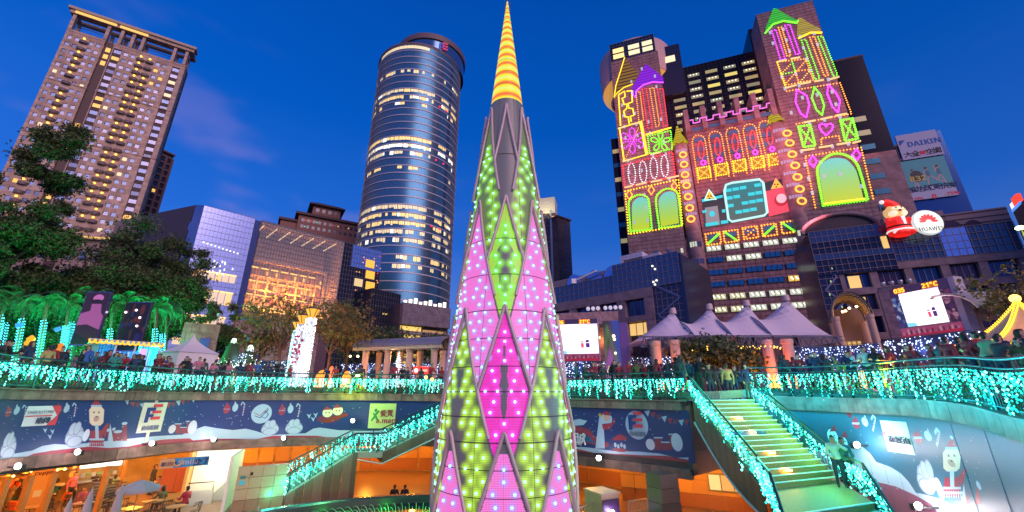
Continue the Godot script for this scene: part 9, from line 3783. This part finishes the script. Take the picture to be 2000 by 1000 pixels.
func body(pose: Dictionary) -> ArrayMesh:
	var out := []
	for i in 5:
		out.append(B.new())
	var bend: float = pose.get("lean",0.0)
	var hip := V(0, pose.get("hip",0.92),0)
	var up := V(0, cos(bend), sin(bend))
	var chest := hip + up * 0.4
	var neck := hip + up * 0.53
	var look: Vector3 = pose.get("look", V(0,0,1)).normalized()
	var head := neck + V(0,0.15, 0.02 + 0.06 * sin(bend))
	var bones := [
		[hip+V(-0.07,0,0), hip+V(0.07,0,0),0.115,0.115, LEGS],
		[hip+up*0.1, chest,0.125,0.13, COAT], [hip+up*0.06+V(-0.05,0,0), hip+up*0.06+V(0.05,0,0),0.125,0.125, COAT],
		[chest+V(-0.09,0.02,0), chest+V(0.09,0.02,0),0.115,0.115, COAT],
		[neck+V(-0.16,-0.05,0), neck+V(0.16,-0.05,0),0.07,0.07, COAT],
		[neck - up*0.05, neck+V(0,0.06,0.01),0.062,0.055, SKIN]]
	var hands := []
	for s in [-1,1]:
		var sh := neck + V(0.185 * s,-0.06,0)
		var el: Vector3 = sh + pose["elbow"][(s + 1) / 2]
		var wr: Vector3 = el + pose["wrist"][(s + 1) / 2]
		bones.append([sh, el,0.062,0.05, COAT])
		bones.append([el, wr,0.05,0.036, COAT])
		var f := (wr - el).normalized()
		var palm: Vector3 = pose.get("palm", V(0,-0.2,0.9))
		palm = (palm - f*palm.dot(f)).normalized()
		var th: Vector3 = f.cross(palm)*s
		if th.dot(V(-s,0.6,0.4)) < 0:
			th = -th
		bones.append([wr, wr+f*0.02,0.03,0.026, SKIN])
		hands.append(hand_bones(wr+f*0.025, f, palm, th))
		var hp := hip + V(0.09 * s,-0.02,0)
		var kn: Vector3 = hp + pose["knee"][(s + 1) / 2]
		var an: Vector3 = kn + pose["ankle"][(s + 1) / 2]
		bones.append([hp, kn,0.095,0.06, LEGS])
		bones.append([kn, an,0.06,0.045, LEGS])
		bones.append([an+V(0,-0.02,-0.03), an+V(0.015*s,-0.045,0.14),0.045,0.038, SHOE])
	field(bones,0.026,0.035, out)
	for h in hands:
		field(h,0.0085,0.006, out)
	var rt := UP.cross(look).normalized()
	var hu := look.cross(rt)
	var H := func(x: float, y: float, z: float) -> Vector3:
		return head+rt*x+hu*y+look*z
	var hb := [[H.call(0,0.02,-0.015), H.call(0,0.035,0.012),0.086,0.08, SKIN], [H.call(-0.018,-0.06,0.045), H.call(0.018,-0.06,0.045),0.044,0.044, SKIN], [H.call(0,0.012,0.088), H.call(0,-0.018,0.106),0.009,0.013, SKIN],
		[H.call(-0.022,-0.055,0.082), H.call(0.022,-0.055,0.082),0.009,0.009, SKIN], [H.call(0,-0.08,0), H.call(0,-0.12,-0.01),0.055,0.056, SKIN]]
	for s in [-1,1]:
		hb.append([H.call(0.083*s,0.012,0.0), H.call(0.087*s,-0.025,0.005),0.015,0.011, SKIN])
		hb.append([H.call(0.032*s,0.016,0.076), H.call(0.036*s,0.016,0.076),0.011,0.011, HAIR])
	var hl: float = pose.get("hair",0.0)
	hb.append([H.call(0,0.05,-0.03), H.call(0,0.072,0.02),0.088,0.07, HAIR])
	hb.append([H.call(0,0.0,-0.05), H.call(0, -0.05 - hl,-0.05),0.075,0.06, HAIR])
	if hl > 0.0:
		for s in [-1,1]:
			hb.append([H.call(0.065*s,0.04,-0.02), H.call(0.075*s, -0.08 - hl,-0.01),0.035,0.028, HAIR])
	field(hb,0.0125,0.012, out)
	var m := ArrayMesh.new()
	for i in 5:
		var b: B = out[i]
		var a := []
		a.resize(Mesh.ARRAY_MAX)
		a[Mesh.ARRAY_VERTEX] = b.v
		a[Mesh.ARRAY_NORMAL] = b.n
		a[Mesh.ARRAY_TEX_UV] = b.uv
		a[Mesh.ARRAY_INDEX] = b.ix
		m.add_surface_from_arrays(Mesh.PRIMITIVE_TRIANGLES, a)
	return m

var bodies := []
const COATS := {"black": Color(0.012,0.012,0.016), "navy": Color(0.015,0.025,0.08), "dark grey": Color(0.05,0.05,0.06), "red": Color(0.3,0.02,0.04), "tan": Color(0.4,0.25,0.1), "teal": Color(0.03,0.16,0.17), "white": Color(0.5,0.5,0.5), "olive": Color(0.08,0.08,0.03), "blue": Color(0.03,0.08,0.3), "maroon": Color(0.12,0.015,0.03), "pink": Color(0.45,0.12,0.2), "pale green": Color(0.2,0.35,0.2)}
const ORD := ["first", "second", "third", "fourth", "fifth", "sixth", "seventh", "eighth", "ninth", "tenth", "eleventh", "twelfth", "thirteenth", "fourteenth", "fifteenth", "sixteenth", "seventeenth", "eighteenth", "nineteenth", "twentieth", "twenty-first", "twenty-second", "twenty-third", "twenty-fourth", "twenty-fifth", "twenty-sixth", "twenty-seventh", "twenty-eighth", "twenty-ninth", "thirtieth", "thirty-first", "thirty-second", "thirty-third", "thirty-fourth", "thirty-fifth", "thirty-sixth", "thirty-seventh", "thirty-eighth", "thirty-ninth", "fortieth"]

func make_bodies() -> void:
	var legs := {"knee": [V(-0.015,-0.42,0.02), V(0.015,-0.42,0.02)], "ankle": [V(-0.01,-0.41,-0.02), V(0.01,-0.41,-0.02)]}
	var walk := {"knee": [V(-0.01,-0.41,0.14), V(0.01,-0.42,-0.06)], "ankle": [V(0,-0.41,0.03), V(0,-0.38,-0.2)]}
	var sit := {"hip": 0.5, "knee": [V(-0.03,0.0,0.43), V(0.03,0.0,0.43)], "ankle": [V(0,-0.4,0.02), V(0,-0.4,0.06)]}
	var down := {"elbow": [V(-0.07,-0.27,-0.02), V(0.07,-0.27,-0.02)], "wrist": [V(-0.01,-0.24,0.06), V(0.01,-0.24,0.06)]}
	var rail := {"lean": 0.22, "elbow": [V(-0.08,-0.22,0.12), V(0.08,-0.22,0.12)], "wrist": [V(0.1,0.0,0.22), V(-0.1,0.0,0.22)]}
	var photo := {"elbow": [V(-0.06,-0.14,0.22), V(0.06,-0.14,0.22)], "wrist": [V(0.1,0.22,0.06), V(-0.1,0.22,0.06)], "look": V(0,0.25,1)}
	var ear := {"elbow": [V(-0.07,-0.27,-0.02), V(0.14,-0.1,0.22)], "wrist": [V(0.12,-0.1,0.2), V(-0.2,0.18,-0.04)], "look": V(-0.5,0.1,1)}
	var lap := {"elbow": [V(-0.08,-0.24,0.08), V(0.08,-0.24,0.08)], "wrist": [V(0.08,0.0,0.23), V(-0.08,0.0,0.23)]}
	var list := [[legs, down, {}], [legs, rail, {}], [legs, photo, {}], [legs, down, {"hair": 0.13, "look": V(0.4,0.05,1)}], [legs, rail, {"hair": 0.12, "look": V(-0.3,-0.1,1)}], [walk, down, {}], [sit, lap, {}], [sit, lap, {"hair": 0.12, "look": V(0.3,0,1)}], [legs, ear, {}]]
	for q in list:
		var pose := {}
		for d in q:
			for key in d:
				pose[key] = d[key]
		bodies.append(body(pose))

func person(kind: int, p: Vector3, turn: float, coat: String, label: String, size := 1.0, group := "", trousers := "") -> void:
	var o := MeshInstance3D.new()
	o.name = "person"
	add_child(o, true)
	o.mesh = bodies[kind]
	o.transform = Transform3D(Basis(UP, turn).scaled(Vector3.ONE*size), p)
	var c: Color = COATS[coat]
	o.set_surface_override_material(SKIN, mat("skin_%d" % (rng.randi() % 2),0.42,0.25,0.18,0.55) if rng.randf() < 0.5 else mat("skin_b",0.36,0.2,0.14,0.55))
	o.set_surface_override_material(HAIR, mat("hair_black",0.012,0.01,0.01,0.5) if rng.randf() < 0.8 else mat("hair_brown",0.05,0.025,0.015,0.5))
	o.set_surface_override_material(COAT, mat("coat_" + coat.replace(" ", "_"), c.r, c.g, c.b,0.8))
	var t: Color = [Color(0.015,0.02,0.05), Color(0.02,0.02,0.022), Color(0.06,0.05,0.045)][rng.randi() % 3] if trousers == "" else COATS[trousers]
	o.set_surface_override_material(LEGS, mat("trousers_%.3f" % t.b, t.r, t.g, t.b,0.8))
	o.set_surface_override_material(SHOE, mat("shoe_black",0.015,0.013,0.012,0.5))
	tag(o, label, "person", group)

func crowd(where: String, p: Path, x0: float, x1: float, n: int, off0: float, off1: float, face: float, group: String, lift0 := 0.0, lift1 := 0.0) -> void:
	var names := COATS.keys()
	for i in n:
		var px := lerpf(x0, x1, (i + rr(-0.1,1.1)) / n)
		var s := p.find(sight(px,760).x)
		var q := p.at(s) - p.inward(s) * rr(off0, off1)
		q.y += lerpf(lift0, lift1, (px - x0)/(x1 - x0))
		var inw := p.inward(s)
		var turn := atan2(inw.x, inw.z)
		if rng.randf() > face:
			turn += PI+rr(-0.7,0.7)
		else:
			turn += rr(-1.2,1.2)
		var pick := rng.randf()
		var coat: String = names[rng.randi() % 4] if pick < 0.6 else names[rng.randi() % names.size()]
		person([0,1,2,3,4,1,3,0][rng.randi() % 8], q, turn, coat, "person in %s coat, %s from the left, %s" % [coat, ORD[i], where], rr(0.86,1.06), group)

func people() -> void:
	make_bodies()
	crowd("front row at the far left railing", rim,-20,560,34,0.75,1.3,0.8, "crowd behind the far left railing",0.4,0.4)
	crowd("second row at the far left railing", rim,230,560,22,1.6,3.2,0.6, "second row behind the far left railing",0.4,0.4)
	crowd("at the railing left of the cone", rim,620,855,12,1.0,3.5,0.6, "people behind the railing left of the cone",0.4,0.4)
	crowd("front row right of the cone", rim,1105,1345,17,0.75,1.2,0.5, "crowd behind the railing right of the cone",0.4,0.4)
	crowd("second row right of the cone", rim,1120,1345,12,1.6,3.0,0.5, "second row right of the cone",0.4,0.4)
	crowd("front row at the right railing", rim_right,1510,1995,26,0.75,1.2,0.5, "crowd behind the right railing",0.4,0.45)
	crowd("second row at the right railing", rim_right,1520,1995,22,1.4,2.6,0.4, "second row behind the right railing",0.4,0.5)
	for i in 7:
		var p := at(1392 + i * 12,780, 21.5 + 1.2 * (i % 3))
		p.y = -0.25
		person([0,3,5,0,1,5,3][i], p, [0.3,2.8,0.2,3.0,0.1,2.6,0.4][i], ["black", "dark grey", "olive", "tan", "black", "teal", "navy"][i], "person in %s coat at the head of the wide stair, %s from the left" % [["black", "dark grey", "olive", "tan", "black", "teal", "navy"][i], ORD[i]],1.0, "people at the head of the wide stair")
	var a := at_height(1646,951,-3.2)
	person(8, a,-0.5, "white", "person in pale jacket and jeans with a hand at the ear on the stair landing",1.0, "", "navy")
	a = at_height(1668,955,-3.2)+V(0.1,0,-0.2)
	person(0, a,-1.2, "teal", "person in dark teal jacket beside the pale jacket on the stair landing",0.97)
	a = at_height(1712,1000,-4.2)
	person(6, a + UP * 0.1,-0.4, "teal", "person in teal seated low on the stair at the bottom right",1.0)
	a = at(529,952,27.2)
	person(5, V(a.x,-5.6, a.z),1.4, "red", "person in red top walking up the left stair",0.95)
	a = at_height(419,972, FLOOR)
	person(5, a,1.0, "teal", "child in teal coat walking across the tan floor",0.72)
	a = at_height(429,971, FLOOR)
	person(1, a,1.3, "maroon", "adult in maroon beside the child on the tan floor",0.8)
	for s in [[769,948, "left of the two heads before the orange recess"], [789,951, "right of the two heads before the orange recess"]]:
		a = at(s[0], s[1],27.9)
		person(6, V(a.x, FLOOR - 0.5, a.z - 0.3), PI, "black", "person in black behind the pool rim, " + s[2],0.95, "people on the pool rim")
	var names := COATS.keys()
	var spots := [[36,975,6], [75,985,6], [47,940,0], [98,972,7], [128,975,0], [108,950,3], [150,960,6], [172,958,7], [196,972,6], [214,962,6], [300,966,6], [318,962,7], [333,968,6], [308,990,7], [290,955,0], [24,990,7], [150,992,6], [356,992,6]]
	for i in spots.size():
		var s: Array = spots[i]
		var q := at_height(s[0], s[1] + 12, FLOOR)
		var coat: String = names[(i*5+2) % names.size()]
		person(s[2], q, rng.randf() * TAU, coat, "person in %s top at the cafe, %s from the left" % [coat, ORD[i]] if s[2] < 6 else "seated person in %s top at the cafe tables, guest %s" % [coat, ["at the leftmost table", "near the second post", "", "by the middle table", "", "", "behind the folded parasol", "by the low parasol", "left of the tall parasol", "by the counter", "right of the open parasol", "farther right of the open parasol", "rightmost near the open parasol", "in front of the open parasol", "", "at the bottom left corner", "below the folded parasols", "at the far right table"][i]],1.0, "cafe guests")

func _ready() -> void:
	set_up()
	plaza()
	residential_tower()
	glass_mall()
	pagoda_block()
	round_tower()
	pale_blocks()
	light_tower()
	billboard_building()
	left_podium()
	right_podium()
	stairs()
	pool()
	light_cone()
	lower_floor()
	plaza_things()
	trees()
	santa_bear()
	people()
